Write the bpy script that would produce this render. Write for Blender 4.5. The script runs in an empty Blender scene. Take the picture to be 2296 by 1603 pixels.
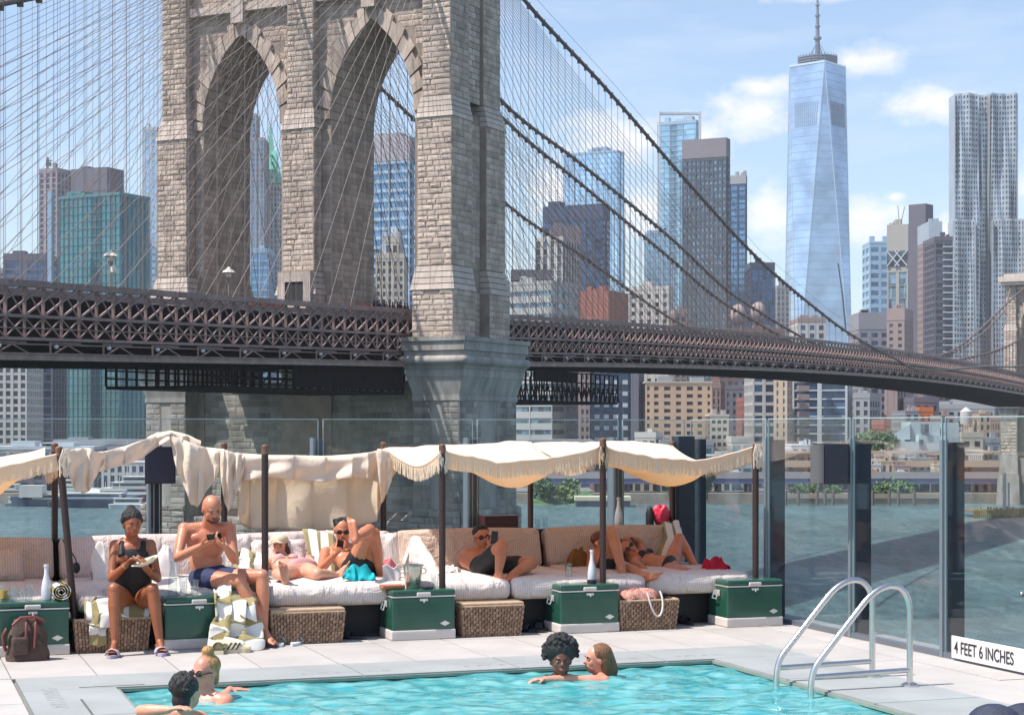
import bpy, bmesh, math, random
from mathutils import Vector, Matrix, noise, Euler
random.seed(7)
R = math.radians
sc = bpy.context.scene
col = sc.collection

# ---------------------------------------------------------------- camera
F = 4000.0; CU = 1148.0; HV = 960.0; EYE = 1.8
cam_data = bpy.data.cameras.new('camera')
cam = bpy.data.objects.new('camera', cam_data)
col.objects.link(cam)
cam.location = (0, 0, EYE)
cam.rotation_euler = (R(90), 0, 0)
cam_data.sensor_width = 36.0
cam_data.lens = 36.0 * F / 2296.0
cam_data.shift_y = (HV - 801.0) / 2296.0
cam_data.clip_start = 0.1
cam_data.clip_end = 30000
sc.camera = cam

# ---------------------------------------------------------------- sun and sky
SUN_EL = 60.0
SUN_DIR = Vector((-0.935 * math.cos(R(SUN_EL)), -0.355 * math.cos(R(SUN_EL)), math.sin(R(SUN_EL)))).normalized()
sd = bpy.data.lights.new('sun', 'SUN')
sd.energy = 4.8
sd.angle = R(0.5)
sd.color = (1.0, 0.95, 0.88)
sun = bpy.data.objects.new('sun', sd)
col.objects.link(sun)
sun.rotation_euler = SUN_DIR.to_track_quat('Z', 'Y').to_euler()
sun.location = (0, 0, 60)

world = bpy.data.worlds.new('World')
sc.world = world
world.use_nodes = True
wt = world.node_tree
wt.nodes.clear()
def wn(t, **kw):
    n = wt.nodes.new(t)
    for k, v in kw.items(): setattr(n, k, v)
    return n
sky = wn('ShaderNodeTexSky', sky_type='NISHITA')
sky.sun_disc = False
sky.sun_elevation = R(SUN_EL)
sky.sun_rotation = math.atan2(SUN_DIR.x, SUN_DIR.y)
sky.air_density = 1.0; sky.dust_density = 1.2; sky.ozone_density = 2.4
sky.altitude = 20
tc = wn('ShaderNodeTexCoord')
sep = wn('ShaderNodeSeparateXYZ')
wt.links.new(tc.outputs['Generated'], sep.inputs[0])
az = wn('ShaderNodeMath', operation='ARCTAN2')
wt.links.new(sep.outputs['X'], az.inputs[0]); wt.links.new(sep.outputs['Y'], az.inputs[1])
el = wn('ShaderNodeMath', operation='ARCSINE')
wt.links.new(sep.outputs['Z'], el.inputs[0])
cmb = wn('ShaderNodeCombineXYZ')
wt.links.new(az.outputs[0], cmb.inputs[0]); wt.links.new(el.outputs[0], cmb.inputs[1])
CLOUDS = [(1675, 272, 100, 48), (1712, 212, 80, 26), (1935, 160, 80, 34), (2065, 258, 105, 40), (1380, 320, 120, 62), (1450, 478, 70, 62),
          (1725, 492, 72, 66), (1945, 510, 80, 60), (1835, 12, 120, 22), (2300, 440, 60, 80), (1570, 330, 60, 70), (1990, 455, 26, 14),
          (1255, 430, 90, 60), (2120, 560, 60, 70), (880, 520, 60, 60)]
last = None
for (u, v, ru, rv) in CLOUDS:
    s = wn('ShaderNodeVectorMath', operation='SUBTRACT')
    wt.links.new(cmb.outputs[0], s.inputs[0]); s.inputs[1].default_value = ((u - CU) / F, (HV - v) / F, 0)
    m = wn('ShaderNodeVectorMath', operation='MULTIPLY')
    wt.links.new(s.outputs[0], m.inputs[0]); m.inputs[1].default_value = (F / ru, F / rv, 0)
    l = wn('ShaderNodeVectorMath', operation='LENGTH')
    wt.links.new(m.outputs[0], l.inputs[0])
    if last is None: last = l.outputs['Value']
    else:
        mi = wn('ShaderNodeMath', operation='SMOOTH_MIN')
        wt.links.new(last, mi.inputs[0]); wt.links.new(l.outputs['Value'], mi.inputs[1]); mi.inputs[2].default_value = 0.3
        last = mi.outputs[0]
def cloud_noise(sx, sy, detail, rough, seed):
    mp = wn('ShaderNodeMapping')
    mp.inputs['Scale'].default_value = (sx, sy, 1); mp.inputs['Location'].default_value = (seed, seed * .7, 0)
    wt.links.new(cmb.outputs[0], mp.inputs[0])
    n = wn('ShaderNodeTexNoise'); n.inputs['Scale'].default_value = 1.0
    n.inputs['Detail'].default_value = detail; n.inputs['Roughness'].default_value = rough
    wt.links.new(mp.outputs[0], n.inputs['Vector'])
    return n.outputs[0]
def mth(op, a, b, c=None, clamp=False):
    n = wn('ShaderNodeMath', operation=op); n.use_clamp = clamp
    for i, x in enumerate((a, b, c)):
        if x is None: continue
        if isinstance(x, (int, float)): n.inputs[i].default_value = x
        else: wt.links.new(x, n.inputs[i])
    return n.outputs[0]
nz = cloud_noise(60, 95, 7, .58, 3.1)
body = mth('SUBTRACT', mth('MULTIPLY_ADD', nz, 2.0, 0.28), last)          # puffy clouds
mask1 = mth('MULTIPLY', body, .85, None, True)
nz2 = cloud_noise(9, 42, 8, .62, 11.0)                                       # thin high streaks everywhere
mask2 = mth('MULTIPLY', mth('SUBTRACT', nz2, .46), 2.2, None, True)
mask2 = mth('MULTIPLY', mask2, .34)
mask = mth('MAXIMUM', mth('MULTIPLY', mask1, .95), mask2, None, True)
bg1 = wn('ShaderNodeBackground'); bg1.inputs['Strength'].default_value = 0.15
wt.links.new(sky.outputs[0], bg1.inputs[0])
bg2 = wn('ShaderNodeBackground')
# cloud body: white with slightly grey undersides given by a broader noise
nz3 = cloud_noise(40, 70, 5, .5, 5.7)
cr = wn('ShaderNodeValToRGB')
cr.color_ramp.elements[0].color = (.80, .80, .88, 1); cr.color_ramp.elements[0].position = .3
cr.color_ramp.elements[1].color = (.96, .92, .92, 1); cr.color_ramp.elements[1].position = .62
wt.links.new(nz3, cr.inputs[0]); wt.links.new(cr.outputs[0], bg2.inputs[0])
bg2.inputs['Strength'].default_value = 0.98
mx = wn('ShaderNodeMixShader')
wt.links.new(mask, mx.inputs[0]); wt.links.new(bg1.outputs[0], mx.inputs[1]); wt.links.new(bg2.outputs[0], mx.inputs[2])
wo = wn('ShaderNodeOutputWorld')
wt.links.new(mx.outputs[0], wo.inputs[0])

sc.view_settings.view_transform = 'Standard'
sc.view_settings.look = 'None'
sc.view_settings.exposure = 0.45
sc.view_settings.gamma = 1.0
sc.view_settings.use_curve_mapping = False
sc.render.engine = 'CYCLES'
sc.cycles.max_bounces = 8
sc.cycles.transparent_max_bounces = 24
sc.cycles.transmission_bounces = 6
sc.cycles.glossy_bounces = 4
sc.cycles.diffuse_bounces = 3
sc.cycles.caustics_reflective = False
sc.cycles.caustics_refractive = False
sc.cycles.volume_bounces = 0

# ---------------------------------------------------------------- frames
TH = R(19.5); CT, ST = math.cos(TH), math.sin(TH)
E1 = Vector((CT, ST, 0)); E2 = Vector((-ST, CT, 0)); EZ = Vector((0, 0, 1))
def P(u, v, Y): return Vector(((u - CU) / F * Y, Y, EYE - (v - HV) / F * Y))
def D(a, b, z=0.0): return E1 * a + E2 * b + EZ * z
def DB(u, v, b):                      # point seen at (u, v) in the upright plane b = const of the deck frame
    k = (u - CU) / F
    return P(u, v, b / (CT - k * ST))
def DA(u, v, a):
    k = (u - CU) / F
    return P(u, v, a / (k * CT + ST))
def GZ(u, v, z=0.0): return P(u, v, (EYE - z) * F / (v - HV))
DM = Matrix((( CT, -ST, 0, 0), (ST, CT, 0, 0), (0, 0, 1, 0), (0, 0, 0, 1)))
def at(a, b, z=0.0, rot=0.0):         # placement on the deck
    return Matrix.Translation(D(a, b, z)) @ DM @ Matrix.Rotation(rot, 4, 'Z')

# ---------------------------------------------------------------- materials
MATS = {}
def mat(name, c, rough=.6, metal=0., var=.12, vs=6., bump=0., bs=40., rnd=0., spec=.5, sheen=0., coat=0., stretch=None, detail=6):
    if name in MATS: return MATS[name]
    m = bpy.data.materials.new(name); m.use_nodes = True
    nt = m.node_tree; N = nt.nodes; L = nt.links
    p = N['Principled BSDF']
    p.inputs['Roughness'].default_value = rough
    p.inputs['Metallic'].default_value = metal
    p.inputs['Specular IOR Level'].default_value = spec
    if sheen: p.inputs['Sheen Weight'].default_value = sheen
    if coat: p.inputs['Coat Weight'].default_value = coat
    base = (c[0], c[1], c[2], 1)
    tcn = N.new('ShaderNodeTexCoord'); mp = N.new('ShaderNodeMapping')
    if stretch: mp.inputs['Scale'].default_value = stretch
    L.new(tcn.outputs['Object'], mp.inputs[0])
    if var or rnd:
        hsv = N.new('ShaderNodeHueSaturation'); hsv.inputs['Color'].default_value = base
        val = None
        if var:
            n = N.new('ShaderNodeTexNoise'); n.inputs['Scale'].default_value = vs; n.inputs['Detail'].default_value = detail
            n.inputs['Roughness'].default_value = .6
            L.new(mp.outputs[0], n.inputs['Vector'])
            mr = N.new('ShaderNodeMapRange'); mr.inputs[1].default_value = .3; mr.inputs[2].default_value = .7
            mr.inputs[3].default_value = 1 - var; mr.inputs[4].default_value = 1 + var
            L.new(n.outputs[0], mr.inputs[0]); val = mr.outputs[0]
        if rnd:
            g = N.new('ShaderNodeNewGeometry'); oi = N.new('ShaderNodeObjectInfo')
            ad = N.new('ShaderNodeMath'); ad.operation = 'ADD'
            L.new(g.outputs['Random Per Island'], ad.inputs[0]); L.new(oi.outputs['Random'], ad.inputs[1])
            fr = N.new('ShaderNodeMath'); fr.operation = 'FRACT'; L.new(ad.outputs[0], fr.inputs[0])
            mr2 = N.new('ShaderNodeMapRange'); mr2.inputs[3].default_value = 1 - rnd; mr2.inputs[4].default_value = 1 + rnd
            L.new(fr.outputs[0], mr2.inputs[0])
            if val:
                mu = N.new('ShaderNodeMath'); mu.operation = 'MULTIPLY'
                L.new(val, mu.inputs[0]); L.new(mr2.outputs[0], mu.inputs[1]); val = mu.outputs[0]
            else: val = mr2.outputs[0]
        L.new(val, hsv.inputs['Value']); L.new(hsv.outputs[0], p.inputs['Base Color'])
    else: p.inputs['Base Color'].default_value = base
    if bump:
        n2 = N.new('ShaderNodeTexNoise'); n2.inputs['Scale'].default_value = bs; n2.inputs['Detail'].default_value = 5
        L.new(mp.outputs[0], n2.inputs['Vector'])
        b = N.new('ShaderNodeBump'); b.inputs['Strength'].default_value = bump; b.inputs['Distance'].default_value = .02
        L.new(n2.outputs[0], b.inputs['Height']); L.new(b.outputs[0], p.inputs['Normal'])
    MATS[name] = m
    return m

def glazing(name, c, cell=(3., 3., 3.5), contrast=.5, metal=.3, rough=.12):
    """Window glass of a far building: every pane-sized cell has its own tone (blinds, rooms, curtains)."""
    if name in MATS: return MATS[name]
    m = bpy.data.materials.new(name); m.use_nodes = True
    nt = m.node_tree; N = nt.nodes; L = nt.links; p = N['Principled BSDF']
    tcn = N.new('ShaderNodeTexCoord')
    dv = N.new('ShaderNodeVectorMath'); dv.operation = 'DIVIDE'; dv.inputs[1].default_value = cell
    L.new(tcn.outputs['Object'], dv.inputs[0])
    fl = N.new('ShaderNodeVectorMath'); fl.operation = 'FLOOR'; L.new(dv.outputs[0], fl.inputs[0])
    w = N.new('ShaderNodeTexWhiteNoise'); w.noise_dimensions = '3D'; L.new(fl.outputs[0], w.inputs['Vector'])
    mr = N.new('ShaderNodeMapRange'); mr.inputs[3].default_value = 1 - contrast; mr.inputs[4].default_value = 1 + contrast
    L.new(w.outputs['Value'], mr.inputs[0])
    nn = N.new('ShaderNodeTexNoise'); nn.inputs['Scale'].default_value = .03; nn.inputs['Detail'].default_value = 3
    L.new(tcn.outputs['Object'], nn.inputs['Vector'])
    mr2 = N.new('ShaderNodeMapRange'); mr2.inputs[1].default_value = .35; mr2.inputs[2].default_value = .65
    mr2.inputs[3].default_value = .75; mr2.inputs[4].default_value = 1.25
    L.new(nn.outputs[0], mr2.inputs[0])
    mu = N.new('ShaderNodeMath'); mu.operation = 'MULTIPLY'; L.new(mr.outputs[0], mu.inputs[0]); L.new(mr2.outputs[0], mu.inputs[1])
    h = N.new('ShaderNodeHueSaturation'); h.inputs['Color'].default_value = (*c, 1)
    L.new(mu.outputs[0], h.inputs['Value']); L.new(h.outputs[0], p.inputs['Base Color'])
    p.inputs['Metallic'].default_value = metal; p.inputs['Roughness'].default_value = rough
    MATS[name] = m
    return m

def clear_glass(name, tint, ior=1.5, rough=0.0, boost=1.0):
    if name in MATS: return MATS[name]
    m = bpy.data.materials.new(name); m.use_nodes = True
    nt = m.node_tree; N = nt.nodes; L = nt.links; N.remove(N['Principled BSDF'])
    t = N.new('ShaderNodeBsdfTransparent'); t.inputs[0].default_value = (*tint, 1)
    g = N.new('ShaderNodeBsdfGlossy'); g.inputs['Roughness'].default_value = rough
    fr = N.new('ShaderNodeFresnel'); fr.inputs[0].default_value = ior
    ge = N.new('ShaderNodeNewGeometry'); mri = N.new('ShaderNodeMapRange')
    mri.inputs[3].default_value = ior; mri.inputs[4].default_value = 1.0 / ior        # a thin sheet mirrors alike from both sides
    L.new(ge.outputs['Backfacing'], mri.inputs[0]); L.new(mri.outputs[0], fr.inputs[0])
    mu = N.new('ShaderNodeMath'); mu.operation = 'MULTIPLY'; mu.inputs[1].default_value = boost; mu.use_clamp = True
    L.new(fr.outputs[0], mu.inputs[0])
    mxn = N.new('ShaderNodeMixShader')
    L.new(mu.outputs[0], mxn.inputs[0]); L.new(t.outputs[0], mxn.inputs[1]); L.new(g.outputs[0], mxn.inputs[2])
    L.new(mxn.outputs[0], N['Material Output'].inputs[0])
    MATS[name] = m
    return m

def cloth(name, c, trans=(1., .8, .5), tw=.35, bump=.3, bs=60, var=.06):
    if name in MATS: return MATS[name]
    m = bpy.data.materials.new(name); m.use_nodes = True
    nt = m.node_tree; N = nt.nodes; L = nt.links; N.remove(N['Principled BSDF'])
    d = N.new('ShaderNodeBsdfDiffuse'); t = N.new('ShaderNodeBsdfTranslucent')
    t.inputs[0].default_value = (*trans, 1)
    tcn = N.new('ShaderNodeTexCoord')
    n = N.new('ShaderNodeTexNoise'); n.inputs['Scale'].default_value = 8; n.inputs['Detail'].default_value = 6
    L.new(tcn.outputs['Object'], n.inputs['Vector'])
    mr = N.new('ShaderNodeMapRange'); mr.inputs[3].default_value = 1 - var; mr.inputs[4].default_value = 1 + var
    L.new(n.outputs[0], mr.inputs[0])
    h = N.new('ShaderNodeHueSaturation'); h.inputs['Color'].default_value = (*c, 1); L.new(mr.outputs[0], h.inputs['Value'])
    L.new(h.outputs[0], d.inputs[0])
    n2 = N.new('ShaderNodeTexNoise'); n2.inputs['Scale'].default_value = bs; L.new(tcn.outputs['Object'], n2.inputs['Vector'])
    b = N.new('ShaderNodeBump'); b.inputs['Strength'].default_value = bump; b.inputs['Distance'].default_value = .01
    L.new(n2.outputs[0], b.inputs['Height']); L.new(b.outputs[0], d.inputs['Normal'])
    mxn = N.new('ShaderNodeMixShader'); mxn.inputs[0].default_value = tw
    L.new(d.outputs[0], mxn.inputs[1]); L.new(t.outputs[0], mxn.inputs[2]); L.new(mxn.outputs[0], N['Material Output'].inputs[0])
    MATS[name] = m
    return m

def striped(name, c1, c2, width=.12, axis=0, sharp=True, rough=.9, fine=None):
    """woven stripes along one object axis (flat print of the cloth)"""
    if name in MATS: return MATS[name]
    m = bpy.data.materials.new(name); m.use_nodes = True
    nt = m.node_tree; N = nt.nodes; L = nt.links; p = N['Principled BSDF']; p.inputs['Roughness'].default_value = rough
    tcn = N.new('ShaderNodeTexCoord'); sp = N.new('ShaderNodeSeparateXYZ'); L.new(tcn.outputs['UV'], sp.inputs[0])
    mu = N.new('ShaderNodeMath'); mu.operation = 'DIVIDE'; mu.inputs[1].default_value = width * 2
    L.new(sp.outputs[axis], mu.inputs[0])
    fr = N.new('ShaderNodeMath'); fr.operation = 'FRACT'; L.new(mu.outputs[0], fr.inputs[0])
    gt = N.new('ShaderNodeMath'); gt.operation = 'GREATER_THAN'; gt.inputs[1].default_value = .5; L.new(fr.outputs[0], gt.inputs[0])
    mc = N.new('ShaderNodeMix'); mc.data_type = 'RGBA'
    L.new(gt.outputs[0], mc.inputs[0]); mc.inputs[6].default_value = (*c1, 1); mc.inputs[7].default_value = (*c2, 1)
    L.new(mc.outputs[2], p.inputs['Base Color'])
    n2 = N.new('ShaderNodeTexNoise'); n2.inputs['Scale'].default_value = 150; L.new(tcn.outputs['Object'], n2.inputs['Vector'])
    b = N.new('ShaderNodeBump'); b.inputs['Strength'].default_value = .3; b.inputs['Distance'].default_value = .01
    L.new(n2.outputs[0], b.inputs['Height']); L.new(b.outputs[0], p.inputs['Normal'])
    MATS[name] = m
    return m

# ---------------------------------------------------------------- mesh builder
class MB:
    def __init__(s, M=None):
        s.v = []; s.f = []; s.M = M; s.uv = None; s.smooth = False
    def add(s, vs, fs):
        o = len(s.v)
        if s.M is not None: vs = [s.M @ Vector(p) for p in vs]
        s.v += [tuple(p) for p in vs]
        s.f += [tuple(i + o for i in f) for f in fs]
        return s
    def box(s, x0, x1, y0, y1, z0, z1):
        return s.add([(x0, y0, z0), (x1, y0, z0), (x1, y1, z0), (x0, y1, z0), (x0, y0, z1), (x1, y0, z1), (x1, y1, z1), (x0, y1, z1)],
                     [(3, 2, 1, 0), (4, 5, 6, 7), (0, 1, 5, 4), (1, 2, 6, 5), (2, 3, 7, 6), (3, 0, 4, 7)])
    def hexa(s, p): return s.add(p, [(3, 2, 1, 0), (4, 5, 6, 7), (0, 1, 5, 4), (1, 2, 6, 5), (2, 3, 7, 6), (3, 0, 4, 7)])
    def rbox(s, x0, x1, y0, y1, z0, z1, r, n=3, e=None, puff=0.):
        """rounded (cushion like) box"""
        nx, ny, nz = 10, 8, 4
        cx, cy, cz = (x0 + x1) / 2, (y0 + y1) / 2, (z0 + z1) / 2
        hx, hy, hz = (x1 - x0) / 2, (y1 - y0) / 2, (z1 - z0) / 2
        def samp(n_, h):
            pts = []
            k = 4
            for i in range(k): pts.append(-h + r * (1 - math.cos(i / k * math.pi / 2)))
            m = max(2, n_)
            for i in range(m + 1): pts.append(-h + r + (2 * h - 2 * r) * i / m)
            for i in range(k - 1, -1, -1): pts.append(h - r * (1 - math.cos(i / k * math.pi / 2)))
            return pts
        X, Y, Z = samp(nx, hx), samp(ny, hy), samp(nz, hz)
        def proj(x, y, z):
            q = [max(-hx + r, min(hx - r, x)), max(-hy + r, min(hy - r, y)), max(-hz + r, min(hz - r, z))]
            d = Vector((x - q[0], y - q[1], z - q[2]))
            if d.length > 1e-9: d = d.normalized() * r
            p = Vector(q) + d
            if puff:
                f = (1 - (p.x / hx) ** 2) * (1 - (p.y / hy) ** 2)
                g = (1 - (p.x / hx) ** 2) * (1 - (p.z / hz) ** 2) if hz > 0 else 0
                p.z += (1 if p.z > 0 else -1) * puff * max(f, 0) * min(1, abs(p.z) / hz * 2)
                p.y += (1 if p.y > 0 else -1) * puff * .8 * max(g, 0) * min(1, abs(p.y) / hy * 1.2)
            return (p.x + cx, p.y + cy, p.z + cz)
        def face(A, B, fn):
            vs = [fn(a, b) for b in B for a in A]; na = len(A)
            fs = [(j * na + i, j * na + i + 1, (j + 1) * na + i + 1, (j + 1) * na + i) for j in range(len(B) - 1) for i in range(na - 1)]
            return vs, fs
        for sgn in (-1, 1):
            for vs, fs, fl in ((*face(X, Y, lambda a, b: proj(a, b, sgn * hz)), sgn < 0), (*face(X, Z, lambda a, b: proj(a, sgn * hy, b)), sgn > 0), (*face(Y, Z, lambda a, b: proj(sgn * hx, a, b)), sgn < 0)):
                if fl: fs = [f[::-1] for f in fs]
                s.add(vs, fs)
        s.smooth = True
        s.weld = True
        return s
    def bar(s, p0, p1, w, h=None, up=None):
        h = w if h is None else h
        p0 = Vector(p0); p1 = Vector(p1); d = (p1 - p0)
        if d.length < 1e-9: return s
        d.normalize(); up = Vector(up) if up else (EZ if abs(d.z) < .95 else Vector((0, 1, 0)))
        sx = d.cross(up).normalized() * w / 2; uy = sx.cross(d).normalized() * h / 2
        return s.hexa([p0 - sx - uy, p0 + sx - uy, p1 + sx - uy, p1 - sx - uy, p0 - sx + uy, p0 + sx + uy, p1 + sx + uy, p1 - sx + uy])
    def tube(s, pts, r, n=8, cap=True):
        pts = [Vector(p) for p in pts]; rr = r if isinstance(r, (list, tuple)) else [r] * len(pts)
        vs = []; fs = []; prev = None
        for i, p in enumerate(pts):
            d = (pts[min(i + 1, len(pts) - 1)] - pts[max(i - 1, 0)])
            d = d.normalized() if d.length > 1e-9 else EZ
            if prev is None:
                a = d.cross(EZ if abs(d.z) < .9 else Vector((1, 0, 0))).normalized()
            else:
                a = (prev - d * prev.dot(d)).normalized()
            prev = a; b = d.cross(a)
            for k in range(n):
                t = 2 * math.pi * k / n
                vs.append(p + (a * math.cos(t) + b * math.sin(t)) * rr[i])
        for i in range(len(pts) - 1):
            for k in range(n):
                k2 = (k + 1) % n
                fs.append((i * n + k, i * n + k2, (i + 1) * n + k2, (i + 1) * n + k))
        if cap:
            fs.append(tuple(range(n))[::-1]); fs.append(tuple((len(pts) - 1) * n + k for k in range(n)))
        s.smooth = True
        return s.add(vs, fs)
    def rev(s, prof, c=(0, 0, 0), n=16):
        c = Vector(c); vs = []; fs = []
        for (r, z) in prof:
            for k in range(n):
                t = 2 * math.pi * k / n
                vs.append((c.x + r * math.cos(t), c.y + r * math.sin(t), c.z + z))
        for i in range(len(prof) - 1):
            for k in range(n):
                k2 = (k + 1) % n
                fs.append((i * n + k, i * n + k2, (i + 1) * n + k2, (i + 1) * n + k))
        if prof[0][0] > 1e-5: fs.append(tuple(range(n))[::-1])
        if prof[-1][0] > 1e-5: fs.append(tuple((len(prof) - 1) * n + k for k in range(n)))
        s.smooth = True
        return s.add(vs, fs)
    def ell(s, c, r, Rm=None, n=12, m=8):
        c = Vector(c); r = (r, r, r) if isinstance(r, (int, float)) else r
        vs = []; fs = []
        for j in range(m + 1):
            ph = math.pi * j / m
            for k in range(n):
                t = 2 * math.pi * k / n
                q = Vector((r[0] * math.sin(ph) * math.cos(t), r[1] * math.sin(ph) * math.sin(t), r[2] * math.cos(ph)))
                if Rm is not None: q = Rm @ q
                vs.append(c + q)
        for j in range(m):
            for k in range(n):
                k2 = (k + 1) % n
                fs.append((j * n + k, (j + 1) * n + k, (j + 1) * n + k2, j * n + k2))
        s.smooth = True
        return s.add(vs, fs)
    def grid(s, fn, nu, nv, uvfn=None):
        vs = [fn(i / nu, j / nv) for j in range(nv + 1) for i in range(nu + 1)]
        w = nu + 1
        fs = [(j * w + i, j * w + i + 1, (j + 1) * w + i + 1, (j + 1) * w + i) for j in range(nv) for i in range(nu)]
        o = len(s.v)
        s.smooth = True
        s.add(vs, fs)
        if uvfn:
            if s.uv is None: s.uv = {}
            for j in range(nv + 1):
                for i in range(nu + 1): s.uv[o + j * w + i] = uvfn(i / nu, j / nv)
        return s
    def prism(s, poly, z0, z1):
        n = len(poly)
        return s.add([(x, y, z0) for x, y in poly] + [(x, y, z1) for x, y in poly],
                     [tuple(range(n))[::-1], tuple(range(n, 2 * n))] + [(i, (i + 1) % n, n + (i + 1) % n, n + i) for i in range(n)])

WL = {}                                   # world position of every object made here
def wl(o): return WL.get(o.name, Vector((0, 0, 0)))
def link(o, parent=None):
    col.objects.link(o)
    if parent is not None: o.parent = parent
    return o
def obj(name, mb, m, parent=None, label=None, kind=None, solid=0., smooth=None):
    if parent is not None: org = wl(parent)
    else:
        xs = [p[0] for p in mb.v]; ys = [p[1] for p in mb.v]; zs = [p[2] for p in mb.v]
        org = Vector(((min(xs) + max(xs)) / 2, (min(ys) + max(ys)) / 2, min(zs)))
    me = bpy.data.meshes.new(name)
    me.from_pydata([(p[0] - org.x, p[1] - org.y, p[2] - org.z) for p in mb.v], [], mb.f)
    if m is not None:
        for q in (m if isinstance(m, (list, tuple)) else [m]): me.materials.append(q)
    if mb.uv:
        ul = me.uv_layers.new(name='UVMap')
        for l in me.loops: ul.data[l.index].uv = mb.uv.get(l.vertex_index, (0, 0))
    if getattr(mb, 'weld', False):
        bm = bmesh.new(); bm.from_mesh(me); bmesh.ops.remove_doubles(bm, verts=bm.verts, dist=1e-4)
        bmesh.ops.recalc_face_normals(bm, faces=bm.faces); bm.to_mesh(me); bm.free()
    sm = mb.smooth if smooth is None else smooth
    if sm:
        me.shade_smooth()
        if smooth is None: 
            try: me.set_sharp_from_angle(angle=R(50))
            except Exception: pass
    o = bpy.data.objects.new(name, me)
    link(o, parent)
    if parent is None: o.location = org
    WL[o.name] = org.copy()
    if solid:
        md = o.modifiers.new('thickness', 'SOLIDIFY'); md.thickness = solid; md.offset = 0
    if label: o['label'] = label
    if kind: o['kind'] = kind
    return o
def thing(name, label, cat, loc, group=None):
    o = bpy.data.objects.new(name, None); link(o)
    o.location = loc; o.empty_display_size = .2
    WL[o.name] = Vector(loc)
    o['label'] = label; o['category'] = cat
    if group: o['group'] = group
    return o
def tag(o, label, cat, group=None):
    o['label'] = label; o['category'] = cat
    if group: o['group'] = group
    return o
def struct(name, mb, m, parent=None, **kw):
    o = obj(name, mb, m, parent, **kw)
    if parent is None: o['kind'] = 'structure'
    return o
def inst(name, me, parent, M):
    """one more object sharing mesh me, world matrix M"""
    o = bpy.data.objects.new(name, me); link(o, parent)
    o.matrix_local = Matrix.Translation(-wl(parent)) @ M
    return o
def between(p0, p1, r):
    """matrix taking the unit z-cylinder to the rope from p0 to p1"""
    p0 = Vector(p0); p1 = Vector(p1); d = p1 - p0
    return Matrix.Translation(p0) @ d.to_track_quat('Z', 'Y').to_matrix().to_4x4() @ Matrix.Diagonal((r, r, d.length, 1))
def unit_mesh(name, mb, m, smooth=False):
    me = bpy.data.meshes.new(name); me.from_pydata(mb.v, [], mb.f)
    me.materials.append(m)
    if smooth: me.shade_smooth()
    return me
# ================================================================ BRIDGE
G2 = Vector((0.446, 0.895, 0)).normalized()        # along the bridge towards the far shore
X2 = Vector((0.895, -0.446, 0)).normalized()       # across the bridge, towards the near side
TO = Vector((-25.7, 212.3, 0))                     # tower: middle of its near face
TM = Matrix((( X2.x, G2.x, 0, TO.x), (X2.y, G2.y, 0, TO.y), (0, 0, 1, 0), (0, 0, 0, 1)))
N0 = Vector((-12.1, 207.0, 0))                     # near truss plane where it meets the tower
WATER = -26.0
def BR(L, t, z): return N0 + G2 * L + X2 * t + EZ * z
def on_plane(u, v, t):                             # (u, v) seen on the upright plane that runs along the bridge at offset t
    k = (u - CU) / F; n = N0 + X2 * t
    L = (k * n.y - n.x) / (G2.x - k * G2.y)
    Y = n.y + G2.y * L
    return L, EYE - (v - HV) / F * Y
def tsh(t, L): return t + (8.5 * (L - 243) / 243. if L > 243 else 0)
def ztop(L):
    if L <= 0: return 15.65 + .0224 * L
    return 15.65 + 4.15 * (1 - ((L - 243) / 243.) ** 2)

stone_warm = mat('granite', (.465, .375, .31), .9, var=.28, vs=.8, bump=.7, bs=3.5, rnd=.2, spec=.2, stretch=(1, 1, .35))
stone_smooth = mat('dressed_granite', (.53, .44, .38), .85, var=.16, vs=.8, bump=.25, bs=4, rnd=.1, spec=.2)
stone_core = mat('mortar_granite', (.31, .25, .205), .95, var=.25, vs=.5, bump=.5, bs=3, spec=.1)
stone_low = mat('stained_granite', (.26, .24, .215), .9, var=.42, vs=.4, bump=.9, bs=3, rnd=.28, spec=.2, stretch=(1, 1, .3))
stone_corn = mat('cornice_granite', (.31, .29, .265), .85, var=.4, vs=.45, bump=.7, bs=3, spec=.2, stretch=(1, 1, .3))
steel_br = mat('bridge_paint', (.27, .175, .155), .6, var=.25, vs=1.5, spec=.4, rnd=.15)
steel_dk = mat('bridge_paint_shaded', (.016, .013, .014), .9, var=.3, vs=1., spec=.05)  # near-black: shade under and inside the deck is put into this colour
rope_m = mat('galvanised_rope', (.31, .24, .215), .5, var=.2, vs=.4, rnd=.25)
rope_dk = mat('painted_cable', (.17, .12, .10), .6, var=.2, vs=1)

def stone_unit(seed, m, rough=1.):
    rr = random.Random(seed); mb = MB()
    j = lambda a: rr.uniform(-a, a)
    mg, mt = .045, .09
    # back rectangle in xz, stone bulges towards -y
    v = [(0, 0, 0), (1, 0, 0), (1, 0, 1), (0, 0, 1),
         (mg, -.45, mt), (1 - mg, -.45 + j(.1), mt + j(.03)), (1 - mg + j(.02), -.5, 1 - mt), (mg + j(.02), -.5 + j(.1), 1 - mt),
         (.3 + j(.1), -.62 * rough - .1 + j(.2), .38 + j(.12)), (.68 + j(.12), -.6 * rough - .1 + j(.2), .40 + j(.12)), (.5 + j(.2), -.6 * rough + j(.2), .70 + j(.1))]
    f = [(0, 1, 5, 4), (1, 2, 6, 5), (2, 3, 7, 6), (3, 0, 4, 7), (4, 5, 9), (4, 9, 8), (5, 6, 9), (9, 6, 10), (6, 7, 10), (7, 4, 8), (7, 8, 10), (8, 9, 10)]
    mb.add(v, f)
    return mb
STONE_MB = [stone_unit(k, None) for k in range(5)]
STONE_ME = [unit_mesh('stone', q, stone_warm) for q in STONE_MB]
stones_far = {}
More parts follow.
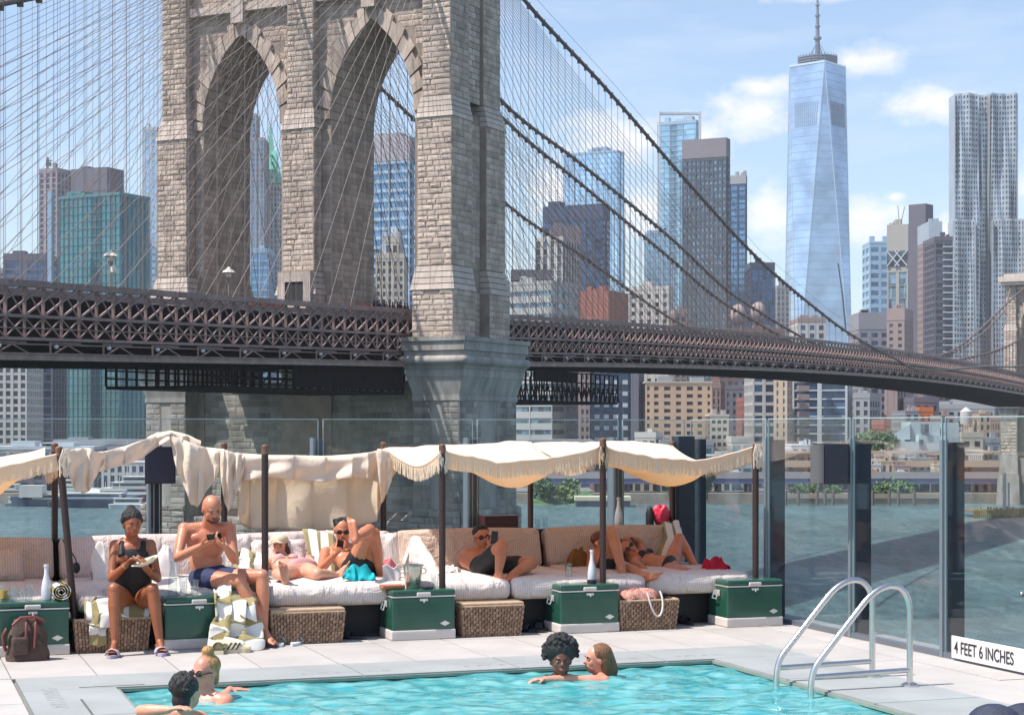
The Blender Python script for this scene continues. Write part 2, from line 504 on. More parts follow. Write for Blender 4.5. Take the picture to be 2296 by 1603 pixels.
def lay(parent, org, du, dn, w0, w1, z0, z1, hc, wmin, wmax, proud, seed, single=False, key='a', hole=None, budget=[0], fn=None):
    """coursed stones over the rectangle w0..w1 x z0..z1 of a face; du along the face, dn outwards"""
    rr = random.Random(seed); n = max(1, round((z1 - z0) / hc)); h = (z1 - z0) / n
    mb = stones_far.setdefault((parent.name, key), MB())
    for i in range(n):
        za = z0 + i * h
        a, b = fn(za + h / 2) if fn else (w0, w1)
        x = a; first = True
        while x < b - 1e-3:
            w = rr.uniform(wmin, wmax) * (.6 if first and i % 2 else 1)
            first = False
            if b - x - w < wmin * .6: w = b - x
            if hole is None or not hole(x + w / 2, za + h / 2, w, h):
                pr = proud * rr.uniform(.45, 1.5)
                gx, gz = .03, .025
                c0 = org + du * (x + gx) + EZ * (za + gz)
                M = Matrix(((du.x * (w - 2 * gx), -dn.x * pr, 0, c0.x), (du.y * (w - 2 * gx), -dn.y * pr, 0, c0.y), (0, 0, h - 2 * gz, c0.z), (0, 0, 0, 1)))
                k = rr.randrange(5)
                if single and budget[0] < 300:
                    budget[0] += 1
                    inst('stone', STONE_ME[k], parent, M)
                else:
                    o = len(mb.v)
                    mb.v += [tuple(M @ Vector(p)) for p in STONE_MB[k].v]
                    mb.f += [tuple(q + o for q in f) for f in STONE_MB[k].f]
            x += w
def arch_poly(w, h, n=10):
    """outline of a pointed arch, half width w, rise h, from left spring over the apex to the right spring"""
    Rr = (h * h + w * w) / (2 * w)
    a1 = math.acos((Rr - w) / Rr)
    left = [(-w + Rr - Rr * math.cos(a1 * k / n), Rr * math.sin(a1 * k / n)) for k in range(n + 1)]
    return left + [(-x, z) for x, z in left[::-1][1:]]

def make_tower(M, label, full=True):
    base = M @ Vector((0, 7, WATER))
    root = thing('bridge_tower', label, 'bridge tower', base, 'stone towers of the bridge')
    du = (M.to_3x3() @ Vector((1, 0, 0))); dg = (M.to_3x3() @ Vector((0, 1, 0)))
    org = M @ Vector((0, 0, 0)); org.z = 0
    PX = 18.57; OW = 5.75; ZS, AH = 38.6, 11.4; TOP = 64.0 if full else 56.0; T = 14.3
    bw = lambda z: 1.85 if z > 40 else (2.25 if z > 19 else 2.7)        # half width of a buttress
    bp = lambda z: .9 if z > 40 else (.45 if z > 19 else 0.)            # setback of its face
    core = MB(M)
    # shafts
    for cx in (-PX, 0, PX):
        x0, x1 = cx - (PX / 2 + 0 - OW + (0 if cx else 0)), cx + (PX / 2 - OW)
        if cx < 0: x0 = cx - 1.4
        if cx > 0: x1 = cx + 1.4
        core.box(x0, x1, 2.2, T - 2.2, -8, ZS)
    core.box(-PX - 1.4, PX + 1.4, 2.2, T - 2.2, 51.5, TOP)
    for cx in (-PX / 2, PX / 2):                                        # wall pierced by the pointed arch
        poly = arch_poly(OW, AH)
        zt = 51.5; n = len(poly)
        xl, xr = cx - PX / 2 - (1.4 if cx < 0 else 0), cx + PX / 2 + (1.4 if cx > 0 else 0)
        lo = [(xl, ZS)] + [(cx + x, ZS + z) for x, z in poly] + [(xr, ZS)]
        vs = []
        for (x, z) in lo: vs += [(x, 2.2, z), (x, 2.2, zt), (x, T - 2.2, z), (x, T - 2.2, zt)]
        fs = []
        for i in range(len(lo) - 1):
            a, b = 4 * i, 4 * (i + 1)
            fs += [(a, b, b + 1, a + 1), (a + 2, a + 3, b + 3, b + 2), (a, a + 2, b + 2, b)]
        core.add(vs, fs)
    core.box(-PX - 2.5, PX + 2.5, 3.0, T - 3.0, WATER, -8)
    core.box(-PX - 2.6, PX + 2.6, 2.4, T - 2.4, -8, 7.4)
    obj('wall', core, stone_core, root)
    # buttresses on both faces, batter courses between the zones
    def piece(nm, mt, fn):
        q_ = MB(M); fn(q_); return obj(nm, q_, mt, root)
    for cx in (-PX, 0, PX):
        outer = cx != 0
        yi = 5.3 if outer else 2.3
        z_lo = 12.2 if outer else 14.0
        for (za, zb) in ((z_lo, 17.7), (20.5, 37.5), (40.0, TOP)):
            zm = (za + zb) / 2; w = bw(zm); p = bp(zm)
            piece('buttress', stone_core, lambda q_: q_.box(cx - w, cx + w, p, yi, za, zb)); piece('buttress', stone_core, lambda q_: q_.box(cx - w, cx + w, T - yi, T - p, za, zb))
        for (za, zb) in ((17.7, 20.5), (37.5, 40.0)):
            wa, wb = bw(za - .1), bw(zb + .1); pa, pb = bp(za - .1), bp(zb + .1)
            for s_ in (1, -1):
                ya, yb = (pa - .22, pb - .12) if s_ > 0 else (T - pa + .22, T - pb + .12)
                yi2 = yi if s_ > 0 else T - yi
                wa2, wb2 = wa + .2, wb + .1
                n = 4
                for k in range(n):
                    f0, f1 = k / n, (k + 1) / n - .03
                    q = []
                    for f in (f0, f1):
                        w = wa2 + (wb2 - wa2) * f; y = ya + (yb - ya) * f; z = za + (zb - za) * f
                        q += [(cx - w, y, z), (cx + w, y, z), (cx + w, yi2, z), (cx - w, yi2, z)]
                    if s_ < 0: q = [q[3], q[2], q[1], q[0], q[7], q[6], q[5], q[4]]
                    piece('batter_course', stone_smooth, lambda q_: q_.hexa(q))
    # cornices, corbels and pedestals round the two outer piers
    for s_ in (-1, 1):
        cn = MB(M)
        def ring(e, y_e, z0, z1, e2=None, y2=None):
            mbx = cn
            e2 = e if e2 is None else e2; y2 = y_e if y2 is None else y2
            c = s_ * (PX + .55)
            a = [c - (3.1 + e), c + (3.1 + e), c - (3.1 + e2), c + (3.1 + e2)]
            mbx.hexa([(a[0], -.4 - y_e, z0), (a[1], -.4 - y_e, z0), (a[1], T + .4 + y_e, z0), (a[0], T + .4 + y_e, z0),
                      (a[2], -.4 - y2, z1), (a[3], -.4 - y2, z1), (a[3], T + .4 + y2, z1), (a[2], T + .4 + y2, z1)])
        ring(1.2, .9, 11.75, 12.25)
        ring(1.0, .7, 10.7, 11.74)
        ring(.75, .45, 10.1, 10.69)
        ring(.8, .5, 9.62, 10.09, 1.0, .7)
        ring(1.0, .7, 9.0, 9.61, 1.0, .7)
        ring(.7, .4, 8.6, 8.99, .9, .6)
        ring(.6, .3, 7.7, 8.59)
        ring(-.1, -.2, 5.6, 7.69, .55, .25)
        ring(.0, -.15, 5.0, 5.59, .0, -.12)
        ring(-.75, -.9, -7.5, 4.99)
        c_ = s_ * (PX + .55)
        for (x0_, x1_) in ((-2.98, -.75), (.75, 2.98)):
            cn.box(c_ + x0_, c_ + x1_, -.12, T + .12, -7.49, 4.98)
        for (y0_, y1_) in ((-.05, 5.2), (9.1, T + .05)):
            cn.box(c_ - 3.0, c_ + 3.0, y0_, y1_, -7.495, 4.985)
        ring(.35, .3, -14.9, -7.51, .1, .05)
        ring(1.1, 1.1, WATER, -15.0, .7, .7)
        obj('cornice', cn, stone_corn, root)
        c = s_ * (PX + .55); tr = MB(M); e_ = .85; y_ = .55; r_ = .55
        loop = [(c - 3.1 - e_, -.4 - y_, 9.55), (c + 3.1 + e_, -.4 - y_, 9.55), (c + 3.1 + e_, T + .4 + y_, 9.55), (c - 3.1 - e_, T + .4 + y_, 9.55)]
        for i in range(4):
            a_, b_ = Vector(loop[i]), Vector(loop[(i + 1) % 4]); tr.tube([a_, b_], r_, 12); tr.ell(a_, r_ * 1.001, n=12, m=8)
        obj('roll_moulding', tr, stone_corn, root)
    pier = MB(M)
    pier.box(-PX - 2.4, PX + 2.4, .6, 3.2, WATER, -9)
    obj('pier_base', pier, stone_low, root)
    # voussoirs round both arches, on the near face
    for cx in (-PX / 2, PX / 2):
        pi_ = arch_poly(OW, AH, 13); po = arch_poly(OW + 1.35, AH + 1.9, 13)
        for i in range(len(pi_) - 1):
            a0, a1, b0, b1 = pi_[i], pi_[i + 1], po[i], po[i + 1]
            g = .04
            def lp(p, q, f): return (p[0] + (q[0] - p[0]) * f, p[1] + (q[1] - p[1]) * f)
            A, B = lp(a0, a1, g), lp(a0, a1, 1 - g); C_, D_ = lp(b0, b1, g), lp(b0, b1, 1 - g)
            ex = .55 if i % 2 else 0
            mbv = MB(M)
            mbv.hexa([(cx + A[0], 1.9 - .08 * (i % 2), ZS + A[1]), (cx + B[0], 1.9 - .08 * (i % 2), ZS + B[1]), (cx + B[0], 2.21, ZS + B[1]), (cx + A[0], 2.21, ZS + A[1]),
                      (cx + C_[0] * (1 + ex / 8), 1.9 - .08 * (i % 2), ZS + C_[1] + ex), (cx + D_[0] * (1 + ex / 8), 1.9 - .08 * (i % 2), ZS + D_[1] + ex), (cx + D_[0] * (1 + ex / 8), 2.21, ZS + D_[1] + ex), (cx + C_[0] * (1 + ex / 8), 2.21, ZS + C_[1] + ex)])
            obj('voussoir', mbv, stone_warm, root)
        ps = arch_poly(OW, AH, 13); sf = MB(M); rs_ = random.Random(int(cx))
        for i in range(len(ps) - 1):
            (xa, za), (xb, zb) = ps[i], ps[i + 1]; y = 2.25; nx_, nz_ = (zb - za), -(xb - xa); ln = math.hypot(nx_, nz_); nx_, nz_ = nx_ / ln, nz_ / ln
            if nx_ * xa > 0 or (nx_ == 0 and nz_ > 0): pass
            cxm, czm = -(xa + xb) / 2, -((za + zb) / 2 - 2); s__ = 1 if nx_ * cxm + nz_ * czm > 0 else -1; nx_ *= s__; nz_ *= s__
            while y < T - 2.6:
                w_ = rs_.uniform(1.1, 2.2); y2 = min(y + w_, T - 2.25); d_ = rs_.uniform(.05, .14)
                P_ = lambda f, yy, d: (cx + xa + (xb - xa) * f + nx_ * d, yy, ZS + za + (zb - za) * f + nz_ * d)
                sf.hexa([P_(.04, y + .04, 0), P_(.96, y + .04, 0), P_(.96, y2 - .04, 0), P_(.04, y2 - .04, 0), P_(.07, y + .08, d_), P_(.93, y + .08, d_), P_(.93, y2 - .08, d_), P_(.07, y2 - .08, d_)])
                y = y2
        obj('soffit_stones', sf, stone_warm, root, kind='stuff')
        led = MB(M); led.box(cx - PX / 2 + 2.0, cx + PX / 2 - 2.0, 1.25, 2.25, 52.6, 53.6); led.box(cx - .9, cx + .9, 1.0, 2.25, 51.2, 54.4)
        led.box(cx - 1.4, cx + 1.4, 1.12, 2.24, 53.61, 54.4)
        obj('string_course', led, stone_smooth, root)
    # coursed stone
    if full:
        rr = 0
        dn = -dg
        for cx, sd_ in ((PX, 1), (0, 2), (-PX, 3)):
            for (za, zb) in ((40.0, 60.), (20.5, 37.5), ((12.25 if cx else 14.), 17.7)):
                zm = (za + zb) / 2; w = bw(zm); p = bp(zm)
                lay(root, org + dg * p, du, dn, cx - w, cx + w, za, zb, .62, 1.0, 2.3, .13, sd_ * 10 + int(za), single=(cx != -PX))
        dr = du
        for (za, zb) in ((40.0, 60.), (20.5, 37.5), (12.25, 17.7)):        # right narrow side
            zm = (za + zb) / 2; w = bw(zm); p = bp(zm); xb = PX + w + 1.35
            o2 = org + du * (xb - .6)
            lay(root, org + du * (PX + w), dg, dr, p, 5.3, za, zb, .72, 1.2, 2.3, .12, int(za) + 51, key='side')
            lay(root, org + du * (PX + w), dg, dr, T - 5.3, T - p, za, zb, .72, 1.2, 2.3, .12, int(za) + 52, key='side')
            lay(root, org + du * (PX + 1.4), dg, dr, 5.3, T - 5.3, za, zb, .72, 1.2, 2.2, .08, int(za) + 55, key='side')
        # right cheeks of the left and middle buttresses, their shoulders, the jambs
        for cx in (-PX, 0):
            for (za, zb) in ((40.0, 60.), (20.5, 37.5), (14, 17.7)):
                zm = (za + zb) / 2; w = bw(zm); p = bp(zm)
                lay(root, org + du * (cx + w), dg, dr, p, 2.2, za, zb, .72, .9, 1.9, .08, int(za) + 61 + int(cx), key='cheek')
                lay(root, org + dg * 2.2, du, dn, cx + w, cx + PX / 2 - OW, za, min(zb, 52 if za > 30 else zb), .72, 1., 2., .06, int(za) + 71 + int(cx), key='cheek')
            lay(root, org + du * (cx + PX / 2 - OW), dg, dr, 2.2, T - 2.2, 13, ZS, .72, 1.3, 2.6, .07, 81 + int(cx), key='jamb')
        def hole(x, z, w, h):
            for cx in (-PX / 2, PX / 2):
                xx = abs(x - cx) - w * .35
                if xx < 0: xx = 0
                if z < ZS and abs(x - cx) < OW + w / 2: return True
                A = OW + 1.4; H = AH + 2.0; Rr = (H * H + A * A) / (2 * A)
                zz = z - ZS - h * .5
                if xx < A and zz < math.sqrt(max(Rr * Rr - (xx + Rr - A) ** 2, 0)): return True
            return False
        for cx in (-PX / 2, PX / 2):
            lay(root, org + dg * 2.2, du, dn, cx - PX / 2 + 1.9, cx + PX / 2 - 1.9, ZS, 60, .72, 1.2, 2.4, .08, 91 + int(cx), key='spandrel', hole=hole)
        # stonework under the roadway and of the pedestals
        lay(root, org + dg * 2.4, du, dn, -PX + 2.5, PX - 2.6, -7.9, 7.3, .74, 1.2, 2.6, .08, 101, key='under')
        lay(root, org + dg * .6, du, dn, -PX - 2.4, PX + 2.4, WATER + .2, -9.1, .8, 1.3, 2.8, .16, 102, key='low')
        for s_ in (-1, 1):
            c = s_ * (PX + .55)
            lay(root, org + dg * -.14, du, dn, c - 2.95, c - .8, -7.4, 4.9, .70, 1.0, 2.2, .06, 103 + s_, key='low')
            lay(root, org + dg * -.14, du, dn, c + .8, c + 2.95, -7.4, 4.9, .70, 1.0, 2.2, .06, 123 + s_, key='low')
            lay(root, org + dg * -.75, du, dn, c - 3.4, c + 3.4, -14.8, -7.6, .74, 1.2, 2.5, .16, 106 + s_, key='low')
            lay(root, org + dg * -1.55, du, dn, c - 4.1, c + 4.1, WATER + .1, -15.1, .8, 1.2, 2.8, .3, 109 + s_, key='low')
        c = PX + .55
        lay(root, org + du * (c + 3.02), dg, du, 0, 5.15, -7.4, 4.9, .70, 1.1, 2.4, .06, 113, key='low')
        lay(root, org + du * (c + 3.02), dg, du, 9.15, T, -7.4, 4.9, .70, 1.1, 2.4, .06, 115, key='low')
        lay(root, org + du * (c + 3.45), dg, du, -.6, T + .6, -14.8, -7.6, .74, 1.2, 2.5, .1, 114, key='low')
    else:
        dn = -dg
        for cx in (-PX, 0, PX):
            for (za, zb) in ((40.0, 63.), (20.5, 37.5), ((12.25 if cx else 14.), 17.7)):
                zb = min(zb, 54)
                zm = (za + zb) / 2; w = bw(zm); p = bp(zm)
                lay(root, org + dg * p, du, dn, cx - w, cx + w, za, zb, 1.1, 1.3, 2.6, .14, 200 + int(za + cx), key='front')
            c = cx + (.55 if cx > 0 else -.55 if cx < 0 else 0)
            if cx: lay(root, org + dg * -.02, du, dn, c - 2.85, c + 2.85, -24.9, 3.9, 1.2, 1.4, 2.8, .3, 210, key='front')
        top = MB(M); top.box(-PX - 4.2, PX + 4.2, -1.5, T + 1.5, 55.3, 57.2); top.box(-PX - 3.2, PX + 3.2, -.6, T + .6, 54.1, 55.29); top.box(-PX - 2.4, PX + 2.4, 0, T, 57.21, 58.2)
        obj('roof_cornice', top, stone_smooth, root)
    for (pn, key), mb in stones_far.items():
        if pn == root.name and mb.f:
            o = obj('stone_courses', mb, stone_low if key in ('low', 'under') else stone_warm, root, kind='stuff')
    return root
tower1 = make_tower(TM, 'near stone bridge tower with two pointed arches seen from below')
# opening in the foot of the middle pier, over the walkway
mb = MB(TM); mb.box(-2.3, 2.3, -.5, .4, 15.2, 16.7); mb.box(-2.3, -1.3, -.5, .4, 16.7, 19.2); mb.box(1.3, 2.3, -.5, .4, 16.7, 19.2); mb.box(-2.3, 2.3, -.5, .4, 19.2, 20.4)
obj('window_surround', mb, stone_smooth, tower1)
mb = MB(TM); mb.box(-1.29, 1.29, -.36, -.30, 16.71, 19.19)
obj('window', mb, mat('dark_opening', (.03, .028, .028), .8), tower1)
TM2 = TM.copy(); t2 = TO + G2 * 486 + X2 * 8.5
TM2[0][3] = t2.x; TM2[1][3] = t2.y; TM2[2][3] = 0
# the far tower is a copy in shape; its top course shows
tower2 = make_tower(TM2, 'far stone bridge tower standing across the river at the picture edge', full=False)

# ---------------------------------------------------------------- deck and trusses
PAN = 2.3
deck = thing('bridge_deck', 'long brown steel truss deck of the suspension bridge', 'bridge deck', BR(0, -13, 8))
unit_bar = unit_mesh('member', MB().box(-.5, .5, -.5, .5, 0, 1), steel_br)
def member(name, p0, p1, w, parent, single=True, mb=None, h=None):
    if single:
        p0 = Vector(p0); p1 = Vector(p1); d = p1 - p0
        q = d.to_track_quat('Z', 'Y').to_matrix().to_4x4()
        return inst(name, unit_bar, parent, Matrix.Translation(p0) @ q @ Matrix.Diagonal((w, h or w, d.length, 1)))
    mb.bar(p0, p1, w, h or w)
L0, L1 = -82.8, 470.0
trusses = ((0., .26, True), (-8.6, .3, False), (-17.4, .3, False), (-26., .26, False))
cnt = {'truss_post': 0, 'truss_diagonal': 0}
for ti, (t, w, near) in enumerate(trusses):
    rest = MB(); chords = {}
    L = L0
    drop = (0, 3.0, 4.9)
    inner = ti in (1, 2)
    while L < L1:
        z0, z1 = ztop(L), ztop(L + PAN)
        if not (0 <= L + PAN / 2 <= 14.3 and False):
            for (n_, d0, d1, ww) in (('truss_post', 0, 3.0, w), ('truss_post', 3.0, 4.9, w * .8)):
                if near and cnt['truss_post'] < 300 and d0 == 0: member(n_, BR(L, t, z0 - d1), BR(L, t, z0 - d0), ww, deck); cnt['truss_post'] += 1
                else: rest.bar(BR(L, t, z0 - d1), BR(L, t, z0 - d0), ww)
            if near:
                for (d0, d1, s_) in ((0.25, 2.95, 1), (0.25, 2.95, -1)):
                    a = BR(L, t + (.1 if s_ > 0 else -.1), z0 - (d1 if s_ > 0 else d0)); b = BR(L + PAN * (2 if s_ > 0 else 1) * (1 if s_ > 0 else 1), t + (.1 if s_ > 0 else -.1), z1 - (d0 if s_ > 0 else d1))
                    ww = .17 if s_ > 0 else .11
                    if s_ > 0 and cnt['truss_diagonal'] < 300: member('truss_diagonal', a, b, ww, deck); cnt['truss_diagonal'] += 1
                    else: rest.bar(a, b, ww)
                rest.bar(BR(L, t, z0 - 4.8), BR(L + PAN, t, z1 - 3.1), .11)
                rest.bar(BR(L, t, z0 - 3.1), BR(L + PAN, t, z1 - 4.8), .11)
            else:
                rest.bar(BR(L, t, z0 - 2.95), BR(L + PAN, t, z1 - .25), .16)
                rest.bar(BR(L, t, z0 - .25), BR(L + PAN, t, z1 - 2.95), .12)
        for (d, hh, ww) in ((.28, .55, .5), (1.25, .12, .14), (3.0, .26, .3), (4.0, .1, .12), (4.9, .26, .3), (5.35, .12, .15)):
            if (d in (1.25, 4.0, 5.35)) and not near: continue
            chords.setdefault(d, MB()).bar(BR(L, t, z0 - d), BR(L + PAN, t, z1 - d), ww, hh)
        L += PAN
    for d_ in chords: obj('chord', chords[d_], steel_br, deck)
    obj('truss_lacing', rest, steel_br, deck, kind='stuff')
# lower outrigger tier: brackets, lamps, edge girder
br = MB(); gird = MB(); lampm = MB()
L = L0; i = 0
while L < L1:
    z = ztop(L); z1 = ztop(L + PAN)
    gird.bar(BR(L, .9, z - 6.45), BR(L + PAN, .9, z1 - 6.45), .35, .55)
    gird.bar(BR(L, 1.05, z - 6.15), BR(L + PAN, 1.05, z1 - 6.15), .45, .08)
    if i % 3 == 0:
        br.bar(BR(L, .8, z - 6.2), BR(L, .8, z - 5.15), .16)
        br.bar(BR(L, .8, z - 5.2), BR(L + PAN * 1.7, .8, z1 - 5.2), .1)
        br.bar(BR(L + PAN * .2, .8, z - 6.1), BR(L + PAN * .9, .8, z - 5.4), .12)
        br.bar(BR(L + PAN * .9, .8, z - 5.3), BR(L + PAN * 1.9, .8, z - 6.1), .1)
        lampm.box(0, 0, 0, 0, 0, 0) if False else lampm.ell(BR(L + .5, 1.0, z - 5.55), (.22, .22, .18), n=6, m=4)
    L += PAN; i += 1
obj('edge_girder', gird, mat('girder_paint', (.30, .20, .175), .6, var=.3, vs=.8), deck)
obj('bracket', br, steel_br, deck, kind='stuff')
obj('work_lamps', lampm, mat('lamp_white', (.6, .58, .56), .5), deck, kind='stuff')
# floor: roadway slab, cross beams and stringers below
fl = MB(); fb = MB()
L = L0
while L < L1:
    z, z1 = ztop(L), ztop(L + PAN)
    for (ta, tb, dz) in ((-25.6, -18., 5.1), (-17.0, -9.0, 2.2), (-8.2, -.4, 5.1)):
        a, b, c, d = BR(L, ta, z - dz), BR(L, tb, z - dz), BR(L + PAN, tb, z1 - dz), BR(L + PAN, ta, z1 - dz)
        fl.hexa([a - EZ * .3, b - EZ * .3, c - EZ * .3, d - EZ * .3, a, b, c, d])
    fb.bar(BR(L, -26.6, z - 6.4), BR(L, .7, z - 6.4), .35, .75)
    for t in (-23, -20, -14.5, -11.5, -6, -3): fb.bar(BR(L, t, z - 5.85), BR(L + PAN, t, z1 - 5.85), .25, .5)
    L += PAN
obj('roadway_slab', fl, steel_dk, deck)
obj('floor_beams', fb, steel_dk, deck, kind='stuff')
for (t_, d0_, d1_) in ((-7.9, .7, 3.0), (-1.3, 3.1, 4.9), (-1.1, 4.95, 6.2)):  # dark sheets added behind the truss to stand for its unlit interior
    bk = MB(); L = L0
    while L < L1:
        z, z1 = ztop(L), ztop(L + PAN)
        a, b = BR(L, t_, z - d1_), BR(L + PAN, t_, z1 - d1_)
        bk.hexa([a, b, b - X2 * .1, a - X2 * .1, a + EZ * (d1_ - d0_), b + EZ * (d1_ - d0_), b - X2 * .1 + EZ * (d1_ - d0_), a - X2 * .1 + EZ * (d1_ - d0_)]); L += PAN
    obj('dark_backing', bk, steel_dk, deck)
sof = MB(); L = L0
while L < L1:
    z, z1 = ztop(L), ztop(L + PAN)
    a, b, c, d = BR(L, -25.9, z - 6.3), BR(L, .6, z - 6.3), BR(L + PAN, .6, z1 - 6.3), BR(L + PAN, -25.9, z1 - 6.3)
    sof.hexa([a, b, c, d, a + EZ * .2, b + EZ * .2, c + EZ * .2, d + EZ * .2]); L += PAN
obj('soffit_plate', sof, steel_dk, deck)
# hanging work platforms either side of the tower
def scaffold(La, Lb, za, zb, t0, t1, label, solid=True):
    root = thing('hanging_scaffold', label, 'scaffold', BR(La, t0, za), 'work platforms slung under the bridge deck')
    pl = MB(); po = MB(); n = int((Lb - La) / 1.6)
    for (z, th) in ((za, .3),):
        a, b, c, d = BR(La, t0, z), BR(La, t1, z), BR(Lb, t1, z), BR(Lb, t0, z)
        pl.hexa([a - EZ * th, b - EZ * th, c - EZ * th, d - EZ * th, a, b, c, d])
    for i in range(n + 1):
        L = La + (Lb - La) * i / n
        for t in (t0, (t0 + t1) / 2, t1):
            po.bar(BR(L, t, za), BR(L, t, zb), .22)
        if i < n:
            Ln = La + (Lb - La) * (i + 1) / n
            for z in (za + (zb - za) * .33, za + (zb - za) * .66, zb):
                for t in (t0, t1): po.bar(BR(L, t, z), BR(Ln, t, z), .16)
            if i % 2: po.bar(BR(L, t1, za), BR(Ln, t1, za + (zb - za) * .5), .12)
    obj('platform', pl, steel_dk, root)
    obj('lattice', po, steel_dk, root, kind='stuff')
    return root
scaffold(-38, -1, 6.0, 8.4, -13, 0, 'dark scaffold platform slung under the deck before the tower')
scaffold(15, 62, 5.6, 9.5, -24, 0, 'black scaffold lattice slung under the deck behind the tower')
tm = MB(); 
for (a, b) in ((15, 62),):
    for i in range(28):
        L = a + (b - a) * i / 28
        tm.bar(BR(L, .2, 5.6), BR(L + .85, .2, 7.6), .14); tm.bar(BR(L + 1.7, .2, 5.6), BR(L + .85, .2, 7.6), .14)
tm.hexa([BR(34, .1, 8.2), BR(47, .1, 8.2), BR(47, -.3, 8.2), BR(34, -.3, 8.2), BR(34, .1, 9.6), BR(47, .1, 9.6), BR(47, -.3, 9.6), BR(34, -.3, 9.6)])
tm2 = MB(); tm2.hexa([BR(-24, .15, 6.1), BR(-1.5, .15, 6.1), BR(-1.5, -.05, 6.1), BR(-24, -.05, 6.1), BR(-24, .15, 8.6), BR(-1.5, .15, 8.9), BR(-1.5, -.05, 8.9), BR(-24, -.05, 8.6)])  # scaffold sheeting and the deck's shadow drawn as one black sheet
tag(obj('scaffold_netting', tm2, steel_dk), 'black sheet for netting and deck shadow together in front of the tower', 'netting')
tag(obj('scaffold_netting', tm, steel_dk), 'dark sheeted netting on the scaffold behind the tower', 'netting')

# ---------------------------------------------------------------- cables, suspenders and stays
unit_rope = unit_mesh('rope', MB().tube([(0, 0, 0), (0, 0, 1)], 1.0, 6), rope_m, True)
unit_rope_dk = unit_mesh('dark_rope', MB().tube([(0, 0, 0), (0, 0, 1)], 1.0, 6), rope_dk, True)
def interp(pts, x):
    if x <= pts[0][0]: return pts[0][1] + (x - pts[0][0]) * (pts[1][1] - pts[0][1]) / (pts[1][0] - pts[0][0])
    for (a, za), (b, zb) in zip(pts, pts[1:]):
        if x <= b:
            i = pts.index((a, za)); f = (x - a) / (b - a)
            m0 = (zb - pts[i - 1][1]) / (b - pts[i - 1][0]) if i > 0 else (zb - za) / (b - a)
            m1 = (pts[i + 2][1] - za) / (pts[i + 2][0] - a) if i + 2 < len(pts) else (zb - za) / (b - a)
            h = b - a
            return za * (2 * f ** 3 - 3 * f ** 2 + 1) + m0 * h * (f ** 3 - 2 * f ** 2 + f) + zb * (-2 * f ** 3 + 3 * f ** 2) + m1 * h * (f ** 3 - f ** 2)
    return pts[-1][1] + (x - pts[-1][0]) * (pts[-1][1] - pts[-2][1]) / (pts[-1][0] - pts[-2][0])
CAB = [
    (0.35, [(1175, 0), (1360, 200), (1530, 395), (1700, 580), (1850, 708), (1920, 757), (2010, 805)], [(2180, 822), (2296, 803)]),
    (-14., [(1120, 222), (1300, 365), (1500, 530), (1660, 672)], [(2170, 795), (2296, 720)]),
    (-18., [(1125, 262), (1300, 410), (1480, 560), (1640, 690)], [(2100, 790), (2260, 640)]),
    (-33., [(1133, 455), (1300, 570), (1530, 728)], [(2085, 795), (2200, 700)]),
]
names = ['nearest main cable, thick and brown, sweeping down to the deck on the river side',
         'second main cable of the bridge, inner one of the middle pair',
         'third main cable of the bridge, outer one of the middle pair',
         'farthest main cable of the bridge, lowest where it leaves the tower']
ZS2 = 66.
for ci, (t, near_pts, far_pts) in enumerate(CAB):
    pts = [(7., ZS2)]
    for (u, v) in near_pts: pts.append(on_plane(u, v, t))
    td = max(t, -26.)
    pts = sorted(pts)
    if pts[-1][0] < 235: pts.append((243, ztop(243) - (4 if t > 0 else 1.5)))
    Lf = [on_plane(u, v, t) for (u, v) in far_pts]
    pts += [p for p in sorted(Lf) if p[0] > pts[-1][0] + 8 and p[0] < 478]
    pts.append((486., 54.5))
    root = thing('main_cable', names[ci], 'bridge cable', BR(7, t, ZS2), 'main cables of the bridge')
    line = [BR(L, tsh(t, L), interp(pts, L)) for L in [7 + 479 * i / 90. for i in range(91)]]
    back = [BR(L, t, ZS2 - (ZS2 - 36.8) * ((7 - L) / 74.) * (1.12 - .12 * (7 - L) / 74.)) for L in [7 - 95 * i / 20. for i in range(21)]]
    r = .26
    c1 = MB(); c1.tube(back[::-1] + line[1:], r, 8)
    obj('cable', c1, rope_dk, root)
    bands = MB()
    L = -86.; k = 0
    zb_ = lambda L: interp(pts, L) if L > 7 else ZS2 - (ZS2 - 36.8) * ((7 - L) / 74.) * (1.12 - .12 * (7 - L) / 74.)
    while L < 470:
        k += 1
        if not (-1 < L < 16):
            zc = zb_(L); zd = ztop(L) - .3
            if zc > zd + .8:
                rr_ = (.019 if L < 0 else .028) + .00012 * max(L, 0)
                inst('suspender', unit_rope if (L < 0 and ci == 0) else unit_rope_dk, root, between(BR(L, tsh(t, L), zd), BR(L, tsh(t, L), zc), rr_))
                bands.box(0, 0, 0, 0, 0, 0) if False else bands.bar(BR(L, tsh(t, L), zc + .32), BR(L, tsh(t, L), zc - .55), .5, .3)
        L += PAN if L < 150 else PAN * 2
    obj('cable_band', bands, rope_dk, root, kind='stuff')
    # stays fanning out from the tower head
    S = BR(7, t, 65.)
    for side in (-1, 1):
        for i in range(1, 29):
            L = -i * 4.4 if side < 0 else 14 + i * 4.4
            if side < 0 and L < -100: continue
            inst('stay', unit_rope if ci == 0 else unit_rope_dk, root, between(BR(L, t, ztop(L) - .2), S, (.03 if ci == 0 else .026) if side < 0 else .034))
# hand ropes above the nearest cable
hr = MB()
pts0 = [on_plane(u, v, .35) for (u, v) in CAB[0][1]]
for i in range(len(pts0) - 1):
    hr.tube([BR(pts0[i][0], .9, pts0[i][1] + 1.3), BR(pts0[i + 1][0], .9, pts0[i + 1][1] + 1.3)], .03, 4)
tag(obj('hand_rope', hr, rope_dk), 'thin hand rope running above the nearest main cable', 'rope')

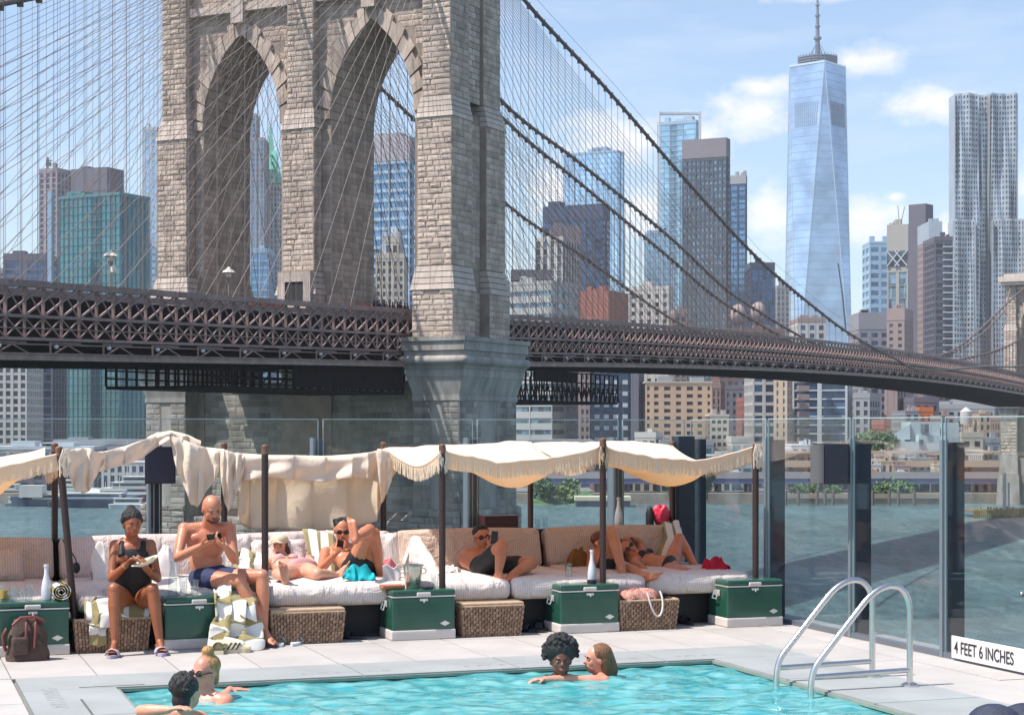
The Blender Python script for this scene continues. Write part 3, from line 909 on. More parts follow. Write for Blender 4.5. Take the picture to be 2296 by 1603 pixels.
# lamps, barriers and walkers on the promenade
lm = mat('lamp_iron', (.30, .24, .2), .6); lh = mat('lamp_glass', (.78, .70, .58), .4)
for i, (u, vb, vt, t) in enumerate(((248, 645, 560, -9.), (513, 662, 598, -9.))):
    L, z = on_plane(u, vb, t); L2, zt_ = on_plane(u, vt, t); p = BR(L, t, ztop(L) - .1)
    H = zt_ - p.z
    root = thing('street_lamp', ('lamp with pale cap on the bridge, in front of the teal tower', 'lamp with pale cap on the bridge, in front of the arch')[i], 'street lamp', p, 'lamps along the bridge')
    q = MB(); q.tube([p, p + EZ * (H - 1.4)], .09, 6); q.tube([p + EZ * (H - 1.5), p + EZ * (H - 1.1)], [.2, .3], 8)
    obj('post', q, lm, root)
    q = MB(); q.rev([(.22, -1.1), (.32, -.75), (.72, -.62), (.6, -.45), (.22, -.2), (.06, 0)], p + EZ * H, 12)
    obj('lamp_head', q, lh, root)
    if i == 0:
        q = MB(); q.rev([(.25, -2.2), (.3, -1.7), (.1, -1.5)], p + EZ * H + X2 * .35, 8); obj('finial', q, lh, root)
om = mat('orange_mesh', (.55, .14, .07), .7, var=.3, vs=3)
for i, (u0, u1, v0, v1) in enumerate(((560, 640, 676, 660), (785, 832, 688, 668))):
    La, _ = on_plane(u0, v0, -9.); Lb, _ = on_plane(u1, v0, -9.)
    q = MB(); n = 10
    for k in range(n):
        a = La + (Lb - La) * k / n; b = La + (Lb - La) * (k + .92) / n
        z = ztop(a) - .2; hh = (.7, 1.1)[i] + .25 * random.random()
        q.bar(BR(a, -9., z + hh / 2), BR(b, -9., z + hh / 2), .1, hh)
    tag(obj('safety_fence', q, om), ('low orange safety fence on the bridge below the first arch', 'orange mesh fence on the bridge at the second arch')[i], 'fence', 'orange fences on the bridge')
# ================================================================ RIVER, FAR SHORE AND CITY
# river sheet: short choppy waves near, material ripples beyond
def river_mat():
    m = bpy.data.materials.new('river_water'); m.use_nodes = True
    nt = m.node_tree; N = nt.nodes; L = nt.links; p = N['Principled BSDF']
    p.inputs['Roughness'].default_value = .3
    p.inputs['IOR'].default_value = 1.33; p.inputs['Specular IOR Level'].default_value = .75
    tcn = N.new('ShaderNodeTexCoord')
    mp = N.new('ShaderNodeMapping'); mp.inputs['Scale'].default_value = (.05, .012, 1); L.new(tcn.outputs['Object'], mp.inputs[0])
    n = N.new('ShaderNodeTexNoise'); n.inputs['Scale'].default_value = 1; n.inputs['Detail'].default_value = 8; n.inputs['Roughness'].default_value = .65
    L.new(mp.outputs[0], n.inputs['Vector'])
    cr_ = N.new('ShaderNodeValToRGB'); e = cr_.color_ramp.elements
    e[0].position = .36; e[0].color = (.07, .14, .15, 1); e[1].position = .66; e[1].color = (.15, .25, .26, 1)
    L.new(n.outputs[0], cr_.inputs[0])
    mp3 = N.new('ShaderNodeMapping'); mp3.inputs['Scale'].default_value = (.42, .10, 1); L.new(tcn.outputs['Object'], mp3.inputs[0])
    n3 = N.new('ShaderNodeTexNoise'); n3.inputs['Scale'].default_value = 1; n3.inputs['Detail'].default_value = 10; n3.inputs['Roughness'].default_value = .75
    L.new(mp3.outputs[0], n3.inputs['Vector'])
    mr3 = N.new('ShaderNodeMapRange'); mr3.inputs[1].default_value = .32; mr3.inputs[2].default_value = .68; mr3.inputs[3].default_value = .5; mr3.inputs[4].default_value = 1.75; L.new(n3.outputs[0], mr3.inputs[0])  # wavelet sparkle painted as lighter and darker speckle in the water colour
    hs3 = N.new('ShaderNodeHueSaturation'); L.new(cr_.outputs[0], hs3.inputs['Color']); L.new(mr3.outputs[0], hs3.inputs['Value']); L.new(hs3.outputs[0], p.inputs['Base Color'])
    mp2 = N.new('ShaderNodeMapping'); mp2.inputs['Scale'].default_value = (.55, .28, 1); L.new(tcn.outputs['Object'], mp2.inputs[0])
    n2 = N.new('ShaderNodeTexNoise'); n2.inputs['Scale'].default_value = 1; n2.inputs['Detail'].default_value = 9; n2.inputs['Roughness'].default_value = .7
    L.new(mp2.outputs[0], n2.inputs['Vector'])
    b = N.new('ShaderNodeBump'); b.inputs['Strength'].default_value = 1.0; b.inputs['Distance'].default_value = 3.2
    L.new(n2.outputs[0], b.inputs['Height']); L.new(b.outputs[0], p.inputs['Normal'])
    return m
mb = MB(); mb.grid(lambda a, b: (-1600 + 3200 * a, 22 + 690 * b, WATER), 8, 8)
struct('river', mb, river_mat(), smooth=False)
ground_m = mat('city_ground', (.16, .16, .155), .9, var=.3, vs=.02)
mb = MB(); mb.box(-1600, 1600, 668, 2650, -28, -22.5)
struct('ground', mb, ground_m)
quay = mat('quay_stone', (.30, .25, .2), .9, var=.35, vs=.15, bump=.5, bs=2)
mb = MB(); mb.box(-900, 900, 662, 667.9, -29, -22.2)
struct('quay_wall', mb, quay)

def bcol(n, c, **k): return mat(n, c, .8, var=.1, vs=.03, rnd=.04, spec=.25, **k)
def building(label, u0, u1, vt, Y, wall, glass, fh=3.6, bay=3.5, band=.35, pier=.3, cap=3., split=None, phi=.42, z0=-23, setbacks=(), name='tower_block', cat='building',
             capm=None, depth=28., seed=0, clutter=True, pr=.45, parts_out=None):
    z1 = EYE - (vt - HV) / F * Y
    s = Y / F
    us = u1 if split is None else split
    ph = 0. if split is None else phi
    W = (us - u0) * s / math.cos(ph)
    Dp = depth if split is None else (u1 - us) * s / math.sin(ph)
    xa = Vector((math.cos(ph), -math.sin(ph), 0)); ya = Vector((math.sin(ph), math.cos(ph), 0))
    cp = P(us, HV, Y); o = cp - xa * W
    M = Matrix(((xa.x, ya.x, 0, o.x), (xa.y, ya.y, 0, o.y), (0, 0, 1, 0), (0, 0, 0, 1)))
    c = M @ Vector((W / 2, Dp / 2, z0))
    root = thing(name, label, cat, c)
    rr = random.Random(int(u0 * 7 + vt))
    blocks = [(0, W, 0, Dp, z0, z1)]
    for (f0, f1, dz) in setbacks:      # lower wings / upper tiers: fraction range and top
        blocks.append((W * f0, W * f1, Dp * .15, Dp * .85, z1 if dz > 0 else z0, z1 + dz if dz > 0 else z1 + dz))
    core = MB(M); grid = MB(M); capb = MB(M)
    for bi, (x0, x1, y0, y1, za, zb) in enumerate(blocks):
        zc = zb - cap
        core.box(x0 + pr, x1 - pr, y0 + pr, y1 - pr, za, zc)
        nf = max(1, int((zc - za) / fh))
        for i in range(nf + 1):
            z = za + (zc - za) * i / nf; hh = fh * band / 2
            if z < -19: continue
            if band > 0: grid.box(x0, x1, y0, y1, z - hh, min(z + hh, zb))
        wx, wy = x1 - x0, y1 - y0
        if pier > 0:
            nb = max(2, round(wx / bay)); pw = bay * pier / 2
            for k in range(nb + 1):
                x = x0 + wx * k / nb
                a, b = max(x0 - .02, x - pw), min(x1 + .02, x + pw)
                grid.box(a, b, y0 - .12, y0 + .3, za, zc)
            nb = max(2, round(wy / bay))
            for k in range(nb + 1):
                y = y0 + wy * k / nb
                a, b = max(y0 - .02, y - pw), min(y1 + .02, y + pw)
                grid.box(x1 - .3, x1 + .12, a, b, za, zc)
                grid.box(x0 - .12, x0 + .3, a, b, za, zc)
        else:
            for x in (x0, x1): grid.box(x - .25, x + .25, y0 - .1, y0 + .25, za, zc)
        capb.box(x0 - .15, x1 + .15, y0 - .15, y1 + .15, zc + fh * band / 2 + .02, zb)
    obj('glazing', core, glass, root)
    if grid.v: obj('window_grid', grid, wall, root, kind='stuff')
    obj('parapet', capb, capm or wall, root)
    if clutter:
        x0, x1, y0, y1, za, zb = blocks[-1] if setbacks and setbacks[-1][2] > 0 else blocks[0]
        for k in range(rr.randint(1, 3)):
            q = MB(M); w = (x1 - x0) * rr.uniform(.12, .3); x = rr.uniform(x0 + .5, max(x0 + .6, x1 - w - .5)); h = rr.uniform(1.2, 3.2) * Y / 1000
            q.box(x, x + w, y0 + 2, y0 + 2 + w, zb + .02 + k * .01, zb + h)
            obj('roof_plant', q, capm or wall, root)
    return root, M, W, Dp, z1

W = dict(
 white=bcol('pale_stone', (.50, .48, .45)), beige=bcol('beige_brick', (.48, .37, .28)), peach=bcol('peach_brick', (.52, .36, .24)),
 pink=bcol('pinkish_brick', (.31, .235, .22)), red=bcol('red_brick', (.33, .13, .10)), brown=bcol('brown_brick', (.22, .15, .13)),
 grey=bcol('grey_concrete', (.30, .31, .33)), dgrey=bcol('dark_grey_metal', (.12, .12, .145)), purple=bcol('purplish_stone', (.125, .12, .15)),
 navy=bcol('navy_panel', (.05, .075, .13)), pale=bcol('pale_metal', (.52, .56, .60)), steel=mat('brushed_steel', (.50, .53, .56), .38, .55, var=.15, vs=.05, spec=.5),
 teal=bcol('teal_mullion', (.08, .22, .24)), green=mat('copper_green', (.16, .62, .44), .7, var=.2, vs=.1), lblue=bcol('light_blue_mullion', (.32, .44, .55)),
 cream=bcol('cream_stone', (.50, .44, .36)), orange=bcol('orange_panel', (.55, .16, .05)))
Gm = dict(
 dark=glazing('dark_window', (.055, .07, .10), (3.5, 3.5, 3.6), .8, .25), blue=glazing('blue_window', (.12, .24, .38), (4, 4, 4), .35, .6),
 navy=glazing('navy_window', (.04, .09, .18), (3, 3, 4), .6, .4), teal=glazing('teal_window', (.075, .21, .25), (3.2, 3.2, 3.9), .10, .45),
 sky=glazing('sky_window', (.38, .56, .74), (6, 6, 4), .12, .75), pale=glazing('pale_window', (.28, .46, .58), (4, 4, 4), .22, .6),
 grey=glazing('grey_window', (.13, .15, .18), (2.2, 2.2, 3.2), .8, .3), steelg=glazing('steel_window', (.13, .20, .26), (2.4, 2.4, 3.2), .7, .4))
B = building
# --- left of the bridge tower
B('pale gridded office slab at the water, under the left end of the deck', -40, 60, 735, 800, W['white'], Gm['dark'], 3.4, 3.1, .35, .42)
B('blue striped tower with purplish edge columns beside the pale slab', 61, 118, 640, 860, W['purple'], Gm['navy'], 3.8, 5.2, .16, .3)
B('low grey blue block with a framed top left of the teal tower', 8, 105, 568, 1050, W['purple'], Gm['navy'], 4.2, 20, .3, .12, cap=5)
q = MB(); q.bar(P(107, 352, 1290), P(107, 378, 1290), 1.2); q.bar(P(103, 360, 1290), P(117, 360, 1290), .8); q.bar(P(104, 368, 1290), P(114, 368, 1290), 3.0)
r_, M_, *_ = B('pinkish tower topped by a small mast, left of the dark tower', 82, 150, 376, 1300, bcol('mauve_brick', (.27, .235, .26)), Gm['dark'], 4, 5, .25, .5, split=128)
obj('mast', q, W['dgrey'], r_)
B('dark purple tower with a cluttered roof rising behind the teal one', 150, 265, 374, 1150, W['purple'], Gm['navy'], 4, 4, .5, .5, cap=16, split=240)
B('broad teal glass tower seen behind the fan of stays', 110, 318, 430, 900, W['teal'], Gm['teal'], 3.9, 3.2, .08, .045, cap=1.5, split=268, phi=.5)
q = MB(); q.box(P(108, 430, 899).x, P(117, 430, 899).x, 897.5, 903, -22, P(108, 428, 899).z)
tag(obj('corner_strip', q, W['lblue']), 'pale vertical fin at the left edge of the teal tower', 'fin')
B('narrow white and blue tower just left of the bridge tower', 322, 352, 285, 1180, W['pale'], Gm['sky'], 4.5, 5, .35, .4)
B('grey office block with dark windows behind the left end of the deck', -60, 10, 600, 1200, W['grey'], Gm['dark'])
# --- seen through the first arch
B('slender grey blue art deco tower with stepped top in the first arch', 535, 592, 308, 1350, W['grey'], Gm['blue'], 4, 3.2, .3, .45, setbacks=((.12, .66, 19),))
r_, M_, W0, D0, zt_ = B('white striped tower crowned by a green pyramid and spire', 594, 638, 412, 1380, W['white'], Gm['blue'], 4, 3.4, .28, .45, split=622, cap=2)
cx = 615; Yc = 1388
q = MB()
w_ = 7.2
pz = P(cx, 412, Yc); pc = pz
def pyr(q, c, w0, w1, z0, z1):
    q.hexa([(c.x - w0, c.y - w0, z0), (c.x + w0, c.y - w0, z0), (c.x + w0, c.y + w0, z0), (c.x - w0, c.y + w0, z0),
            (c.x - w1, c.y - w1, z1), (c.x + w1, c.y - w1, z1), (c.x + w1, c.y + w1, z1), (c.x - w1, c.y + w1, z1)])
zz = lambda v: P(cx, v, Yc).z
pyr(q, Vector((pc.x, Yc, 0)), 7.0, 6.8, zz(413), zz(400)); pyr(q, Vector((pc.x - .8, Yc, 0)), 6.2, 1.9, zz(400), zz(338))
pyr(q, Vector((pc.x - 2.4, Yc, 0)), 1.9, 1.5, zz(338), zz(312)); pyr(q, Vector((pc.x - 2.6, Yc, 0)), 1.3, .1, zz(312), zz(270))
obj('pyramid_roof', q, W['green'], r_)
q = MB()
for vv in (350, 366, 382, 398):
    for dx in (-2.5, 0, 2.5):
        if vv < 370 and dx: continue
        q.box(pc.x - .8 + dx - .6, pc.x - .8 + dx + .6, Yc - 7.4, Yc - 3, zz(vv + 4), zz(vv))
obj('dormer', q, W['teal'], r_, kind='stuff')
B('deep blue glass block at the foot of the first arch', 562, 602, 556, 1000, W['lblue'], Gm['blue'], 4, 4, .2, .1)
# --- seen through the second arch
B('wide glass tower with a plain grey top storey in the second arch', 826, 930, 305, 1000, W['lblue'], Gm['blue'], 5.2, 18, .34, .06, cap=14, split=918, capm=bcol('grey_screen', (.33, .31, .34)), depth=30, pr=.6)
r_, M_, W0, D0, zt_ = B('stepped cream masonry tower low in the second arch', 842, 906, 568, 850, W['cream'], Gm['dark'], 3.6, 2.8, .4, .5, setbacks=((.3, .78, 8),))
B('pale ornate building with a crown of small gables in the second arch', 856, 896, 520, 930, W['pale'], Gm['pale'], 4, 4, .3, .3)
# --- right of the tower, back rank
B('pale blue slab of glass half hidden by clouds and suspenders', 1265, 1402, 336, 1750, W['lblue'], Gm['sky'], 5, 12, .06, .05, cap=2, split=1385)
B('light blue glass tower with a raised frame at its top', 1477, 1571, 268, 1550, W['lblue'], Gm['pale'], 4.6, 14, .10, .03, cap=3, capm=W['lblue'], split=1560)
q = MB()
for (a, b) in ((1477, 1480), (1567, 1571)): q.box(P(a, 0, 1545).x, P(b, 0, 1545).x, 1540, 1549, -20, P(a, 252, 1545).z)
q.box(P(1480, 0, 1545).x, P(1567, 0, 1545).x, 1541, 1546, P(0, 258, 1545).z, P(0, 253, 1545).z)
tag(obj('roof_frame', q, W['pale']), 'pale steel frame standing proud of the light blue glass tower', 'frame')
B('bluish glass tower low behind the cables', 1452, 1500, 516, 1350, W['lblue'], Gm['pale'], 4, 5, .25, .15)
B('tall grey tower with hundreds of small windows and a blank top', 1534, 1640, 308, 1000, bcol('office_grey', (.085, .095, .12)), Gm['steelg'], 3.7, 2.6, .42, .3, cap=11.5, split=1628, capm=bcol('blank_top', (.22, .20, .22)), clutter=False)
B('dark blue glass tower beside the tall grey one', 1638, 1676, 392, 1150, W['navy'], Gm['blue'], 4, 10, .22, .1, cap=6, split=1672, capm=W['grey'])
B('navy box of a tower behind the near main cable', 1682, 1737, 588, 1100, W['navy'], Gm['navy'], 4, 6, .12, .14, cap=4)
B('thin light grey building left of the tallest tower', 1742, 1770, 640, 1200, W['grey'], Gm['grey'], 3.6, 3, .4, .4)
B('dark tower with a lighter frame behind the third cable', 1219, 1370, 456, 1150, W['navy'], Gm['navy'], 4, 6, .25, .12, cap=10, split=1352)
B('brownish framed block stepping up before the dark tower', 1236, 1302, 506, 1080, bcol('brown_frame', (.22, .18, .2)), Gm['dark'], 4, 4, .3, .3, cap=12)
B('office block of black and white vertical stripes', 1200, 1296, 530, 1000, W['white'], Gm['dark'], 4, 4.4, .06, .42, cap=2.2, split=1262)
B('red brick block with a bright top floor behind the deck', 1302, 1416, 650, 860, W['pink'], Gm['dark'], 3.6, 3.4, .5, .45, cap=15, split=1366, capm=W['red'])
B('pale stone building with square windows beside the red brick block', 1414, 1512, 640, 900, W['white'], Gm['dark'], 4.2, 4.4, .5, .5, split=1500)
B('small pink house front at the foot of the grey tower', 1512, 1540, 692, 840, W['pink'], Gm['dark'])
# --- one tall antiprism tower with a mast
Yw = 1925.; cx_ = P(1833, 0, Yw).x; hs = 30.5; z_top = P(0, 150, Yw).z; z_bot = 32.
root = thing('glass_skyscraper', 'tallest tower, tapering blue glass with triangular faces and a mast', 'skyscraper', (cx_, Yw, -23))
rot = R(4)
def rp(x, y, z): return (cx_ + x * math.cos(rot) - y * math.sin(rot), Yw + x * math.sin(rot) + y * math.cos(rot), z)
bb = [rp(-hs, -hs, z_bot), rp(hs, -hs, z_bot), rp(hs, hs, z_bot), rp(-hs, hs, z_bot)]
tt = [rp(0, -hs, z_top), rp(hs, 0, z_top), rp(0, hs, z_top), rp(-hs, 0, z_top)]
def antip_mat():
    m = glazing('curtain_wall_blue', (.36, .50, .67), (7.5, 7.5, 4.2), .04, .5, .16)
    return m
q = MB(); q.add(bb + tt, [(0, 1, 4), (1, 2, 5), (2, 3, 6), (3, 0, 7), (1, 5, 4), (2, 6, 5), (3, 7, 6), (0, 4, 7), (4, 5, 6, 7)])
q.hexa([rp(-hs, -hs, -23), rp(hs, -hs, -23), rp(hs, hs, -23), rp(-hs, hs, -23)] + bb)
obj('curtain_wall', q, antip_mat(), root)
q = MB()
for i in range(4):
    q.bar(bb[i], tt[i], .9); q.bar(bb[i], tt[(i + 3) % 4], .9); q.bar(tt[i], tt[(i + 1) % 4], 1.2, 2.0)
obj('edge_trim', q, mat('edge_steel', (.62, .70, .78), .3, .5, var=0), root)
# louvred plant floors, floor lines on every face
def on_face(a, b, c, za, zb, inset=0.06):
    """band between heights za and zb on the triangle a b (same height) c"""
    a, b, c = Vector(a), Vector(b), Vector(c)
    def edge(p, q_, z): 
        f = (z - p.z) / (q_.z - p.z); return p + (q_ - p) * f
    return [edge(a, c, za), edge(b, c, za), edge(b, c, zb), edge(a, c, zb)]
q = MB(); faces = [(bb[0], bb[1], tt[0]), (tt[3], tt[0], bb[0]), (tt[0], tt[1], bb[1]), (bb[1], bb[2], tt[1]), (bb[3], bb[0], tt[3])]
lines = MB()
for (a, b, c) in faces:
    n = (Vector(b) - Vector(a)).cross(Vector(c) - Vector(a)).normalized()
    if n.y > 0 and n.dot(Vector((0, -1, 0))) < 0: n = -n
    z = 45.
    while z < z_top - 3:
        pts = on_face(a, b, c, z, z + .5)
        if (pts[1] - pts[0]).length > 2:
            o_ = n * .25; lines.add([p + o_ for p in pts], [(0, 1, 2, 3)])
        z += 8.4
    for (va, vb, mm) in ((236, 290, 14),):
        if c[2] > 100: continue
        za, zb = P(0, vb, Yw).z, P(0, va, Yw).z
        pts = on_face(a, b, c, za, zb)
        for k in range(mm):
            f0, f1 = (k + .06) / mm, (k + .6) / mm
            if not (.12 < f0 < .92): continue
            def l2(p, q_, f): return p + (q_ - p) * f
            q.add([l2(pts[0], pts[1], f0) + n * .4, l2(pts[0], pts[1], f1) + n * .4, l2(pts[3], pts[2], f1) + n * .4, l2(pts[3], pts[2], f0) + n * .4], [(0, 1, 2, 3)])
obj('floor_lines', lines, mat('mullion_blue', (.33, .48, .66), .4, .3, var=0), root, kind='stuff')
obj('louvre_band', q, mat('louvre_blue', (.22, .32, .46), .5, .3, var=.2, vs=.05), root, kind='stuff')
sp_m = mat('mast_steel', (.16, .19, .25), .6, .3, var=.1)
q = MB(); c0 = (cx_, Yw, 0); zt0 = z_top
for i in range(3):
    za = z_top + 3 + i * 2.6
    q.rev([(20.5, za), (21.2, za), (21.2, za + 1.3), (20.5, za + 1.3)], c0, 32)
for k in range(32):
    t = 2 * math.pi * k / 32
    q.bar((cx_ + 20.8 * math.cos(t), Yw + 20.8 * math.sin(t), z_top), (cx_ + 20.8 * math.cos(t), Yw + 20.8 * math.sin(t), z_top + 11.5), .7)
q.box(cx_ - 13, cx_ + 13, Yw - 13, Yw + 13, z_top, z_top + 4)
obj('mast_ring', q, sp_m, root)
q = MB(); zs = lambda v: P(0, v, Yw).z
q.rev([(3.2, zs(150)), (3.0, zs(118)), (2.4, zs(90)), (4.2, zs(89)), (4.4, zs(84)), (2.2, zs(82)), (2.0, zs(62)), (3.0, zs(61)), (3.0, zs(58)), (1.9, zs(57)), (1.8, zs(38)), (2.8, zs(37)), (2.8, zs(34)), (1.6, zs(33)), (1.4, zs(14)), (2.4, zs(13)), (2.2, zs(10)), (1.2, zs(9)), (.9, zs(-30)), (.2, zs(-60))], c0, 10)
for k in range(4):
    t = math.pi / 4 + k * math.pi / 2
    q.bar((cx_ + 16 * math.cos(t), Yw + 16 * math.sin(t), z_top + 5), (cx_, Yw, zs(92)), .55)
obj('mast', q, sp_m, root)
# --- right part of the skyline
B('blue banded office tower right of the tallest one', 1950, 1996, 541, 1350, W['lblue'], Gm['blue'], 6.5, 20, .45, .1, cap=3)
r_, M_, W0, D0, zt_ = B('tower with two cross braced panels above dark glass strips', 1993, 2046, 502, 1150, bcol('taupe', (.36, .34, .31)), Gm['steelg'], 8, 7.0, .05, .30, cap=31, split=2036)
q = MB(M_)
for f in (.30, .68):
    xc = W0 * f; za, zb = zt_ - 27, zt_ - 17
    q.box(xc - 4, xc + 4, -.5, -.16, za, zb)
q2 = MB(M_)
for f in (.30, .68):
    xc = W0 * f; za, zb = zt_ - 27, zt_ - 17
    for s_ in (-1, 1): q2.bar((xc - 4 * s_, -.8, za), (xc + 4 * s_, -.8, zb), 1.1, .6)
obj('dark_panel', q, Gm['dark'], r_); obj('cross_brace', q2, W['pale'], r_)
q = MB(M_); q.bar((W0 * .5, 6, zt_), (W0 * .42, 6, zt_ + 13), .35); q.bar((W0 * .55, 6, zt_), (W0 * .75, 6, zt_ + 12), .35); obj('antenna', q, W['dgrey'], r_)
B('windowless dark purple slab tower seen on its corner', 2044, 2098, 456, 1050, W['purple'], bcol('slab_dark', (.13, .115, .16)), 60, 60, .0, .0, cap=200, split=2075, phi=.7, clutter=False, pr=.05)
B('pink and silver tower with a bright corner strip', 2083, 2112, 496, 1010, W['pink'], Gm['dark'], 3.8, 4, .45, .5, cap=12, capm=W['steel'])
r_, M_, W0, D0, zt_ = B('stepped apartment tower with stacked balconies on its right edge', 2096, 2136, 530, 980, W['purple'], Gm['dark'], 3.6, 4.2, .35, .3)
q = MB(M_)
for k in range(22): q.box(W0 * .45, W0 + 1.6 + (k // 7) * .8, -1.6, -.2, zt_ - 6 - k * 3.6, zt_ - 5.4 - k * 3.6)
obj('balcony', q, W['pale'], r_, kind='stuff')
# rippling stainless tower
Yg = 1120.
root = thing('rippled_tower', 'tall silver tower with a rippling steel facade at the right', 'skyscraper', P(2210, HV, Yg + 12) - EZ * 24)
gl = MB(); gs = MB()
def ripple(x, z): return 1.5 * math.sin(x * .42 + 2.2 * math.sin(z * .022)) + .9 * math.sin(x * .9 + z * .05)
def g_block(ua, ub, vt, dy, notch=True):
    x0, x1 = P(ua, 0, Yg).x, P(ub, 0, Yg).x; z1 = P(0, vt, Yg).z; z0 = -22
    nx = int((x1 - x0) / 1.6); nz = int((z1 - z0) / 3.3)
    def y(x, z):
        f = (x - x0) / (x1 - x0)
        d = 5.0 if notch and .40 < f < .56 else 0
        return Yg + dy + d + ripple(x, z)
    gl.grid(lambda a, b: (x0 + (x1 - x0) * a, y(x0 + (x1 - x0) * a, z0 + (z1 - z0) * b) + .5, z0 + (z1 - z0) * b), nx, nz)
    gl.box(x0, x1, Yg + dy + 7.5, Yg + dy + 13, z0, z1 - .5)
    for j in range(nz + 1):
        z = z0 + (z1 - z0) * j / nz
        if z < 15: continue
        for i in range(nx):
            xa, xb = x0 + (x1 - x0) * i / nx, x0 + (x1 - x0) * (i + 1) / nx
            gs.add([(xa, y(xa, z), z - .75), (xb, y(xb, z), z - .75), (xb, y(xb, z), z + .75), (xa, y(xa, z), z + .75)], [(0, 1, 2, 3)])
            if j < nz:
                z2 = z0 + (z1 - z0) * (j + 1) / nz
                gs.add([(xa, y(xa, z) - .08, z), (xa + .85, y(xa + .85, z) - .08, z), (xa + .85, y(xa + .85, z2) - .08, z2), (xa, y(xa, z2) - .08, z2)], [(0, 1, 2, 3)])
    for xx in (x0, x1): gs.box(xx - .3, xx + .3, Yg + dy - 1.5, Yg + dy + 13, z0, z1)
g_block(2140, 2280, 212, 0); g_block(2134, 2240, 492, -3.0, False) if False else None
g_block(2134, 2182, 496, -4, False); g_block(2222, 2291, 494, -3, False)
obj('glazing', gl, Gm['steelg'], root); obj('steel_panels', gs, W['steel'], root, kind='stuff', smooth=False)
B('grey block with a row of small blue windows under the banded tower', 1926, 1996, 700, 950, bcol('mid_grey', (.26, .25, .27)), Gm['blue'], 4.2, 5, .45, .4, cap=10)
q = MB()
B('pink brick apartment tower with a dark tank on its roof', 1992, 2066, 690, 900, W['pink'], Gm['dark'], 3.4, 4.2, .5, .62, cap=7, split=2028)
B('low pale office building with pink gables left of the tall glass tower', 1790, 1852, 712, 900, W['white'], Gm['navy'], 4, 4.5, .4, .5, capm=W['pink'])
B('grey slab with narrow windows at the right picture edge', 2290, 2330, 640, 900, W['pink'], Gm['dark'])
# --- front rank, seen below the deck
B('wide grey office building of long window bands, behind the bridge pier', 1138, 1300, 628, 790, bcol('band_grey', (.38, .39, .38)), Gm['steelg'], 4.9, 40, .60, .015, cap=3, split=1238, phi=.5)
q = MB(); q.box(P(1145, 0, 800).x, P(1234, 0, 800).x, 800, 815, P(0, 627, 800).z, P(0, 604, 800).z)
tag(obj('rooftop_plant', q, W['dgrey']), 'dark plant room on the roof of the banded grey office', 'plant room')
B('narrow pink tower with pale balconies between office and navy block', 1301, 1322, 800, 775, W['pink'], Gm['dark'], 3.6, 3, .5, .3)
r_, M_, W0, D0, zt_ = B('navy apartment block dotted with white window boxes', 1322, 1416, 800, 780, W['navy'], Gm['navy'], 4, 4, .3, .2, clutter=False)
wb = MB(); wb.box(-1.1, 1.1, -.5, .3, -.9, .9); wbm = unit_mesh('window_box', wb, W['pale'])
for i in range(4):
    for j in range(11):
        p = M_ @ Vector((3.2 + i * (W0 - 6) / 3, -.1, -18 + j * 5.0))
        if p.z < 32: inst('window_box', wbm, r_, Matrix.Translation(p))
B('mauve apartment block with a pink striped edge', 1416, 1446, 805, 770, W['purple'], Gm['dark'], 3.6, 4, .4, .5, split=1432)
# peach housing slab, each window a part
def housing(label, ua, ub, vt, Y, wall, cols, rows, vb=1010, dz=None):
    z1 = P(0, vt, Y).z; z0 = -23; x0, x1 = P(ua, 0, Y).x, P(ub, 0, Y).x
    root = thing('apartment_block', label, 'building', ((x0 + x1) / 2, Y + 10, z0))
    fh = 3.15; n = rows; zt = z1 - 2.0
    wm = MB(); wm.box(x0, x1, Y + .6, Y + 20, z0, z1 - .4); 
    body = MB(); body.box(x0, x1, Y + .5, Y + 20.2, z0, z1 - .41)
    obj('core', body, Gm['dark'], root)
    wall_mb = MB(); xs = [x0]
    for (f, w) in cols: xs += [x0 + (x1 - x0) * f - w / 2, x0 + (x1 - x0) * f + w / 2]
    xs.append(x1)
    for k in range(0, len(xs), 2): wall_mb.box(xs[k], xs[k + 1], Y, Y + .55, z0, z1 - .4)
    for i in range(n + 1):
        za = zt - i * fh - 1.55
        for k in range(1, len(xs) - 1, 2): wall_mb.box(xs[k], xs[k + 1], Y + .08, Y + .55, (za - .0) - (fh - 1.55) , za)
    for k in range(1, len(xs) - 1, 2): wall_mb.box(xs[k], xs[k + 1], Y + .08, Y + .55, zt, z1 - .4)
    obj('wall', wall_mb, wall, root)
    q = MB(); q.box(x0 - .3, x1 + .3, Y - .3, Y + 20.5, z1 - .39, z1 + .3); obj('parapet', q, W['cream'], root)
    un = unit_mesh('window', MB().box(-.5, .5, -.06, .06, 0, 1), Gm['dark'])
    cntw = 0
    for k in range(1, len(xs) - 1, 2):
        w = xs[k + 1] - xs[k]; m = 2 if w > 3 else 1
        for i in range(n):
            za = zt - i * fh - 1.55
            if za < -16: continue
            for j in range(m):
                cx = xs[k] + w * (j + .5) / m
                inst('window', un, root, Matrix.Translation((cx, Y + .3, za)) @ Matrix.Diagonal((w / m * .82, 1, 1.5, 1)))
                cntw += 1
    q = MB(); q.box(x0 + (x1 - x0) * .2, x0 + (x1 - x0) * .42, Y + 5, Y + 10, z1 + .31, z1 + 2.6); obj('roof_plant', q, W['grey'], root); q = MB(); q.box(x1 - (x1 - x0) * .3, x1 - (x1 - x0) * .1, Y + 4, Y + 9, z1 + .31, z1 + 2.2); obj('roof_plant', q, W['grey'], root)
    return root
housing('peach brick housing slab with paired windows, below the deck', 1447, 1596, 856, 760, W['peach'], [(.045, 1.1), (.165, 1.9), (.33, 2.7), (.5, 2.1), (.67, 2.7), (.82, 1.9), (.955, 1.1)], 12)
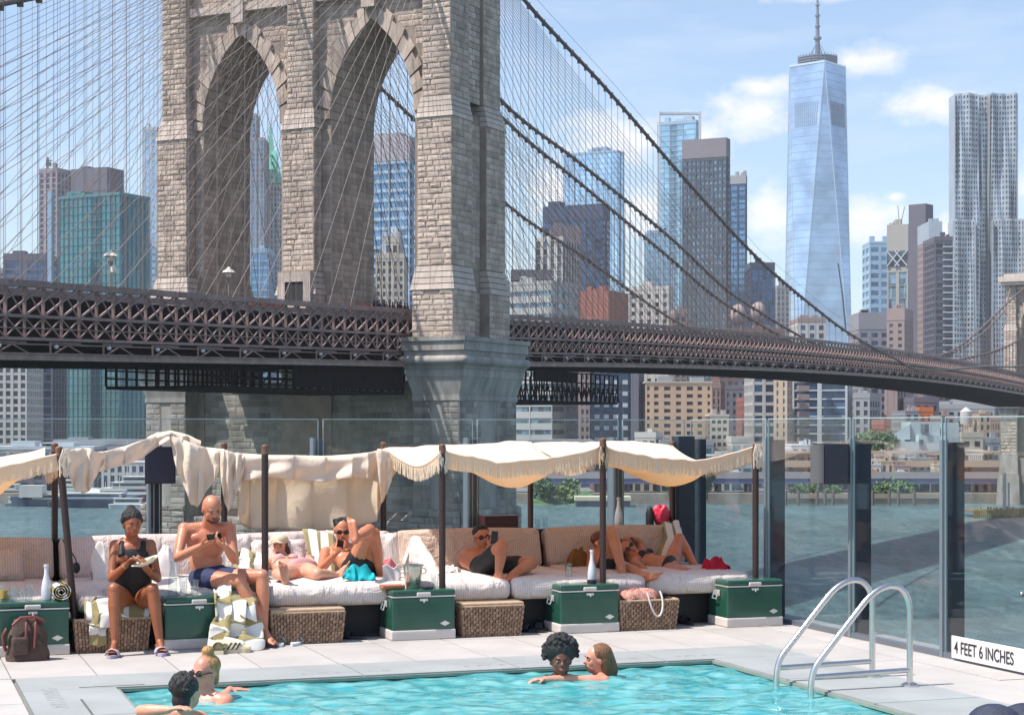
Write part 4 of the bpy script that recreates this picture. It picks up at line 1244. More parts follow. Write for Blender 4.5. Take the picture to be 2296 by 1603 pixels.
housing('lower cream housing wing standing against the peach slab', 1592, 1634, 930, 742, W['cream'], [(.2, 1.6), (.5, 1.6), (.8, 1.6)], 6)
B('dark grey apartment tower with pale balconies beside the peach slab', 1597, 1628, 858, 800, W['brown'], Gm['dark'], 3.4, 4, .3, .35, split=1616)
B('purplish brick building with a red corner behind the cream wing', 1628, 1688, 862, 830, W['purple'], Gm['dark'], 3.6, 3.6, .5, .5, split=1668)
B('tall red and pink sliver of a building left of the white gridded one', 1668, 1690, 890, 805, W['red'], Gm['dark'], 3.6, 3.6, .5, .5)
B('white gridded apartment tower with deep square windows', 1688, 1738, 820, 765, W['white'], Gm['navy'], 4.4, 4.6, .3, .3)
B('beige and green striped apartment tower', 1738, 1782, 800, 752, W['beige'], Gm['teal'], 3.4, 20, .4, .1, split=1765)
B('broad dark teal block ruled with white balcony lines', 1784, 1918, 800, 770, bcol('balcony_white', (.42, .45, .47)), Gm['navy'], 3.7, 13, .17, .15, split=1900)
q = MB(); z_ = -20
for k in range(15): q.box(P(1790, 0, 766).x, P(1814, 0, 766).x, 765, 769.6, z_ + k * 3.7 + .9, z_ + k * 3.7 + 3.2)
tag(obj('brick_bay', q, W['pink']), 'pink brick bay on the left of the white ruled block', 'facade bay')
B('mid height apartment block with mixed balconies', 1918, 1992, 880, 760, W['grey'], Gm['dark'], 3.6, 5, .4, .35, split=1950)
B('pink tower behind the mid height apartments', 1986, 2050, 858, 820, W['pink'], Gm['dark'], 3.6, 5.5, .4, .5, split=2012)
B('narrow red brick house with a stepped gable', 1982, 1996, 940, 735, W['red'], Gm['dark'])
B('purplish block under the right part of the deck', 2050, 2105, 890, 800, W['purple'], Gm['dark'], 3.6, 4, .4, .5)
B('building wrapped in orange netting among grey blocks', 2062, 2092, 912, 790, W['orange'], Gm['dark'], 3.6, 4, .5, .4, clutter=False)
B('dark blue apartment complex with pale bands, right of the orange one', 2100, 2242, 905, 810, W['grey'], Gm['navy'], 3.8, 6, .35, .3, split=2230)
B('blue grey tower under the deck by the far bridge tower', 2242, 2330, 930, 760, W['brown'], Gm['dark'], 3.6, 4, .4, .4)
# water tank
q = MB(); c_ = P(2166, 935, 780); q.rev([(2.6, -3), (2.6, 2.6), (0, 4.6)], c_, 12); 
for s_ in (-1, 1): q.bar(c_ + Vector((s_ * 2, 0, -14)), c_ + Vector((s_ * 2, 0, -3)), .5)
tag(obj('water_tank', q, W['white']), 'round pale water tank on stilts above the dark blue apartments', 'water tank')
# low modern pale complex
r_ = thing('civic_building', 'low pale blue modern building of plain boxes at the water', 'building', P(2080, 1000, 735) )
q = MB()
for (ua, ub, va, vb, Yq) in ((2042, 2108, 945, 990, 735), (2112, 2150, 947, 990, 738), (2010, 2060, 990, 1002, 722), (2060, 2120, 975, 1005, 728)):
    q.box(P(ua, 0, Yq).x, P(ub, 0, Yq).x, Yq, Yq + 18, -23, P(0, va, Yq).z)
q.hexa([P(2005, 985, 733), P(2041, 985, 733), P(2041, 985, 745), P(2005, 985, 745), P(2005, 972, 733), P(2041, 950, 733), P(2041, 950, 745), P(2005, 972, 745)])
obj('wall', q, bcol('pale_blue_panel', (.44, .52, .55)), r_)
q = MB()
for (ua, ub, va, vb) in ((2074, 2083, 950, 970), (2062, 2070, 985, 998)): q.box(P(ua, 0, 727).x, P(ub, 0, 727).x, 727.2, 734.9, P(0, vb, 727).z, P(0, va, 727).z)
obj('window', q, Gm['dark'], r_)
B('small cream house row beside the far bridge tower', 2156, 2204, 968, 735, W['cream'], Gm['dark'], 3.6, 4, .45, .5)
B('greenish small block next to the cream houses', 2204, 2242, 980, 740, W['grey'], Gm['teal'], 3.6, 3.4, .4, .4)
B('white low building above the left piers', 2005, 2030, 1004, 715, W['white'], Gm['dark'], 4, 4, .5, .5, clutter=False)
B('cream low house with dark doorways on the quay', 1962, 2000, 1012, 712, W['cream'], Gm['dark'], 4, 4, .5, .5, clutter=False)
B('long low brown shed behind the elevated road', 1765, 1850, 1010, 706, W['brown'], Gm['grey'], 4, 4, .5, .3, cap=1.5, clutter=False)
B('low brick market row on the quay at the right', 2180, 2242, 1040, 690, W['brown'], Gm['dark'], 4, 4, .5, .5, clutter=False)
B('low white building with a row of windows right of the office', 1425, 1490, 968, 740, W['white'], Gm['teal'], 4, 3.2, .3, .3, split=1470)
B('low grey sheds behind the daybed canopies', 1480, 1600, 985, 735, W['grey'], Gm['teal'], 4, 8, .3, .2)
B('small bright pavilion behind the canopy at the right', 1640, 1688, 978, 725, W['white'], Gm['pale'], 4, 5, .3, .2, clutter=False)
B('low green grey block at the quay behind the bridge pier', 1150, 1330, 985, 735, W['grey'], Gm['teal'], 4, 6, .3, .2, clutter=False)
# --- left waterfront
B('long low pavilion with a pale roof on the left pier', -30, 210, 1000, 730, W['grey'], Gm['teal'], 4.5, 8, .3, .2, cap=2, capm=W['pale'])
B('low grey blue terminal behind the boats', 120, 330, 985, 750, W['grey'], Gm['steelg'], 4.5, 8, .4, .3, cap=3)
B('white quay house with rows of small windows behind the ships', 228, 325, 1035, 690, W['white'], Gm['navy'], 3, 3, .4, .4, cap=1)
B('dark low boat sheds along the left quay', -20, 130, 1045, 695, W['dgrey'], Gm['dark'], 3.5, 5, .4, .4, cap=1.5)

# --- elevated road along the far shore
road = thing('elevated_road', 'long pale elevated road on columns along the far shore', 'viaduct', P(1650, 1120, 676))
q = MB(); x0, x1 = P(1100, 0, 672).x, P(2330, 0, 672).x
zt_ = P(0, 1062, 676).z
q.box(x0, x1, 672, 688, zt_ - 1.4, zt_); q.box(x0, x1, 671.6, 672, zt_ - 1.6, zt_ + .9)
obj('road_deck', q, bcol('road_concrete', (.36, .34, .36)), road)
q = MB(); q.box(x0, x1, 671.9, 672.3, zt_ - 3.6, zt_ - 1.62); obj('girder', q, bcol('blue_girder', (.14, .15, .28)), road)
colm = unit_mesh('column', MB().box(-.6, .6, -.6, .6, 0, 1), W['dgrey'])
for k in range(18):
    for yy in (674, 686): inst('column', colm, road, Matrix.Translation((x0 + 6 + k * 11.5, yy, -22.3)) @ Matrix.Diagonal((1, 1, zt_ + 18.6 + .1, 1)))
upper = thing('upper_ramp', 'tan upper ramp running above the elevated road at the right', 'ramp', P(2000, 1050, 695))
q = MB(); xa, xb = P(1745, 0, 690).x, P(2330, 0, 690).x; z2 = P(0, 1036, 690).z
q.box(xa, xb, 690, 703, z2 - 1.5, z2); q.box(xa, xb, 689.5, 690, z2 - 1.8, z2 + .8); q.box(xa, xb, 695, 700, z2 + 3.4, z2 + 4.4)
obj('ramp_deck', q, bcol('tan_concrete', (.46, .36, .27)), upper)
q = MB()
for k in range(9): q.bar((xa + 5 + k * 12, 692, -22.4), (xa + 5 + k * 12, 692, z2 - 1.5), 1.2)
obj('pier', q, W['dgrey'], upper)
# vehicles on the elevated road (tiny)
vh = [(1180, .75, .75), (1262, .7, .3), (1420, .2, .25), (1545, .6, .6), (1585, .5, .5), (1650, .7, .7), (1790, .15, .15), (1960, .5, .1), (2020, .6, .62), (2120, .2, .2)]
cw = ['white', 'red', 'dark', 'silver', 'grey', 'white', 'black', 'orange', 'pale', 'dark blue']
cc = [(.6, .6, .6), (.3, .05, .04), (.03, .03, .04), (.4, .42, .45), (.2, .2, .2), (.6, .6, .62), (.02, .02, .02), (.5, .2, .05), (.5, .52, .5), (.03, .05, .15)]
where = ['at the bridge pier', 'above the green lawn', 'above the barge', 'behind the pink bag', 'behind the corner posts', 'behind the right canopy', 'behind the first side panel', 'between two glass posts', 'above the round bush', 'near the far stone tower']
for k, (u, a, b) in enumerate(vh):
    p = P(u, 0, 675); p.z = zt_
    q = MB(Matrix.Translation(p)); q.box(-2.2, 2.2, -.9, .9, .35, 1.0); q.hexa([(-1.5, -.8, 1.0), (1.3, -.8, 1.0), (1.3, .8, 1.0), (-1.5, .8, 1.0), (-1.1, -.7, 1.6), (.8, -.7, 1.6), (.8, .7, 1.6), (-1.1, .7, 1.6)])
    for wx in (-1.4, 1.4):
        q.ell((wx, -.9, .35), (.36, .12, .36), n=8, m=4)
    o = obj('car', q, mat('car_' + cw[k].replace(' ', '_'), cc[k], .35, var=0), smooth=False)
    tag(o, 'small ' + cw[k] + ' car on the elevated road ' + where[k], 'car', 'cars on the elevated road')
# --- shore: bulkhead, piles, green bank, barge
bank = MB(); xa, xb = P(1190, 0, 655).x, P(1330, 0, 655).x
bank.grid(lambda a, b: (xa + (xb - xa) * a, 645 + 20 * b, WATER - .5 + 5.0 * math.sin(b * 1.5) * (.75 + .25 * math.sin(a * 9))), 20, 6)
struct('grassy_bank', bank, mat('grass_green', (.07, .14, .06), .9, var=.4, vs=.3))
q = MB(); xa, xb = P(1330, 0, 640).x, P(1420, 0, 640).x
q.box(P(1288, 0, 640).x, P(1412, 0, 640).x, 632, 644, WATER + 2.2, WATER + 3.6)
root = thing('barge', 'flat barge with a cream deck moored beside the green bank', 'barge', P(1350, 1125, 640))
obj('deck', q, bcol('barge_cream', (.55, .50, .36)), root)
q = MB(); q.box(P(1290, 0, 640).x, P(1410, 0, 640).x, 632.4, 643.6, WATER - .6, WATER + 2.19); obj('hull', q, W['dgrey'], root)
prom = MB(); prom.box(P(1745, 0, 655).x, P(2130, 0, 655).x, 648, 662, WATER - 1, WATER + 2.6)
struct('promenade', prom, quay)
q = MB(); q.box(P(1745, 0, 655).x, P(2130, 0, 655).x, 647.6, 647.95, WATER + 2.4, WATER + 4.2)
tag(obj('quay_parapet', q, bcol('parapet_tan', (.42, .32, .25))), 'tan parapet along the promenade above the mooring piles', 'parapet')
pile = MB(); pile.tube([(0, 0, -2), (0, 0, 5.2)], .55, 8); pile.ell((0, 0, 5.2), (.6, .6, .3), n=8, m=4)
pm = unit_mesh('pile', pile, mat('pile_timber', (.14, .11, .09), .9, var=.3, vs=2))
spots = ['third of the posts right of the fins', 'post below the first bush', 'post beside the pale slab', 'post behind the speaker', 'post under the black speaker', 'post left of the round bush', 'post under the round bush', 'post at the bush edge', 'post at the barge end', 'last post before the steel fin']
for k, u in enumerate((1762, 1790, 1832, 1850, 1868, 1932, 1957, 1994, 2014, 2050)):
    o = bpy.data.objects.new('mooring_pile', pm); link(o); p = P(u, 0, 645); o.location = (p.x, 645, WATER)
    tag(o, 'dark mooring pile at the far promenade, ' + spots[k], 'mooring pile', 'mooring piles along the promenade')
leaf_ms = [mat('leaf_a', (.07, .13, .035), .8, var=.4, vs=.6, rnd=.45), mat('leaf_b', (.11, .16, .05), .8, var=.4, vs=.6, rnd=.45), mat('leaf_c', (.04, .09, .035), .8, var=.4, vs=.6, rnd=.45)]
bark = mat('bark', (.10, .08, .06), .9)
def tree(u, v, Y, w, h, label, mi=0, name='tree', n=420, g='trees on the far shore'):
    rr = random.Random(int(u * 3 + v)); p = P(u, v, Y); r = w / 2
    root = thing(name, label, 'bush' if name == 'bush' else 'tree', p, g)
    t = MB(); t.tube([p, p + EZ * h * .35, p + Vector((r * .1, 0, h * .7))], [r * .09 + .1, r * .06 + .08, .06], 6)
    for k in range(4):
        a = rr.uniform(0, 6.3); t.tube([p + EZ * h * .3, p + Vector((math.cos(a) * r * .6, math.sin(a) * r * .6, h * rr.uniform(.5, .8)))], [.14, .05], 5)
    obj('trunk', t, bark, root)
    c = MB(); cl = [(Vector((rr.uniform(-.6, .6) * r, rr.uniform(-.5, .5) * r, h * rr.uniform(.35, .8))), rr.uniform(.3, .55) * r) for _ in range(9)]
    s = max(.35, w * .06)
    for k in range(n):
        cc_, cr_ = rr.choice(cl)
        d = Vector((rr.gauss(0, 1), rr.gauss(0, 1), rr.gauss(0, .8))).normalized() * cr_ * rr.uniform(.5, 1.05)
        q = p + cc_ + d
        a = Vector((rr.gauss(0, 1), rr.gauss(0, 1), rr.gauss(0, 1))).normalized() * s * rr.uniform(.5, 1.2); b = a.orthogonal().normalized() * s * rr.uniform(.4, 1)
        c.add([q - a, q - b, q + a, q + b], [(0, 1, 2, 3)])
    obj('crown', c, leaf_ms[mi], root)
for args in ((1232, 1126, 652, 14, 8.5, 'dark green tree at the foot of the stone pier', 2), (1268, 1120, 654, 13, 7, 'yellow green bush on the grassy bank', 1, 'bush'),
             (1790, 1114, 656, 9, 4.2, 'low bush behind the first side glass panel', 0, 'bush'), (1812, 1114, 657, 8, 4.6, 'rounder bush right of the low one', 1, 'bush'),
             (1866, 1114, 656, 9, 4.0, 'bush just under the hanging speaker', 0, 'bush'), (1960, 1114, 657, 10, 3.6, 'small pale bush left of the largest bush', 1, 'bush'),
             (2000, 1115, 656, 17, 5.4, 'largest bright green bush on the promenade', 0, 'bush', 600), (2026, 1115, 657, 9, 3.4, 'small bush trailing off right of the largest', 1, 'bush'),
             (1530, 1115, 658, 12, 5, 'bush seen through the glass behind the pink bag', 1, 'bush'), (1585, 1120, 655, 9, 14, 'tall dark green tree behind the corner posts', 2),
             (1962, 1008, 720, 18, 7, 'broad green tree crown below the grey apartments', 0), (1985, 1006, 722, 14, 6, 'second green crown beside the red gabled house', 2)):
    tree(*args)
# --- boats at the left quay
def boat(u, v, Y, Lb, label, hullc, decks=2, mast=True, g='boats moored at the left quay', flip=1):
    p = P(u, v, Y); p.z = WATER
    M = Matrix.Translation(p)
    root = thing('moored_boat', label, 'boat', p, g)
    q = MB(M); h = Lb * .09; w = Lb * .13; pts = [(-.5, .8), (-.46, 1), (.25, 1), (.42, .6), (.52, 0.02)]
    lo = []; hi = []
    for (x, f) in pts: lo.append((x * Lb * flip * .94, f * w * .7)); hi.append((x * Lb * flip, f * w))
    ring = lambda a, z: [(x, -y, z + (h * .5 if abs(x) > Lb * .4 and x * flip > 0 else 0) * (z > 0)) for x, y in a] + [(x, y, z + (h * .5 if abs(x) > Lb * .4 and x * flip > 0 else 0) * (z > 0)) for x, y in a[::-1]]
    A, Bq = ring(lo, -.8), ring(hi, h); n = len(A)
    q.add(A + Bq, [tuple(range(n)), tuple(range(2 * n - 1, n - 1, -1))] + [(i, (i + 1) % n, n + (i + 1) % n, n + i) for i in range(n)])
    obj('hull', q, hullc, root)
    q = MB(M); wi = MB(M)
    for k in range(decks):
        a, b = -.38 + .05 * k, .2 - .09 * k; z = h + .05 + k * 2.1
        q.box(min(a * Lb * flip, b * Lb * flip), max(a * Lb * flip, b * Lb * flip), -w * .75, w * .75, z, z + 2.0)
        q.box(min(a * Lb * flip, b * Lb * flip) - .5, max(a * Lb * flip, b * Lb * flip) + .5, -w * .85, w * .85, z + 2.0, z + 2.1)
        wi.box(min(a * Lb * flip, b * Lb * flip) + .6, max(a * Lb * flip, b * Lb * flip) - .6, -w * .75 - .08, w * .75, z + .8, z + 1.5)
    obj('cabin', q, bcol('boat_white', (.62, .62, .6)), root); obj('window', wi, Gm['dark'], root)
    if mast:
        q = MB(M); q.tube([(0, 0, h), (0, 0, h + Lb * .45)], .15, 5); q.tube([(-Lb * .25 * flip, 0, h), (-Lb * .25 * flip, 0, h + Lb * .35)], .12, 5); q.bar((0, 0, h + Lb * .4), (-Lb * .3, 0, h + 2), .06)
        obj('mast', q, W['white'], root)
boat(52, 1118, 640, 13, 'small grey boat with a pale cabin at the left picture edge', W['grey'], 1, False)
boat(108, 1120, 638, 26, 'dark hulled boat lying behind the left canopy pole', W['navy'], 1, False, flip=-1)
boat(178, 1124, 632, 22, 'grey workboat with two masts right of the tilted pole', W['dgrey'], 1)
boat(232, 1126, 628, 34, 'long navy hulled ship with a low white cabin', W['navy'], 1, True)
boat(268, 1124, 635, 20, 'white and yellow ferry behind the navy ship', W['cream'], 2, True)
boat(296, 1128, 622, 16, 'small sharp white motor boat nearest the stone pier', bcol('boat_hull_white', (.6, .62, .64)), 1, False)
boat(285, 1118, 655, 44, 'large white excursion boat with three decks behind the others', bcol('ship_pale', (.5, .52, .5)), 3, True, flip=-1)
q = MB(); q.box(P(46, 0, 636).x, P(98, 0, 636).x, 634, 640, WATER + 3.3, WATER + 7.6); tag(obj('floating_office', q, W['white']), 'white box shaped float house at the left quay', 'float house')
# --- right pier with yellow fenders
root = thing('timber_pier', 'timber pier with yellow brown fenders before the far tower', 'pier', P(2230, 1160, 560))
q = MB(); xa, xb = P(2176, 0, 560).x, P(2330, 0, 560).x; q.box(xa, xb, 556, 575, WATER + 1.4, WATER + 2.2); obj('deck', q, mat('pier_timber', (.2, .14, .09), .9, var=.3, vs=.5), root)
q = MB(); rr = random.Random(4)
for k in range(34): x = xa + (xb - xa) * k / 34; q.bar((x, 555.6, WATER - 1), (x + rr.uniform(-.2, .2), 555.6, WATER + 2.4 + rr.uniform(0, 1.2)), .45)
obj('fender_pile', q, mat('fender_yellow', (.34, .25, .10), .9, var=.4, vs=1), root, kind='stuff')
q = MB(); q.bar((P(2252, 0, 556).x, 556, WATER + 2), (P(2252, 0, 556).x, 556, WATER + 14), .9); q.bar((P(2262, 0, 556).x, 556, WATER + 2), (P(2262, 0, 556).x, 556, WATER + 11), .5); obj('pile', q, W['white'], root)

# ---------------------------------------------------------------- air
hm = bpy.data.materials.new('air_haze'); hm.use_nodes = True
hn = hm.node_tree; hn.nodes.remove(hn.nodes['Principled BSDF'])
hv = hn.nodes.new('ShaderNodeVolumePrincipled'); hv.inputs['Color'].default_value = (.90, .94, 1.0, 1); hv.inputs['Density'].default_value = .0001
hn.links.new(hv.outputs[0], hn.nodes['Material Output'].inputs['Volume'])
q = MB(); q.box(-1650, 1650, -40, 2700, -31, 515)
o = obj('haze', q, hm); o['kind'] = 'stuff'

q = MB(); q.bar(P(1879, 590, 1400), P(1889, 660, 1400), .9); q.bar(P(1889, 660, 1400), P(1897, 745, 1400), 1.2)  # thin dark slanted line made of bars
for k in range(14): q.bar(P(1879 + k * 1.2, 592 + k * 10, 1400), P(1882 + k * 1.2, 598 + k * 10, 1400), .7)
tag(obj('slanted_bar', q, W['navy']), 'thin dark line of bars slanting in front of the tallest tower', 'crane')
for k, (u, v) in enumerate(((1655, 705), (1700, 700))):
    c_ = P(u, v, 860); root = thing('rooftop_tank', ('round pinkish tank on a roof just above the deck, left one', 'round pinkish tank on a roof, right of its twin')[k], 'tank', c_ - EZ * 8, 'pinkish round tanks above the deck')
    q = MB(); q.ell(c_, (3.7, 3.7, 5.0), n=18, m=12); obj('vessel', q, bcol('tank_pink', (.36, .28, .27)), root)
    q = MB()
    for i in range(8): t_ = i * math.pi / 4; q.tube([c_ + Vector((3.75 * math.cos(t_) * math.sin(a_), 3.75 * math.sin(t_) * math.sin(a_), 5.05 * math.cos(a_))) for a_ in [math.pi * j / 12 for j in range(13)]], .16, 4)
    obj('rib', q, W['brown'], root)
    q = MB()
    for i in range(4): t_ = i * math.pi / 2 + .4; q.bar(c_ + Vector((2.5 * math.cos(t_), 2.5 * math.sin(t_), -4)), c_ + Vector((3 * math.cos(t_), 3 * math.sin(t_), -12)), .5)
    obj('support', q, W['brown'], root)
B('low brown roofs just behind the deck under the round tanks', 1610, 1760, 735, 880, W['brown'], Gm['dark'], 3.6, 4, .5, .5)

# more of the crowded low waterfront
low = [('small white boathouse with a dark door right of the second fin', 1950, 1975, 1040, 684, 'white'), ('low tan store beside the white boathouse', 1976, 2004, 1032, 686, 'beige'), ('low pink shed next to the tan store', 2005, 2040, 1042, 684, 'pink'),
       ('grey two storey shed before the pale blue building', 2042, 2092, 1026, 690, 'grey'), ('cream kiosk on the quay right of the grey shed', 2094, 2112, 1040, 684, 'cream'), ('low brown warehouse behind the third fin', 2114, 2170, 1020, 692, 'brown'),
       ('narrow white house left of the far stone tower', 2206, 2226, 1010, 700, 'white'), ('dark low house at the foot of the far stone tower', 2226, 2246, 1030, 690, 'dgrey'), ('pale warehouse behind the hanging grey speaker', 1775, 1830, 996, 712, 'pale'),
       ('brick warehouse with arched dark windows right of the speaker', 1850, 1905, 1000, 710, 'brown'), ('low white terminal seen through the glass behind the last canopy', 1560, 1640, 1020, 700, 'white'), ('low tan garage behind the last daybed', 1420, 1500, 1040, 695, 'beige'),
       ('low brick store behind the middle canopy', 1330, 1400, 1030, 695, 'brown'), ('pink brick mid rise behind the cream houses', 2110, 2140, 930, 770, 'pink'), ('grey mid rise with pale bands behind the orange building', 2030, 2062, 920, 790, 'grey'), ('beige mid rise right of the dark blue apartments', 2196, 2222, 925, 775, 'beige')]
for (lb, ua, ub, vt_, Y_, c_) in low: B(lb, ua, ub, vt_, Y_, W[c_], Gm['dark'], 3.3, 3.2, .42, .42, cap=1.2)
boat(20, 1100, 672, 30, 'long white river ferry behind the float house', bcol('boat_hull_white', (.6, .62, .64)), 2, False)
boat(150, 1104, 668, 26, 'white tour boat between the canopy pole and the hanging cloth', bcol('boat_hull_white', (.6, .62, .64)), 3, False, flip=-1)
boat(205, 1112, 660, 18, 'small tug with a cream cabin just under the hanging cloth', W['red'], 2, True)
# ================================================================ ROOF DECK, POOL, GLASS WALL
paver_m = mat('porcelain_paver', (.43, .402, .38), .7, var=.11, vs=1.7, bump=.15, bs=60, rnd=.05, spec=.3)
coping_m = mat('coping_stone', (.315, .33, .325), .6, var=.13, vs=1.5, bump=.15, bs=40, rnd=.03, spec=.35)
PA0, PA1, PB1 = 1.55, 6.14, 12.62
CA0, CA1, CB1 = .91, 6.95, 13.29
deckS = thing('pool_deck', '', '', D(2, 13, 0)); del deckS['label']; del deckS['category']; deckS['kind'] = 'structure'
q = MB(DM)
for (a0, a1, b0, b1) in ((-9, PA0, -3, 17.2), (PA1, 8.15, -3, 17.2), (PA0, PA1, PB1, 17.2), (PA0, PA1, -3, 2.0)): q.box(a0, a1, b0, b1, -.6, -.03)
q.box(-9, 8.15, -3, 17.2, -26.5, -1.6)
obj('slab', q, mat('deck_slab', (.2, .19, .18), .9), deckS)
g = .005
av = [.89 + .605 * k for k in range(-9, 12)] + [7.9]
bv = [14.5 + 1.21 * k for k in range(-6, 3)]
for i in range(len(av) - 1):
    for b0 in bv:
        a0, a1, b1 = av[i], av[i + 1], min(b0 + 1.21, 16.98)
        if a1 - a0 < .1: continue
        rects = [(a0, a1, b0, b1)]
        # leave out the coping area
        if a1 > CA0 + .02 and a0 < CA1 - .02 and b0 < CB1 - .02:
            rects = []
            if a0 < CA0 - .03: rects.append((a0, CA0, b0, min(b1, 99)))
            if a1 > CA1 + .03: rects.append((CA1, a1, b0, b1))
            if b1 > CB1 + .03:
                rects.append((max(a0, CA0), min(a1, CA1), CB1, b1))
        for r in rects:
            if r[1] - r[0] < .03 or r[3] - r[2] < .03: continue
            p = MB(DM); rr_ = random.uniform(-.0012, .0012)
            p.box(r[0] + g, r[1] - g, r[2] + g, r[3] - g, -.03, rr_)
            obj('paver', p, paver_m, deckS)
copS = thing('pool_coping', '', '', D(4, 13, 0)); del copS['label']; del copS['category']; copS['kind'] = 'structure'
for k in range(5):
    w = (CA1 - CA0) / 5; p = MB(DM); p.box(CA0 + w * k + g, CA0 + w * (k + 1) - g, PB1, CB1 - g, -.06, .003); obj('coping_slab', p, coping_m, copS)
for k in range(8):
    b1 = PB1 - 1.2 * k; 
    for (a0, a1) in ((CA0, PA0), (PA1, CA1)):
        p = MB(DM); p.box(a0 + g, a1 - g, b1 - 1.2 + g, b1 - g, -.06, .003); obj('coping_slab', p, coping_m, copS)
q = MB(DM); q.box(PA0 - .30, PA0 - .285, 3, PB1 - .5, .004, .006); q.box(PA0 - .25, PA0 + .2, PB1 + .05, PB1 + .06, .004, .006)
obj('gutter_slot', q, mat('gutter_dark', (.10, .11, .10), .8), copS)
q = MB(DM); q.box(PA0, PA0 + .02, 3, PB1, -.03, -.008); q.box(PA0 + .02, PA1 - .02, PB1 - .02, PB1, -.03, -.008); q.box(PA1 - .02, PA1, 3, PB1, -.03, -.008)
obj('nosing', q, mat('nosing_tan', (.22, .25, .21), .6), copS)
# basin
tile_m = bpy.data.materials.new('pool_plaster'); tile_m.use_nodes = True
_n = tile_m.node_tree; _p = _n.nodes['Principled BSDF']; _p.inputs['Roughness'].default_value = .6
_p.inputs['Base Color'].default_value = (.30, .80, .83, 1)
basin = MB(DM)
basin.box(PA0 - .1, PA1 + .1, 1.9, PB1 + .1, -1.5, -1.38)
basin.box(PA0 - .1, PA0, 1.9, PB1 + .1, -1.38, -.061); basin.box(PA1, PA1 + .1, 1.9, PB1 + .1, -1.38, -.061)
basin.box(PA0, PA1, PB1, PB1 + .1, -1.38, -.061); basin.box(PA0, PA1, 1.9, 2.0, -1.38, -.061)
struct('pool_basin', basin, tile_m)
WZ = -.036
wave_rng = random.Random(3)
wv = []
for k in range(46):
    lam = wave_rng.uniform(.10, .75); th = wave_rng.gauss(.3, 1.0); amp = .0026 * lam ** .8 * wave_rng.uniform(.5, 1.3)
    wv.append((math.cos(th) * 2 * math.pi / lam, math.sin(th) * 2 * math.pi / lam, wave_rng.uniform(0, 6.28), amp))
def wz(a, b):
    wa = a + .10 * math.sin(b * 2.1 + a); wb = b + .10 * math.sin(a * 2.7)
    z = sum(A * math.sin(kx * wa + ky * wb + ph) for kx, ky, ph, A in wv)
    for (ca, cb) in ((4.45, 12.2), (4.85, 12.2), (2.3, 12.1), (2.0, 11.3)):
        r = math.hypot(a - ca, b - cb); z += .006 * math.sin(r * 30) * math.exp(-r * 1.6)
    return z
wm_ = MB(DM)
wm_.grid(lambda s, t: (PA0 + (PA1 - PA0) * s, 9.2 + (PB1 - 9.2) * t, WZ + wz(PA0 + (PA1 - PA0) * s, 9.2 + (PB1 - 9.2) * t)), 190, 170)
wm_.grid(lambda s, t: (PA0 + (PA1 - PA0) * s, 2.0 + 7.2 * t, WZ + wz(PA0 + (PA1 - PA0) * s, 2 + 7.2 * t)), 92, 90)
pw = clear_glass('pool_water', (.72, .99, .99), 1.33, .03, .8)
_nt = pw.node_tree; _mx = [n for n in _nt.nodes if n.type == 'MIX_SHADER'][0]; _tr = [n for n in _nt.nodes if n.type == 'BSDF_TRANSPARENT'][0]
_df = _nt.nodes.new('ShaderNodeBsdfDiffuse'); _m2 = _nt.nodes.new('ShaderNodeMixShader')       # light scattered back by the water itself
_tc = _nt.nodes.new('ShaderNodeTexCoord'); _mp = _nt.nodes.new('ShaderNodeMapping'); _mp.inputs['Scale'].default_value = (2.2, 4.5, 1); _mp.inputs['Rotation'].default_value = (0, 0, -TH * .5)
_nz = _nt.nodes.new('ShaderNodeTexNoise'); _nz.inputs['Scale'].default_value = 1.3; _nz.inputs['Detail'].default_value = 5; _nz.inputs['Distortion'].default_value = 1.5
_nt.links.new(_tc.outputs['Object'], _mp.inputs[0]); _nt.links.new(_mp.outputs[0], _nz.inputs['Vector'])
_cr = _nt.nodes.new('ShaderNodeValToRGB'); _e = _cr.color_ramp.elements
_e[0].position = .38; _e[0].color = (.055, .41, .45, 1); _e[1].position = .66; _e[1].color = (.27, .70, .70, 1)  # caustic-like mottling of light painted into the water colour by noise
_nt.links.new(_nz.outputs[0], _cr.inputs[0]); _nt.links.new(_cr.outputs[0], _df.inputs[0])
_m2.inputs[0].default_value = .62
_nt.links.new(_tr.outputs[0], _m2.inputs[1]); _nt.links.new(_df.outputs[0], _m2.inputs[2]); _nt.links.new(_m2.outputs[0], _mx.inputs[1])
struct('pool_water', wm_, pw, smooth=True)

def text_mb(txt, M, size, sx=1., depth=.002, bold=0.):
    cu = bpy.data.curves.new('tmp', 'FONT'); cu.body = txt; cu.size = size; cu.extrude = depth; cu.offset = bold
    to = bpy.data.objects.new('tmp', cu); col.objects.link(to)
    dg_ = bpy.context.evaluated_depsgraph_get(); dg_.update()
    me = to.evaluated_get(dg_).to_mesh()
    mb = MB(M); mb.add([(v.co.x * sx, v.co.y, v.co.z) for v in me.vertices], [tuple(p.vertices) for p in me.polygons])
    bpy.data.objects.remove(to); bpy.data.curves.remove(cu)
    return mb
ink = mat('sign_ink', (.025, .02, .022), .6, var=0)
